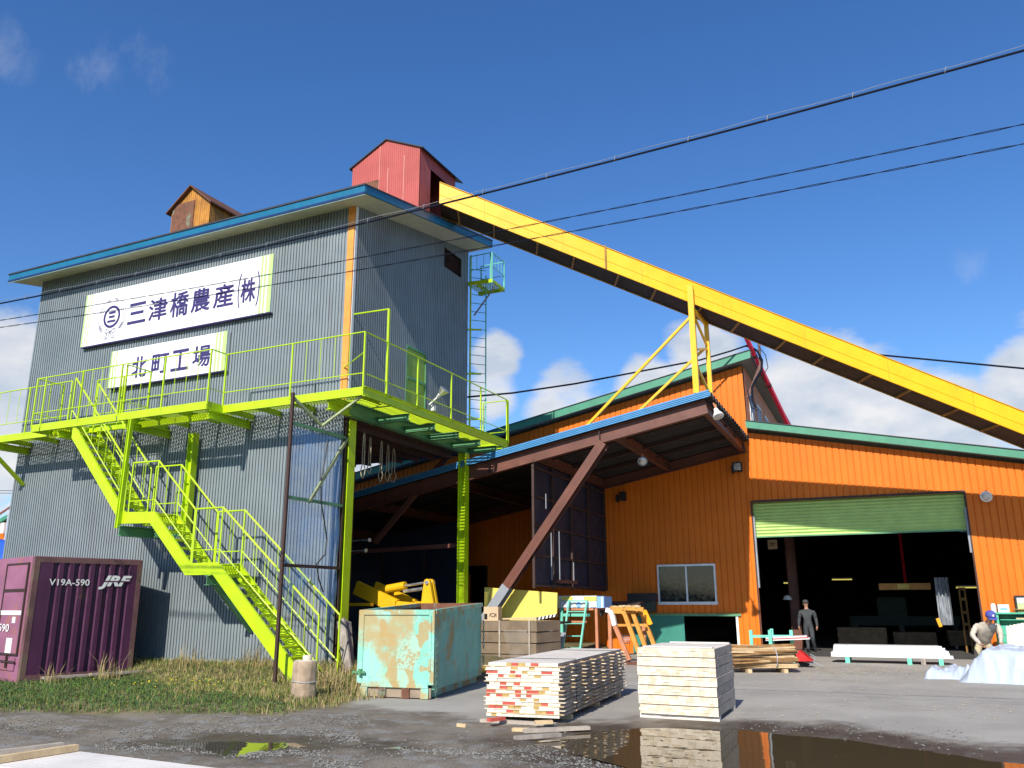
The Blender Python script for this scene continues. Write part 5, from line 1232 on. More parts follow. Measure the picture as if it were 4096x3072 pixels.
for i, (za, zb2) in enumerate(((2.05, 2.6), (.62, 1.98))):
    mb = MB(); sbox(mb, .3, 1.5, -.003, .02, za, zb2); d_ = mb.build("door_panel", M['purple_light'], ct)
    mb = MB()
    for a, b, c, e in ((.25, .3, za-.04, zb2+.04), (1.5, 1.55, za-.04, zb2+.04), (.301, 1.499, zb2+.001, zb2+.04), (.301, 1.499, za-.04, za-.001)): sbox(mb, a, b, -.003, .035, c, e)
    mb.build("frame", M['darkbrown'], d_)
mb = MB(); sbox(mb, .35, 1.4, .001, .025, .25, .52); mb.build("door_panel", M['purple_light'], ct)
mb = MB(); sbox(mb, .32, 2.6, .022, .03, 1.46, 1.56); mb.build("white_band", M['white_paint'], ct)
for q_ in ((.62, .95, .62, .95), (.6, .78, 1.28, 1.42)): mb = MB(); sbox(mb, q_[0], q_[1], .022, .032, q_[2], q_[3]); mb.build("paper_label", M['white_paint'], ct)
mb = MB(); sbox(mb, .3, 1.1, .036, .06, .42, .46); sbox(mb, .7, .74, .036, .08, .3, .6); mb.build("latch", M['darkbrown'], ct)
text('V19A-590', "lettering", M['white_paint'], ct, cpt(.36, .008, 2.12), CF, .92, .15, CO, .002, .012)
text('590', "lettering", M['white_paint'], ct, CP+CS*1.5-CF*-.0+ZZ*1.08, -CS, .62, .18, -CF, .036, .012)
text('JRF', "logo", M['white_paint'], ct, cpt(1.50, .008, 2.04), CF, .80, .33, CO, .002, .045, .35)
mb = MB(); 
mb.hexa([cpt(1.62, .011, 2.215), cpt(2.26, .011, 2.215), cpt(2.26, .013, 2.215), cpt(1.62, .013, 2.215), cpt(1.62, .011, 2.245), cpt(2.26, .011, 2.245), cpt(2.26, .013, 2.245), cpt(1.62, .013, 2.245)]); mb.build("logo_gap", M['purple'], ct)
for i, (f, o_, z, L, ang) in enumerate([(.35, .35, .10, 1.0, .05), (1.3, .5, .12, 1.5, .12)]):
    a = cpt(f, o_, 0); mb = MB(); d = (CF+CO*ang).normalized(); a.z = gz(a.x, a.y)+z; mb.bar(a, a+d*L, .16, .05); tag(mb.build("old_board", M['wood_old']), ['short grey board in the grass under the purple container', 'long grey board lying in the grass right of the short one'][i], 'board')

# ================================================================ TEAL SKIP
B0 = at(1730, 2800, z=0); BA = rad(5.0)
bF = V((math.cos(BA), math.sin(BA), 0)); bS = V((-.215, .977, 0)).normalized()
sk = thing("skip", 'dented teal steel skip with rusty patches in front of the tower', 'skip', tuple(B0))
W_, L_k, Hk, z0k = 1.62, 3.5, 1.62, .3
def bp(f, s, z): return B0-bF*f+bS*s+ZZ*(z+(.035*s if z > .6 else 0))      # f to the left from the near right corner
def bhex(mb, f0, f1, s0, s1, z0, z1, mi=0): mb.hexa([bp(f1, s0, z0), bp(f0, s0, z0), bp(f0, s1, z0), bp(f1, s1, z0), bp(f1, s0, z1), bp(f0, s0, z1), bp(f0, s1, z1), bp(f1, s1, z1)], mi)
mb = MB(); bhex(mb, .1, W_-.1, .02, .06, z0k, Hk-.09); mb.build("front_panel", M['skip_front'], sk)
mb = MB(); rows = []
for j in range(9):
    rows.append([bp(-.0+.018*mnoise.noise(V((k*.5, j*.6, 2))), .02+(L_k-.04)*k/20, z0k+(Hk-.06-z0k)*j/8) for k in range(21)])
mb.sheet(rows); bhex(mb, .03, .05, .05, L_k-.02, z0k, Hk-.07); mb.build("side_panel", M['skip'], sk)
mb = MB(); bhex(mb, W_-.05, W_, .05, L_k-.02, z0k, Hk-.07); bhex(mb, .05, W_-.05, L_k-.06, L_k-.02, z0k, Hk); mb.build("side_panel", M['rust'], sk)
mb = MB(); bhex(mb, .05, W_-.05, .06, L_k-.06, z0k+.01, z0k+.05); mb.build("floor", M['rust'], sk)
mb = MB()
bhex(mb, -.012, .1, -.0, .07, z0k-.04, Hk); bhex(mb, W_-.1, W_+.012, -.0, .07, z0k-.04, Hk); bhex(mb, .101, W_-.101, -.006, .065, Hk-.09, Hk+.004)
bhex(mb, -.03, .07, .071, L_k, Hk-.08, Hk+.0); bhex(mb, W_-.07, W_+.03, .071, L_k, Hk-.08, Hk)
bhex(mb, .05, .1, -.015, -.001, z0k+.2, Hk-.1)
mb.build("rim", M['skip_front'], sk)
mb = MB(); bhex(mb, .1, W_-.1, -.02, .05, z0k-.1, z0k-.001); rib = mb.build("bottom_beam", M['skip_front'], sk)
mb = MB(); bhex(mb, -.0, .06, .1, L_k, z0k-.13, z0k-.002); mb.build("side_sill", M['skip'], sk)
for f0 in (.12, .52, 1.02, 1.42):
    mb = MB(); bhex(mb, f0-.03, f0+.13, -.01, .03, .01, z0k-.102); bhex(mb, f0, f0+.1, .2, L_k, .01, z0k-.135) ; mb.build("skid", M['skip_front'] if f0 in (.12, 1.42) else M['rust'], sk)
mb = MB(); bhex(mb, .05, W_-.05, .031, .05, .02, z0k-.1); mb.build("kick_plate", mat('dusty_plate', (.26, .20, .14), .8, 0, .2, 3), sk)
mb = MB(); bhex(mb, W_-.18, W_+.1, -.05, -.02, z0k+.14, z0k+.18); bhex(mb, W_-.1, W_-.04, -.07, -.0, z0k+.1, z0k+.22); mb.build("latch", M['green_steel'], sk)
for (f, s, zt, n_) in ((-.05, .03, 1.05, 15), (-.06, L_k-.05, 1.2, 12)):
    mb = MB()
    for k in range(n_):
        c = bp(f, s, zt-.068*k); r_ = .02
        mb.path([c+V(((r_*math.cos(a)) if k % 2 else 0, 0 if k % 2 else r_*math.cos(a), .044*math.sin(a))) for a in [j/9*6.283 for j in range(9)]], .008, 4, closed=True)
    mb.build("chain", mat('chain_green', (.12, .22, .17), .5, .4, .2, 9), sk)

# ================================================================ SAWN LUMBER STACKS
P1 = at(2243, 2896, z=0); a_ = rad(6.5); pF = V((math.cos(a_), math.sin(a_), 0)); pS = V((-.094, .9956, 0))
lm = thing("lumber_stack", 'stack of pale boards with red painted ends and crossing stickers', 'lumber stack', tuple(P1))
def lp(f, s, z): return P1-pF*f+pS*s+ZZ*z
def lbox(mb, f0, f1, s0, s1, z0, z1, mf): mb.hexa([lp(f1, s0, z0), lp(f0, s0, z0), lp(f0, s1, z0), lp(f1, s1, z0), lp(f1, s0, z1), lp(f0, s0, z1), lp(f0, s1, z1), lp(f1, s1, z1)], 0, mf)
LM = [M['wood_white'], M['wood_top'], M['wood_edge'], M['wood_red'], M['wood_ochre'], M['wood_tan']]
W1, L1 = 1.16, 4.3; nl = 14; zt = .075; pitch_ = (.865-zt)/nl
for s in (.5, 2.2, 3.8):
    mb = MB(); lbox(mb, -.02, W1+.02, s, s+.09, 0, zt-.003, (5,)*6); mb.build("bearer", LM, lm)
for k in range(nl):
    z = zt+k*pitch_; mb = MB(); f = rnd.uniform(-.0, .03)
    while f < W1-.03:
        wd = rnd.choice((.085, .085, .105, .105, .12)); wd = min(wd, W1+.03-f); r = rnd.random(); e = 3 if r < .2 else (4 if r < .31 else 0); sh_ = rnd.uniform(-.007, .007)
        # faces: bottom, top, front(end), right, back, left
        lbox(mb, f+.0015, f+wd-.0015, sh_, L1+rnd.uniform(-.05, .05), z, z+pitch_*.78, (2, 1 if k == nl-1 else 5, e, 2, 0, 2)); f += wd
    mb.build("board_layer", LM, lm)
    if k < nl-1:
        for j, s in enumerate((.0, .62, 1.25, 1.9, 2.55, 3.2, 3.85, 4.2)):
            r = rnd.random(); e = 3 if r < .28 else (4 if r < .35 else 0); ss_ = s+rnd.uniform(-.03, .03) if j else -.01
            mb = MB(); o1 = rnd.uniform(.02, .085)
            lbox(mb, -o1, W1+rnd.uniform(0, .07), ss_, ss_+rnd.uniform(.085, .11), z+pitch_*.79, z+pitch_*.99, (2, 5, 5 if rnd.random() < .6 else 0, e, 2, 0)); mb.build("sticker", LM, lm)
for s in (.85, 3.4):
    mb = MB(); mb.path([lp(-.012, s, zt), lp(-.012, s, .868), lp(W1+.03, s, .868), lp(W1+.03, s, zt)], .005, 4); mb.build("strap", M['cable'], lm)
P2 = at(2877, 2889, z=0); a_ = rad(-1.5); pF = V((math.cos(a_), math.sin(a_), 0)); pS = V((-.05, .9987, 0)); P1 = P2
ls = thing("lumber_stack", 'tight square stack of fresh sawn timber in seven tiers', 'lumber stack', tuple(P2))
W2, L2, H2 = 1.25, 1.75, 1.06; zt = .07; th_ = (H2-zt)/7
end2 = mat('cream_end', (.80, .69, .52), .8, 0, .1, 9, fine=.12, streak=[((.55, .42, .26), .35, 7, .58)]); end3 = mat('tan_end', (.70, .57, .40), .8, 0, .1, 9, fine=.15)
LM2 = [end2, M['wood_top'], M['wood_edge'], end3]
mb = MB(); lbox(mb, 0, W2, .05, .2, .0, zt-.003, (1,)*6); lbox(mb, 0, W2, L2-.2, L2-.05, 0, zt-.003, (1,)*6); mb.build("bearer", LM2, ls)
for k in range(7):
    z = zt+k*th_; mb = MB(); sk_ = rnd.uniform(-.012, .012)
    for r_ in range(3):
        zz0 = z+r_*(th_-.012)/3; f = sk_
        while f < W2-.02:
            wd = rnd.choice((.06, .09, .105, .12)); wd = min(wd, W2+sk_-f); sh_ = rnd.uniform(-.006, .006)
            lbox(mb, f+.0006, f+wd-.0006, sh_, L2+sh_, zz0+.0006, zz0+(th_-.012)/3-.0006, (2, 1, 3 if rnd.random() < .3 else 0, 2, 0, 2)); f += wd
    mb.build("tier", LM2, ls)
mb = MB()
for k in range(1, 7):
    for s in (.25, L2-.3): lbox(mb, .0, W2, s, s+.06, zt+k*th_-.0115, zt+k*th_-.0002, (2,)*6)
mb.build("spacer", LM2, ls)
mb = MB(); lbox(mb, .04, W2-.1, .04, .14, H2-.008, H2+.012, (1,)*6); mb.build("loose_batten", LM2, ls); mb = MB(); lbox(mb, .02, W2-.2, L2-.2, L2-.1, H2-.008, H2+.016, (1,)*6); mb.build("loose_batten", LM2, ls)
# offcuts in front of the board stack
for i, (u, v, du, dv, w2, z, m_, lab) in enumerate([(1925, 2888, 300, 18, .10, .0, 'wood_edge', 'grey bearer board lying under the front of the red ended stack'), (1955, 2905, 60, -8, .09, .06, 'wood_red', 'short red offcut block at the left front of the board stack'),
        (2095, 2932, 260, -14, .12, .0, 'wood_edge', 'long muddy plank on the ground in front of the board stack'), (2140, 2912, 70, -2, .10, .05, 'wood_tan', 'tan offcut block on the planks before the board stack'), (2050, 2925, 65, 2, .09, .0, 'wood_tan', 'short tan offcut flat on the dirt left of the long plank'),
        (1830, 2907, 35, 3, .05, .0, 'wood_tan', 'tan scrap of wood on the dirt left of the board stack'), (2060, 2960, 180, -14, .1, .0, 'wood_old', 'splintered grey board at the edge of the puddle')]):
    a = at(u, v, z=0); b = at(u+du, v+dv, z=0); mb = MB(); mb.bar(a+ZZ*(z+.025), b+ZZ*(z+.025), w2, .045); tag(mb.build("offcut", M[m_]), lab, 'offcut', 'offcuts by the board stack')

# ================================================================ LOG STUMP, LEANING PLANKS
p = at(1213, 2800, z=.02); lg = thing("log_stump", 'peeled upright log bound with wire, a smaller block on top, beside the stair foot', 'log', tuple(p))
mb = MB(); prof = [(.235, -.05), (.232, .1), (.226, .3), (.222, .5), (.218, .66), (.2, .69)]; b0 = len(mb.v); mb.lathe(prof, p, 30)
mb.v = [tuple(V(q)+V((q[0]-p.x, q[1]-p.y, 0))*.10*mnoise.noise(V((math.atan2(q[1]-p.y, q[0]-p.x)*2.2, q[2]*.8, 0)))) for q in mb.v]
mb.build("trunk", M['bark'], lg, True)
mb = MB(); mb.lathe([(.205, .691), (.19, .70)], p, 24); mb.lathe([(.085, .701), (.09, .75), (.085, .79)], p+V((.02, .03, 0)), 14); mb.build("cap_block", M['log_end'], lg)
mb = MB(); mb.path([p+V((.236*math.cos(a), .236*math.sin(a), .33+.01*math.sin(a*2))) for a in [k/24*6.283 for k in range(24)]], .007, 4, closed=True); mb.build("wire", M['alu'], lg)
for i, (ua, va, ub, vb) in enumerate([(1392, 2690, 1365, 2480), (1408, 2670, 1393, 2485)]):
    a = at(ua, va, y=15.9+i*.25); b = at(ub, vb, y=16.45+i*.2); mb = MB(); mb.bar(a, b, .035 if i else .22, .05 if i == 0 else .16, (0, 1, 0)); tag(mb.build("leaning_plank", M['wood_old']), ['broad weathered plank leaning by the green column behind the skip', 'narrow weathered plank leaning beside the broad one'][i], 'plank')

# ================================================================ BROWN WRAPPED STACK + CARTON
yk = 21.6
a = at(1880, 2480, y=yk); b = at(2140, 2482, y=yk); zt_ = a.z
bs_ = thing("wrapped_stack", 'brown lumber stack wrapped in clear film behind the teal skip', 'lumber stack', ((a.x+b.x)/2, yk+.6, 0))
for k in range(4):
    mb = MB(); z0_, z1_ = .1+k*(zt_-.1)/4, .1+(k+1)*(zt_-.1)/4-.025; rows = []
    mb.hexa([V((a.x-.6, yk, z0_)), V((b.x+.012*k, yk+.04, z0_)), V((b.x+.25, yk+1.2, z0_)), V((a.x-.6, yk+1.2, z0_)), V((a.x-.6, yk, z1_)), V((b.x+.012*k-.01, yk+.04, z1_)), V((b.x+.25, yk+1.2, z1_)), V((a.x-.6, yk+1.2, z1_))]); mb.build("tier", M['brown_pack'], bs_)
mb = MB()
for x in (a.x+.1, a.x+.9, b.x-.2): mb.mm((x, yk-.006, .1), (x+.05, yk-.001, zt_)); 
for x in (a.x-.3, b.x-.4): mb.mm((x, yk+.02, .0), (x+.1, yk+1.1, .098))
mb.build("strap", M['wood_edge'], bs_)
mb = MB(); rows = [[V((b.x-.72+k*.06-.25*(j/11.0), yk-.012-.012*abs(mnoise.noise(V((k*.6, j*.5, 8)))), .2+j*.075)) for k in range(13)] for j in range(12)]; mb.sheet(rows); mb.build("film", netmat('thin_film', (.5, .45, .38), .16, .2), bs_, True)
mb = MB(); mb.bar((b.x-1.1, yk+.3, zt_+.03), (b.x-.05, yk+.25, zt_+.06), .1, .04); mb.bar((b.x-.9, yk+.5, zt_+.02), (b.x-.2, yk+.6, zt_+.02), .1, .04); mb.build("loose_stick", M['wood_tan'], bs_)
ca, cb = at(1932, 2478, y=yk+.12), at(1986, 2427, y=yk+.12)
cx = thing("carton", 'cardboard box with a torn corner on the wrapped brown stack', 'box', tuple(ca))
mb = MB(); mb.box(((ca.x+cb.x)/2, yk+.32, (zt_-.02+cb.z)/2), (cb.x-ca.x, .38, cb.z-zt_+.02), (V((.98, .17, 0)), V((-.17, .98, 0)), ZZ)); mb.build("body", M['card'], cx)
mb = MB(); q0 = V((ca.x+.05, yk+.095, zt_)); mb.mm((q0.x, q0.y-.0, zt_+.02), (q0.x+.09, q0.y+.01, zt_+.17)); mb.build("torn_corner", M['black'], cx)
mb = MB(); c = V((cb.x-.12, yk+.122, zt_+.14)); mb.path([c+V((.06*math.cos(a), .012*math.cos(a), .045*math.sin(a))) for a in [k/14*6.283 for k in range(14)]], .006, 4, closed=True)
mb.bar(c+V((-.1, -.02, -.05)), c+V((-.07, -.012, .06)), .012, .006); mb.bar(c+V((.05, .0, -.05)), c+V((.09, .016, .05)), .012, .006); mb.bar(c+V((.09, .016, .05)), c+V((.10, .018, -.05)), .012, .006); mb.build("printed_mark", M['black'], cx)

# ================================================================ YELLOW CHUTE PANEL
nY = -6.65
yp = thing("yellow_chute", 'pale yellow sheet steel chute side behind the brown strut', 'chute', tuple(hw(-8, nY, 0)))
pts = [hp(u, v, nY) for u, v in ((1938, 2349), (2229, 2371), (2227, 2466), (2135, 2482), (1938, 2500))]
mb = MB(); mb.prism([hw(s, nY, z) for s, z in pts], HN*.05); mb.build("panel", M['paleyellow'], yp)
s0_, z0_ = hp(2137, 2483, nY-.02); s1_, z1_ = hp(2226, 2466, nY-.02)
for k in range(12):
    f0, f1 = k/12, (k+1)/12; d = .03
    A = lambda f, o_: hw(s0_+(s1_-s0_)*f+o_, nY-.012, z0_+(z1_-z0_)*f)
    mb = MB(); mb.prism([A(f0, 0), A(f1, 0), A(f1, d)+ZZ*.085, A(f0, d)+ZZ*.085], HN*.01); mb.build("hazard_stripe", M['pipewhite'] if k % 2 == 0 else M['black'], yp)
for (ua, va, ub, vb) in ((2184, 2484, 2150, 2600), (2220, 2482, 2180, 2600), (2255, 2530, 2235, 2600)):
    s0_, z0_ = hp(ua, va, nY+.3); s1_, z1_ = hp(ub, vb, nY+.3); k = (z0_-.0)/(z0_-z1_); mb = MB(); mb.hbeam(hw(s0_, nY+.3, z0_), hw(s0_+(s1_-s0_)*k, nY+.3, .0), .1, .12, (0, -1, 0)); mb.build("leg", M['grey_paint'], yp)
s_, z_ = hp(2010, 2345, nY+.5); mb = MB(); hbox(mb, pts[0][0], pts[1][0], nY+.051, nY+1.2, pts[3][1]-.1, pts[3][1]-.04); mb.build("chute_floor", M['darkbrown'], yp)

# ================================================================ PAINTED FEED TABLE + TEAL STEP LADDER
nR = -5.0
ft = thing("feed_table", 'patchwork painted white and blue feed table on a teal frame under the screen', 'machine', tuple(hw(-6, nR, 0)))
def hq(mb, ua, va, ub, vb, n0, n1, mi=0):
    s0_, z0_ = hp(ua, va, n0); s1_, z1_ = hp(ub, vb, n0); hbox(mb, min(s0_, s1_), max(s0_, s1_), n0, n1, min(z0_, z1_), max(z0_, z1_), mi)
pb = mat('powder_blue', (.50, .62, .70), .5, 0, .08, 5); pc = mat('cream_panel', (.66, .58, .30), .55, 0, .1, 5); bl = mat('sky_blue_panel', (.22, .42, .78), .45, 0, .06)
mb = MB(); hq(mb, 2222, 2384, 2388, 2431, nR, nR+.9); mb.build("apron", pb, ft)
for (ua, va, ub, vb, m_) in ((2226, 2386, 2240, 2428, pc), (2245, 2386, 2290, 2402, M['paleyellow']), (2296, 2385, 2330, 2402, M['white_paint']), (2335, 2386, 2386, 2403, M['paleyellow']), (2244, 2406, 2262, 2429, M['white_paint']), (2266, 2406, 2284, 2429, pb), (2290, 2408, 2304, 2429, M['white_paint']), (2307, 2408, 2321, 2429, bl), (2330, 2408, 2344, 2429, M['white_paint']), (2360, 2406, 2384, 2428, M['white_paint'])):
    mb = MB(); hq(mb, ua, va, ub, vb, nR-.02, nR-.002); mb.build("painted_patch", m_, ft)
mb = MB(); hq(mb, 2388, 2386, 2417, 2432, nR-.1, nR+.7); mb.build("end_plate", bl, ft)
mb = MB(); hq(mb, 2404, 2387, 2412, 2431, nR-.115, nR-.102); mb.build("white_stripe", M['white_paint'], ft)
mb = MB(); hq(mb, 2257, 2431.5, 2374, 2441, nR+.02, nR+.2); hq(mb, 2282, 2483, 2345, 2491, nR+.1, nR+.2); mb.build("cross_bar", M['salmon'], ft)
mb = MB(); hq(mb, 2252, 2454, 2357, 2466, nR+.05, nR+.15); mb.build("cross_bar", M['teal'], ft)
for (ua, ub) in ((2239, 2251), (2380, 2390)):
    s0_ = hp(ua, 2450, nR+.05)[0]; s1_ = hp(ub, 2450, nR+.05)[0]; mb = MB(); hbox(mb, s0_, s1_, nR+.03, nR+.12, 0, hp(ua, 2408, nR+.05)[1]); mb.build("leg", M['teal'] if ua < 2300 else M['salmon'], ft)
mb = MB()
for k in range(6): hq(mb, 2400+k*1, 2450, 2406+k, 2466, nR+.1+k*.12, nR+.16+k*.12)
hq(mb, 2396, 2440, 2432, 2452, nR+.2, nR+.6); mb.build("drive_box", M['black'], ft)
sl_ = thing("step_ladder", 'teal painted ladder leaning on the painted feed table', 'ladder', tuple(hw(-6, nR-.5, 0)))
def slp(u, v):  # leaning plane: nearer at the foot
    s, z = hp(u, v, nR-.1); t = max(0, min(1.2, (1.9-z)/1.9)); s, z = hp(u, v, nR-.1-.45*t); return hw(s, nR-.1-.45*t, z)
for (ua, ub) in ((2277, 2246), (2348, 2317)):
    p, q = slp(ua, 2400), slp(ub, 2625); q.z = max(q.z, .01); mb = MB(); mb.bar(p, q, .07, .05, (1, 0, 0)); mb.build("stile", M['teal'], sl_)
for v in (2403, 2446, 2494, 2544, 2592):
    f = (v-2400)/225; mb = MB(); mb.bar(slp(2277-31*f+2, v), slp(2348-31*f-2, v), .035, .03); mb.build("rung", M['teal'], sl_)

# ================================================================ LOG DECK ARMS
nK = -5.5
kd = thing("log_deck", 'orange steel log deck with four leaning arms, the first tipped white', 'log deck', tuple(hw(-5, nK, 0)))
def kp(u, v, n=nK): s, z = hp(u, v, n); return hw(s, n, z)
def arm(pts, m_, r=.085, n=nK):
    P = [kp(u, v, n) for u, v in pts]; mb = MB()
    for p, q in zip(P, P[1:]): mb.bar(p, q, r*1.35, r*1.15, (0, -1, 0))
    return mb.build("arm", m_, kd)
arm([(2458, 2500), (2474, 2536), (2518, 2640)], M['salmon'])
tip = MB(); P = [kp(u, v, nK-.01) for u, v in ((2424, 2439), (2440, 2443), (2450, 2459), (2459, 2502))]
for p, q in zip(P, P[1:]): tip.bar(p, q, .13, .12, (0, -1, 0))
tip.build("white_tip", M['pipewhite'], kd)
arm([(2455, 2446), (2492, 2446), (2500, 2458), (2572, 2655)], M['kick'])
arm([(2500, 2446), (2525, 2446), (2533, 2455), (2606, 2655)], M['kick'], .085, nK+.35)
arm([(2535, 2444), (2560, 2444), (2568, 2453), (2645, 2655)], M['kick'], .085, nK+.7)
pts = [(2568, 2437), (2585, 2440), (2610, 2495), (2598, 2500), (2590, 2497), (2572, 2450)]
mb = MB(); mb.prism([kp(u, v, nK+.55) for u, v in pts], HN*.05); mb.build("end_guard", M['brightorange'], kd)
mb = MB(); mb.bar(kp(2440, 2433, nK+.2), kp(2575, 2436, nK+.2), .1, .1); mb.build("top_rail", M['kick'], kd)
mb = MB(); mb.bar(kp(2464, 2501, nK+.1), kp(2585, 2500, nK+.5), .07, .07); mb.build("cross_rail", M['kick'], kd)
mb = MB(); a = kp(2500, 2685, nK); b = kp(2640, 2680, nK); a.z = b.z = .04; mb.bar(a, b, .25, .08); mb.build("base_plate", M['brown'], kd)
mb = MB(); s0_ = hp(2440, 2500, nK+.8)[0]; s1_ = hp(2575, 2500, nK+.8)[0]
for s in (s0_, s1_): hbox(mb, s-.05, s+.05, nK+.75, nK+.85, 0, hp(2500, 2438, nK+.8)[1])
mb.build("leg", M['salmon'], kd)
mb = MB()
for k in range(46):
    t = rnd.random(); c = kp(2450+t*112, 2428-rnd.uniform(0, 4), nK+.2+rnd.uniform(-.05, .2)); mb.box(c, (rnd.uniform(.05, .16), .05, rnd.uniform(.02, .06)), (V((math.cos(k), math.sin(k), 0)), V((-math.sin(k), math.cos(k), 0)), ZZ))
mb.build("bark_scraps", M['wood_tan'], kd)
mb = MB()
for i in range(5):
    a, b = kp(2488+i*7, 2540, nK+.9), kp(2490+i*7, 2575, nK+.9); mb.tube(a, b, .008, 4); a, b = kp(2485, 2542+i*8, nK+.9), kp(2520, 2543+i*8, nK+.9); mb.tube(a, b, .008, 4)
mb.build("wire_guard", M['alu'], kd)
eh = thing("exhaust_hood", 'black box hood fixed to the orange wall left of the window', 'hood', tuple(hw(-6, -.4, 1.8)))
mb = MB(); s0_, z0_ = hp(2508, 2373, -.7); s1_, z1_ = hp(2612, 2405, -.7); hbox(mb, s0_, s1_, -.7, -.02, z1_, z0_); mb.build("housing", M['black'], eh)
mb = MB(); s2_, z2_ = hp(2610, 2447, -.5); hbox(mb, s1_-.7, s1_-.05, -.55, -.02, z2_, z1_-.005); mb.build("outlet", mat('dull_green_box', (.03, .05, .045), .6), eh)
mb = MB(); s0_, z0_ = hp(2418, 2405, -1.4); s1_, z1_ = hp(2570, 2424, -1.4); hbox(mb, s0_, s1_, -1.4, -1.2, z1_, z0_); tag(mb.build("dark_beam", M['darkbrown']), 'dark steel beam behind the log deck arms', 'beam')

# ================================================================ STAKES, RACK, CART, WHITE PACK
c = at(3075, 2692, z=0); sd = V((.88, .40, 0)).normalized(); sp = V((-sd.y, sd.x, 0)); 
bd = thing("stake_bundle", 'strapped bundle of brown wooden stakes on two short bearers', 'stake bundle', tuple(c))
bc = c+sp*.30+ZZ*.36-sd*.05
mb = MB(); Ls = 1.55
for k in range(150):
    ang = rnd.uniform(0, 6.283); rr = math.sqrt(rnd.random()); yy, zz0 = .42*rr*math.cos(ang), .30*rr*math.sin(ang)
    if zz0 < -.25: continue
    o_ = rnd.uniform(-.14, .14); e = bc+sp*yy+ZZ*zz0
    jt = sp*rnd.uniform(-.07, .07)+ZZ*rnd.uniform(-.035, .035); mb.bar(e-sd*(Ls/2+abs(o_)*.9)-jt, e+sd*(Ls/2+o_*.4)+jt, .05, .038, (0, math.sin(k)*.4, 1), 0 if k % 3 else 1)
mb.build("stakes", [M['wood_brown'], M['wood_tan']], bd)
mb = MB(); mb.path([bc+sd*.25+sp*(.47*math.cos(a))+ZZ*(.3*math.sin(a)) for a in [k/20*6.283 for k in range(20)]], .012, 5, closed=True); mb.build("strap", M['alu'], bd)
for d in (-.45, .45): mb = MB(); mb.bar(bc+sd*d-sp*.45-ZZ*.31, bc+sd*d+sp*.45-ZZ*.31, .1, .09); mb.build("bearer", M['wood_tan'], bd)
rk = thing("teal_rack", 'teal steel stillage with upright posts carrying white boards behind the stakes', 'rack', tuple(at(3080, 2640, y=26.3)))
yr = 25.6
for u in (3003, 3079, 3086, 3164):
    a = at(u, 2520 if u != 3086 else 2515, y=yr+(.0 if u in (3003, 3079) else 1.0)); mb = MB(); mb.bar((a.x, a.y, 0), a, .09, .09, (1, 0, 0)); mb.build("post", M['teal'], rk)
for (ua, ub, dy) in ((3003, 3079, 0), (3086, 3164, 1.0)):
    for v in (2545, 2640): a = at(ua, v, y=yr+dy); b = at(ub, v, y=yr+dy); mb = MB(); mb.bar(a, b, .07, .07); mb.build("rail", M['teal'], rk)
wbds = thing("white_boards", 'flat pack of white boards with red ends lying on the teal stillage', 'boards', tuple(at(3150, 2550, y=26.1)))
for k in range(3):
    a = at(3066, 2560-k*4.5, y=26.2); b = at(3240-k*6, 2553-k*4.5, y=26.3); mb = MB(); mb.bar(a, b, .7, .03); mb.build("board_layer", M['white_paint'] if k != 1 else M['wood_red'], wbds)
cy = 25.0; a = at(3178, 2600, y=cy); b = at(3235, 2640, y=cy)
rc = thing("red_cart", 'small red wheelbarrow behind the bundle of stakes', 'wheelbarrow', tuple(b))
mb = MB(); mb.prism([V((a.x-.15, cy, a.z-.05)), V((a.x+.12, cy, a.z-.02)), V((b.x-.02, cy, b.z+.05)), V((b.x+.08, cy, b.z-.03)), V((a.x-.15, cy, b.z-.05))], (0, .5, 0)); mb.build("tray", M['redplastic'], rc)
mb = MB(); mb.lathe([(.13, -.04), (.16, -.03), (.16, .03), (.13, .04)], V((b.x-.15, cy+.25, .16)), 16, (X_, ZZ, Y_)); mb.build("wheel", M['tyre'], rc)
mb = MB(); mb.path([V((b.x-.15, cy+.1, .16)), V((b.x+.1, cy+.05, .1)), V((b.x+.16, cy+.05, .3)), V((b.x+.04, cy+.05, .35))], .015, 5); mb.path([V((b.x-.15, cy+.4, .16)), V((b.x+.1, cy+.45, .1)), V((b.x+.3, cy+.45, -.0+.02))], .015, 5); mb.build("frame", M['grey_paint'], rc)
yw = 27.4
a = at(3332, 2580, y=yw); b = at(3788, 2592, y=yw); zb_ = .17
wp = thing("white_pack", 'long white pack of planed timber on low green skids before the doorway', 'lumber pack', ((a.x+b.x)/2, yw, 0))
for k in range(5):
    h_ = (a.z-zb_)/5; z = zb_+k*h_; o0, o1 = (-.08 if k < 2 else 0), (.12-.07*k)
    for j in range(4): mb = MB(); mb.mm((a.x+o0+rnd.uniform(-.02, .02), yw+j*.2+.004, z+.003), (b.x+o1+rnd.uniform(-.06, .06), yw+j*.2+.196, z+h_-.003)); mb.build("plank", M['white_paint'], wp)
mb = MB()
for x in (a.x+.35, b.x-.35): mb.path([V((x, yw-.008, zb_)), V((x, yw-.008, a.z+.006)), V((x, yw+.8, a.z+.006))], .006, 4)
mb.build("strap", M['alu'], wp)
for x in (a.x+.3, b.x-1.05, b.x-.7, b.x-.25): mb = MB(); mb.mm((x, yw-.15 if x > b.x-1.2 else yw, 0), (x+.12, yw+.85, zb_-.002)); mb.build("skid", M['teal'] if x != b.x-.7 else M['wood_old'], wp)

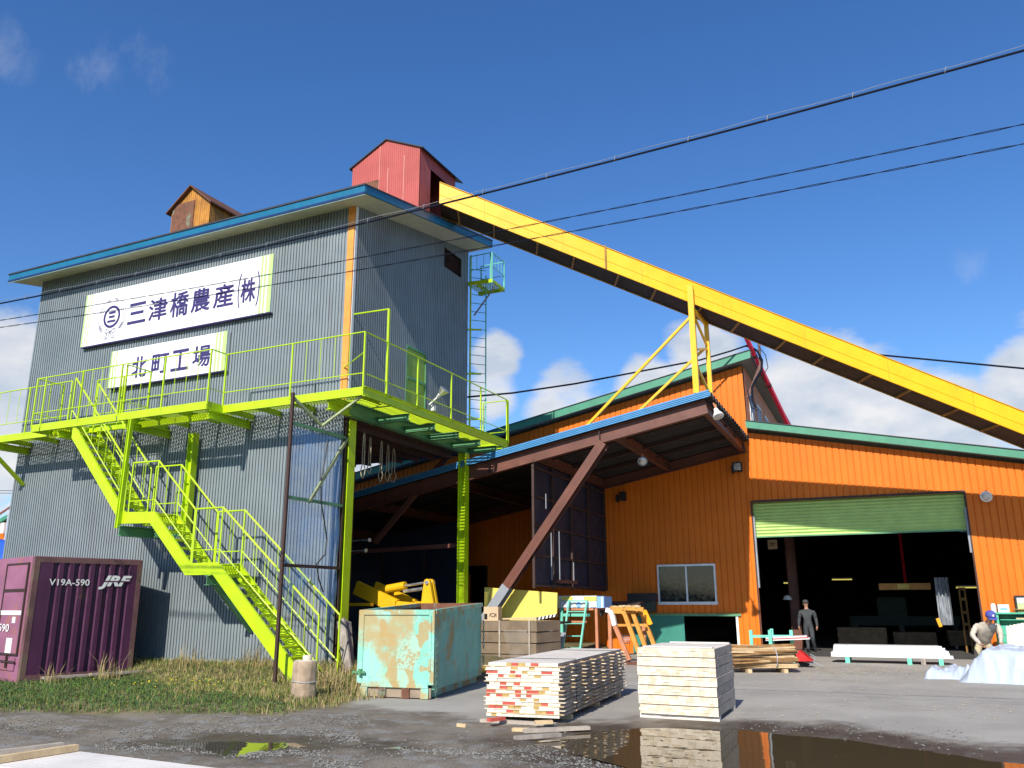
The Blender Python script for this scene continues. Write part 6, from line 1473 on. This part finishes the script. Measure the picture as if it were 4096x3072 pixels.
# ================================================================ TARP
tp = bpy.data.materials.new('tarp_silver'); tp = mat('tarp_silver', (.42, .48, .57), .36, 0, .05, 1.5, spec=.6, bump=.5, bs=9)
def th(x, y):
    f = float(sst((x-.45-.25*(y-22.3))/.75))*float(sst((y-21.75-.12*math.sin(x*2.1))/.42))*float(sst((25.0-y)/.6))
    h = .64*f+.05*f*math.sin(x*1.3)
    tail = float(sst((x+.25)/.3))*float(sst((1.2-x)/.5))*float(sst((y-22.55-.1*math.sin(x*5))/.18))*float(sst((23.75-y)/.35))
    h = max(h, .24*tail*(.6+.5*mnoise.noise(V((x*3, y*3, 1)))))
    wr = (1-abs(mnoise.noise(V((x*1.5+y*.7, y*1.1, 2)))))**5*.10+(1-abs(mnoise.noise(V((x*3.4-y*1.3, y*2.2, 5)))))**8*.085+(1-abs(mnoise.noise(V((x*7, y*6, 7)))))**5*.022
    return h+wr*(.55+.45*max(tail, (1-abs(2*f-1))*.9))*min(1, h/.05)-.03
mb = MB(); rows = []; NX_, NY_ = 170, 130
for j in range(NY_+1):
    r = []
    for i in range(NX_+1):
        x = -.4+4.6*i/NX_; y = 21.6+3.6*j/NY_; r.append(V((x, y, th(x, y))))
    rows.append(r)
b0 = len(mb.v); mb.sheet(rows); keep = [(f, m_) for f, m_ in zip(mb.f, mb.m) if max(mb.v[k][2] for k in f) > -.025]
mb.f = [k[0] for k in keep]; mb.m = [k[1] for k in keep]
tg = tag(mb.build("tarpaulin", tp, None, True), 'crumpled pale blue tarpaulin being pulled over a low stack', 'tarpaulin')

# ================================================================ GREEN CABINET, BOARDS, PANEL at right
nC = -2.0
cb_ = thing("green_cabinet", 'green steel bench cabinet against the orange wall at the right edge', 'cabinet', tuple(hw(6, nC, 0)))
s0_, z0_ = hp(3982, 2450, nC); s1_ = s0_+2.0
mb = MB(); hbox(mb, s0_, s1_, nC, nC+.7, .05, z0_-.36); hbox(mb, s0_, s1_, nC+.5, nC+.7, z0_-.359, z0_-.045); hbox(mb, s0_, s0_+.06, nC, nC+.499, z0_-.359, z0_-.045); mb.build("body", M['cabinet'], cb_)
mb = MB(); hbox(mb, s0_-.03, s1_, nC-.04, nC+.72, z0_-.043, z0_); mb.build("top", M['cabinet'], cb_)
mb = MB(); hbox(mb, s0_+.1, s1_, nC+.05, nC+.5, z0_-.21, z0_-.19); mb.build("shelf", M['cabinet'], cb_)
mb = MB()
for k in range(4): hbox(mb, s0_+.0, s1_, nC-.014, nC-.001, .2+k*.2, .21+k*.2)
mb.build("slat_line", M['green_steel'], cb_)
for k, (s, w_, h_) in enumerate(((.12, .22, .16), (.5, .3, .05), (.95, .3, .1))):
    mb = MB(); 
    if k == 0: continue
    hbox(mb, s0_+s, s0_+s+w_, nC+.1, nC+.35, z0_-.188, z0_-.188+h_); tag(mb.build("shelf_item", M['card'] if k == 1 else M['redplastic']), ['', 'tan paper bundle on the shelf of the green cabinet', 'small red box on the shelf of the green cabinet'][k], 'item')
bx_ = thing("white_box", 'white carton with blue printing standing on the green cabinet', 'box', tuple(hw(s0_+.2, nC+.2, z0_)))
mb = MB(); a = hp(3990, 2420, nC+.2)[0]; b = hp(4035, 2420, nC+.2)[0]; zt_ = hp(3990, 2418, nC+.2)[1]; hbox(mb, a, b, nC+.2, nC+.5, z0_+.002, zt_); mb.build("body", M['white_paint'], bx_)
mb = MB(); hbox(mb, a+.05, b-.05, nC+.194, nC+.199, z0_+.06, z0_+.13); mb.build("print", bl, bx_)
b2 = thing("white_can", 'small white container left of the carton on the green cabinet', 'container', tuple(hw(a-.12, nC+.2, z0_)))
mb = MB(); mb.lathe([(.07, .002), (.07, .2), (.05, .21), (.05, .25)], hw(a-.11, nC+.25, z0_), 12); mb.build("body", M['white_paint'], b2)
ml = thing("scrap_heap", 'tangle of brown cord and rags on top of the green cabinet', 'cord', tuple(hw(b+.3, nC+.2, z0_)))
mb = MB(); mb.path([hw(b+.1+.5*rnd.random(), nC+.15+.3*rnd.random(), z0_+.02+.08*rnd.random()) for k in range(26)], .016, 5); mb.build("cord", M['wood_brown'], ml)
nb2 = thing("display_panel", 'framed pale green display panel on the orange wall at the right edge', 'notice board', tuple(hw(6, -.1, 1.5)))
a, zt_ = hp(4056, 2382, -.2); b = a+1.0; zb_ = hp(4066, 2450, -.2)[1]
mb = MB(); hbox(mb, a+.05, b, -.18, -.14, zb_, zt_-.05); mb.build("panel", mat('panel_green', (.45, .58, .25), .5, 0, .05), nb2)
mb = MB(); hbox(mb, a+.06, b-.3, -.19, -.181, zt_-.22, zt_-.06); mb.build("header", mat('panel_white', (.6, .68, .8), .5, 0, .05), nb2)
mb = MB(); hbox(mb, a, a+.048, -.22, -.1, zb_, zt_); hbox(mb, a+.049, b, -.22, -.1, zt_-.048, zt_); mb.build("frame", M['black'], nb2)
for k in range(6):
    a = at(4030+k*15, 2505-k*3, y=26.6); b = at(4040+k*15, 2625, y=26.2); mb = MB(); mb.bar(b, a, .085, .028, (.5-.25*k, -1, 0)); 
    tag(mb.build("leaning_board", M['wood_white'] if k % 3 else M['wood_top']), ['leftmost pale board leaning on the green cabinet', 'second white board leaning on the green cabinet', 'third white board leaning on the green cabinet', 'fourth pale board leaning on the green cabinet', 'fifth white board leaning on the cabinet, by the frame edge', 'rightmost white board leaning on the green cabinet'][k], 'board', 'white boards leaning on the green cabinet')

# ================================================================ FOREGROUND STACK
zf = .55; A = at(308, 3004, z=zf); Bq = at(820, 3066, z=zf); d1 = (Bq-A).normalized(); d2 = (at(0, 3002, z=zf)-A).normalized()
fs_ = thing("near_board_stack", 'pale board stack top in the near left corner of the picture', 'lumber stack', (A.x, A.y, 0))
for k in range(6):
    o0 = .0; mb = MB(); z1_ = zf-k*.085
    for j in range(9):
        p0 = A+d2*(.0+j*.19)-ZZ*(k*.085); p1 = p0+d2*.186; 
        mb.hexa([p0-ZZ*.08, p0+d1*3.2-ZZ*.08, p1+d1*3.2-ZZ*.08, p1-ZZ*.08, p0, p0+d1*3.2, p1+d1*3.2, p1])
    mb.build("board_layer", M['wood_top'] if k else mat('near_white_boards', (.70, .66, .60), .75, 0, .08, 2, streak=[((.55, .5, .44), .4, 10, .52)], fine=.08), fs_)
for i, (ua, va, ub, vb, m_) in enumerate([(-60, 3046, 306, 2990, 'wood_tan'), (-60, 3020, 250, 2982, 'wood_edge')]):
    a = at(ua, va, z=zf+.03); b = at(ub, vb, z=zf+.03); mb = MB(); mb.bar(a, b, .065, .05); tag(mb.build("loose_timber", M[m_]), ['tan square timber lying across the near left board stack', 'grey brown timber behind the tan one on the near left stack'][i], 'timber')

# ================================================================ WHEEL LOADER under the tower
yl = 18.5
wl = thing("wheel_loader", 'yellow wheel loader parked in the shade under the tower', 'wheel loader', (-15.5, yl+.6, 0))
def lq(u, v, y): return at(u, v, y=y)
for y in (yl, yl+.85):
    p, q = lq(1425, 2350, yl), lq(1585, 2425, yl); p.y = q.y = y; mb = MB(); mb.bar(p, q, .12, .34, (0, 0, 1)); mb.bar(q, lq(1690, 2432, yl)+V((0, y-yl, -.02)), .12, .26); mb.build("lift_arm", M['loader'], wl)
mb = MB(); p = lq(1520, 2362, yl+.4); q = lq(1622, 2343, yl+.4); mb.tube(p, q, .11, 12); mb.build("cylinder", M['loader'], wl)
mb = MB(); mb.tube(q, lq(1702, 2330, yl+.4), .03, 8); mb.tube(lq(1615, 2366, yl+.2), lq(1692, 2355, yl+.2), .045, 8); mb.build("piston_rod", M['chrome'], wl)
mb = MB(); mb.prism([lq(u, v, yl-.15) for u, v in ((1697, 2321), (1706, 2315), (1717, 2319), (1735, 2425), (1684, 2420), (1690, 2364))], (0, .08, 0)); mb.build("tilt_bracket", M['loader'], wl); mb = MB(); mb.prism([lq(u, v, yl-.15)+V((0, .16, 0)) for u, v in ((1697, 2321), (1706, 2315), (1717, 2319), (1735, 2425), (1684, 2420), (1690, 2364))], (0, .08, 0)); mb.build("tilt_bracket", M['loader'], wl)
mb = MB(); p = lq(1708, 2330, yl-.16); mb.tube(p+V((0, -.03, 0)), p+V((0, .32, 0)), .05, 10); mb.build("pin", M['chrome'], wl)
xb2 = lq(1735, 2425, yl).x
mb = MB(); mb.prism([V((xb2-.25, yl-.9, 1.25)), V((xb2+.1, yl-.9, 1.1)), V((xb2+.15, yl-.9, .25)), V((xb2+.9, yl-.9, .12)), V((xb2+.9, yl-.9, .08)), V((xb2-.2, yl-.9, .1)), V((xb2-.45, yl-.9, .6))], (0, 2.6, 0)); mb.build("bucket", M['loader'], wl)
mb = MB(); mb.mm((-17.6, yl-.4, .8), (-15.4, yl+1.4, 1.7)); mb.mm((-15.4, yl, .7), (-14.6, yl+.95, 1.35)); mb.build("body", M['loader'], wl)
mb = MB(); mb.mm((-16.9, yl-.25, 1.7), (-15.6, yl+1.25, 3.25)); mb.build("cab", M['black'], wl)
mb = MB(); mb.mm((-17.0, yl-.35, 3.251), (-15.45, yl+1.35, 3.36)); mb.build("cab_roof", M['loader'], wl)
for x in (-17.1, -14.9):
    for y in (yl-.75, yl+1.35):
        mb = MB(); mb.lathe([(.3, -.2), (.58, -.2), (.64, -.12), (.64, .12), (.58, .2), (.3, .2)], V((x, y+.1, .64)), 20, (X_, ZZ, -Y_)); wh = mb.build("wheel", M['tyre'], wl)
        mb = MB(); mb.lathe([(.29, -.16), (.25, -.2), (.1, -.12)], V((x, y+.1, .64)), 16, (X_, ZZ, -Y_)); mb.build("rim", M['loader'], wh)
for (u, v) in ((1478, 2160), (1463, 2202)):
    p = lq(u, v, yl-.3); mb = MB(); mb.lathe([(.05, -.05), (.06, 0), (.05, .02)], p, 12, (Y_, ZZ, X_)); mb.bar(p, V((-15.7, yl-.2, p.z)), .03, .03); mb.build("work_lamp", M['chrome'], wl)
mb = MB(); p, q = lq(1385, 2412, yl-.3), lq(1485, 2424, yl-.3); mb.mm((p.x, yl-.34, q.z), (q.x, yl-.2, p.z)); mb.build("step", M['loader'], wl)

# ================================================================ NEIGHBOUR at far left
yn = 42.0
nbr = thing("neighbour_shed", 'orange shed with a green edged roof at the far left edge', 'shed', tuple(at(0, 2180, y=yn)))
a = at(-260, 2180, y=yn); b = at(80, 2095, y=yn); c = at(45, 2070, y=yn); e = at(0, 2095, y=yn)
k = (c.z-e.z)/(c.x-e.x)
mb = MB(); xa_ = a.x; xb_ = c.x+3; 
ribbed(mb, V((xa_, yn, 0)), X_, -Y_, xb_-xa_, .2, .03, SPAN, lambda s: 0, lambda s: e.z+k*(xa_+s-e.x)-.2); mb.build("wall", M['orange'], nbr)
mb = MB(); f = lambda x: e.z+k*(x-e.x); mb.hexa([V((xa_, yn-.5, f(xa_)-.2)), V((xb_, yn-.5, f(xb_)-.2)), V((xb_, yn+8, f(xb_)-.2)), V((xa_, yn+8, f(xa_)-.2)), V((xa_, yn-.5, f(xa_)+.1)), V((xb_, yn-.5, f(xb_)+.1)), V((xb_, yn+8, f(xb_)+.1)), V((xa_, yn+8, f(xa_)+.1))]); mb.build("roof", M['green_fascia'], nbr)
mb = MB(); p = at(14, 2112, y=yn-.3); mb.lathe([(.22, -.42), (.24, .36), (.1, .4)], p, 12); mb.build("vent_pipe", M['pipewhite'], nbr)
du = thing("grey_duct", 'grey sloping duct in the sky at the far left edge', 'duct', tuple(at(0, 2050, y=38)))
mb = MB(); mb.bar(at(-120, 2128, y=38), at(120, 1968, y=38), .25, .28); mb.build("duct", M['alu'], du)
mb = MB(); p = at(40, 2040, y=38); mb.mm((p.x-.2, 37.9, p.z-.35), (p.x+.25, 38.1, p.z)); mb.bar((p.x, 38, p.z-.3), (p.x, 38, 0), .15, .15, (1, 0, 0)); mb.build("support", M['alu'], du)
bt = thing("blue_tarp_heap", 'blue tarpaulin covered heap at the far left edge behind the container', 'tarpaulin', tuple(at(0, 2200, y=36)))
mb = MB(); rows = []
for j in range(9):
    rows.append([at(u, 0, y=36+.0)*0+V((at(u, 2200, y=36).x, 35.5+j*.5+.3*mnoise.noise(V((u*.02, j*.3, 0))), max(0, (at(u, 2160 - (30-u)*.05, y=36).z+.25*mnoise.noise(V((u*.03, j*.5, 3))))*math.sin(math.pi*(j+.15)/8.3)**.35))) for u in range(-140, 70, 10)])
mb.sheet(rows); mb.build("sheet", mat('blue_tarp', (.02, .09, .42), .5, 0, .15, 1), bt, True)

# ================================================================ PEOPLE
def figure(parent, J, E, mats, mat_of, root, name="body"):
    keys = list(J); me = bpy.data.meshes.new(name); me.from_pydata([tuple(J[k][0]) for k in keys], [(keys.index(a), keys.index(b)) for a, b in E], [])
    o = bpy.data.objects.new(name, me); COL.objects.link(o)
    sm = o.modifiers.new('s', 'SKIN'); sm.use_smooth_shade = True; sm.branch_smoothing = .6
    lay = me.skin_vertices[0].data if me.skin_vertices else None
    if lay is None:
        bpy.context.view_layer.objects.active = o; bpy.ops.mesh.customdata_skin_add(); lay = me.skin_vertices[0].data
    for i, k in enumerate(keys):
        r = J[k][1]; lay[i].radius = (r, r) if not isinstance(r, tuple) else r; lay[i].use_root = (k == root)
    sb = o.modifiers.new('b', 'SUBSURF'); sb.levels = 2; sb.render_levels = 2
    dg = bpy.context.evaluated_depsgraph_get(); dg.update(); nm = bpy.data.meshes.new_from_object(o.evaluated_get(dg)); bpy.data.objects.remove(o)
    nm.materials.clear()
    for m_ in mats: nm.materials.append(m_)
    segs = [(V(J[a][0]), V(J[b][0]), mat_of(a, b)) for a, b in E]
    for p in nm.polygons:
        c = p.center; best = (1e9, 0)
        for a, b, mi in segs:
            d = b-a; t = max(0, min(1, (c-a).dot(d)/max(1e-9, d.length_squared))); dd = (c-a-d*t).length
            if dd < best[0]: best = (dd, mi)
        p.material_index = best[1]; p.use_smooth = True
    cl = set(k for p in nm.polygons if p.material_index in (0, 1) for k in p.vertices)
    for v_ in nm.vertices:
        if v_.index in cl:
            q = v_.co; v_.co = q+v_.normal*(.016*(1-abs(mnoise.noise(V((q.x*9, q.y*9, q.z*13)))))**4+.008*mnoise.noise(q*22)-.004)
    o = bpy.data.objects.new(name, nm); COL.objects.link(o)
    o.parent = parent; o.matrix_parent_inverse = Matrix.Translation(-V(parent['_o'])); return o
def hand(J, E, wrist, tag_, d, side, palm=.075, fl=.075):
    """palm and five curled fingers from a wrist joint, d: pointing direction, side: thumb side"""
    d = V(d).normalized(); side = V(side).normalized(); dn = d.cross(side).normalized()*(1 if d.cross(side).z < 0 else -1)
    w = V(J[wrist][0]); J[tag_+'p'] = (w+d*palm*.75, (.036, .02)); E.append((wrist, tag_+'p'))
    for i, (o_, l_) in enumerate(((.030, .9), (.011, 1.05), (-.010, 1.0), (-.029, .8))):
        k = w+d*palm+side*o_; a = k+d*fl*.5*l_+dn*.012; b = a+d*fl*.35*l_+dn*.03*l_
        J[tag_+f'k{i}'] = (k, .011); J[tag_+f'a{i}'] = (a, .0095); J[tag_+f'b{i}'] = (b, .008); E += [(tag_+'p', tag_+f'k{i}'), (tag_+f'k{i}', tag_+f'a{i}'), (tag_+f'a{i}', tag_+f'b{i}')]
    k = w+d*palm*.35+side*.045; a = k+d*.04+side*.02+dn*.015
    J[tag_+'t0'] = (k, .012); J[tag_+'t1'] = (a, .010); E += [(tag_+'p', tag_+'t0'), (tag_+'t0', tag_+'t1')]
def face(parent, c, fwd, upv, r, mname):
    f = V(fwd).normalized(); u = V(upv).normalized(); s = f.cross(u).normalized(); mb = MB()
    mb.lathe([(.016, -.01), (.012, .012), (.004, .024)], c+f*r*.86-u*.012, 8, (s, u, f)); mb.build("nose", M['skin'], parent)
    mb = MB(); mb.bar(c+f*r*.88-u*.05-s*.022, c+f*r*.88-u*.05+s*.022, .008, .008); 
    for k in (-1, 1): mb.lathe([(.011, 0), (.008, .006)], c+f*r*.86+u*.018+s*.032*k, 8, (s, u, f))
    mb.build("features", M['hair'], parent)
    for k in (-1, 1): mb = MB(); mb.lathe([(.03, -.008), (.028, .008), (.012, .012)], c+s*k*r*.88, 8, (f, u, s*k)); mb.build("ear", M['skin'], parent)
# worker bending over the tarpaulin
man = thing("person", 'person in khaki overalls and a blue cap bending over the pale tarpaulin', 'person', tuple(at(3925, 2640, y=25.3)))
def A_(u, v, y): return at(u, v, y=y)
hipc = A_(3932, 2568, 25.35); J = {}; E = []
J['pelvis'] = (hipc, (.17, .13)); J['belly'] = (A_(3940, 2545, 25.15), (.175, .13)); J['chest'] = (A_(3948, 2515, 24.95), (.19, .14)); J['neck0'] = (A_(3955, 2492, 24.82), .085); J['neck'] = (A_(3958, 2482, 24.75), .06)
hd = A_(3961, 2470, 24.66); J['head'] = (hd, .095); J['crown'] = (hd+V((.01, .02, .09)), .085)
E += [('pelvis', 'belly'), ('belly', 'chest'), ('chest', 'neck0'), ('neck0', 'neck'), ('neck', 'head'), ('head', 'crown')]
for sgn, nm, sh, el, wr in ((-1, 'l', A_(3906, 2502, 24.95), A_(3888, 2540, 24.75), A_(3921, 2577, 24.55)), (1, 'r', A_(3994, 2503, 24.95), A_(4003, 2540, 24.75), A_(4003, 2572, 24.5))):
    J['sh'+nm] = (sh, .085); J['el'+nm] = (el, .062); J['wr'+nm] = (wr, .035); E += [('chest', 'sh'+nm), ('sh'+nm, 'el'+nm), ('el'+nm, 'wr'+nm)]
    hand(J, E, 'wr'+nm, 'h'+nm, (.7 if nm == 'l' else .5, -.4, -.35), (.5 if nm == 'l' else -.5, -.6, .2))
    hip = hipc+V((.10*sgn, .02, -.06)); kn = V((hipc.x+.17*sgn, 25.15, .47)); an = V((hipc.x+.2*sgn, 25.3, .09))
    J['hp'+nm] = (hip, .115); J['kn'+nm] = (kn, .075); J['an'+nm] = (an, .05); J['to'+nm] = (an+V((.03*sgn, -.17, -.045)), .042)
    E += [('pelvis', 'hp'+nm), ('hp'+nm, 'kn'+nm), ('kn'+nm, 'an'+nm), ('an'+nm, 'to'+nm)]
def mo(a, b):
    if b in ('head', 'crown', 'neck') or b[0] == 'h' and b[1] in 'lr' and b not in ('hpl', 'hpr'): return 2
    if b.startswith('to'): return 3
    if b[:2] in ('hp', 'kn', 'an'): return 1
    return 0
figure(man, J, E, [M['khaki'], M['khaki_trouser'], M['skin'], M['black']], mo, 'pelvis')
mb = MB(); cz = V((.12, -.35, 1)).normalized(); cxx = V((1, 0, 0)) - cz*cz.x; cxx.normalize(); cyy = cz.cross(cxx)
mb.lathe([(.118, -.01), (.122, .03), (.112, .08), (.075, .12), (.03, .135)], hd+V((.01, .015, .035)), 20, (cxx, cyy, cz)); cap = mb.build("cap", M['navy'], man, True)
vd = (cxx*.45-cyy).normalized(); vs_ = vd.cross(cz); mb = MB(); c0 = hd+V((.01, .015, .035))
mb.sheet([[c0+vd*(.10+.10*i/4*math.cos(t*1.35))+vs_*(math.sin(t*1.35)*(.115))-cz*(.004+.02*i/4) for t in [(k-5)/5 for k in range(11)]] for i in range(5)]); mb.build("visor", M['navy'], cap, True)
mb = MB(); mb.lathe([(.03, 0), (.028, .006)], c0+vd*.118+cz*.055, 14, (vs_, cz, vd)); mb.build("badge", M['white_paint'], cap)
face(man, hd, vd*.8-cz*.5, cz*.8+vd*.4, .095, 'face')
mb = MB(); mb.lathe([(.101, -.02), (.103, .02)], hd+V((.005, .03, .012)), 14, (cxx, cyy, cz)); mb.build("hair", M['hair'], man, True)
# worker standing inside the doorway
hn = 2.7; s_, _ = hp(3232, 2500, hn); w2 = thing("person", 'person in dark grey work clothes walking in the shade inside the big door', 'person', tuple(hw(s_, hn, 0)))
def B_(ds, dn, z): return hw(s_+ds, hn+dn, z)
J = {}; E = []
J['pelvis'] = (B_(.02, 0, .92), (.155, .12)); J['belly'] = (B_(.01, 0, 1.1), (.16, .115)); J['chest'] = (B_(0, 0, 1.34), (.19, .125)); J['neck0'] = (B_(-.01, 0, 1.48), .08); J['neck'] = (B_(-.01, -.0, 1.55), .055); J['head'] = (B_(-.02, -.01, 1.66), .09); J['crown'] = (B_(-.02, 0, 1.74), .08)
E += [('pelvis', 'belly'), ('belly', 'chest'), ('chest', 'neck0'), ('neck0', 'neck'), ('neck', 'head'), ('head', 'crown')]
for sgn, nm in ((-1, 'l'), (1, 'r')):
    J['sh'+nm] = (B_(.22*sgn, 0, 1.4), .08); J['el'+nm] = (B_(.29*sgn, .03, 1.12), .058); J['wr'+nm] = (B_(.31*sgn, -.06, .88), .034); E += [('chest', 'sh'+nm), ('sh'+nm, 'el'+nm), ('el'+nm, 'wr'+nm)]
    hand(J, E, 'wr'+nm, 'h'+nm, (0.02*sgn, -.1, -1), (-.4*sgn, -.9, 0))
    st_ = .14*sgn
    J['hp'+nm] = (B_(.1*sgn, 0, .86), .11); J['kn'+nm] = (B_(.1*sgn+.03, -.05-st_*.5, .48), .07); J['an'+nm] = (B_(.1*sgn+.06, st_, .09), .05); J['to'+nm] = (B_(.1*sgn+.1, st_-.16, .045), .042)
    E += [('pelvis', 'hp'+nm), ('hp'+nm, 'kn'+nm), ('kn'+nm, 'an'+nm), ('an'+nm, 'to'+nm)]
figure(w2, J, E, [M['greycloth'], M['greycloth'], M['skin'], M['black']], lambda a, b: 1 if (b in ('hpl', 'hpr')) else mo(a, b), 'pelvis')
hd2 = B_(-.02, -.01, 1.66)
face(w2, hd2, -HN, ZZ, .09, 'f'); mb = MB(); mb.lathe([(.098, .0), (.10, .05), (.085, .1), (.04, .125)], hd2+ZZ*.02, 16); mb.build("cap", M['greycloth'], w2, True)
for o in list(COL.objects):
    if '_o' in o: del o['_o']
    for k in ('label',):
        pass
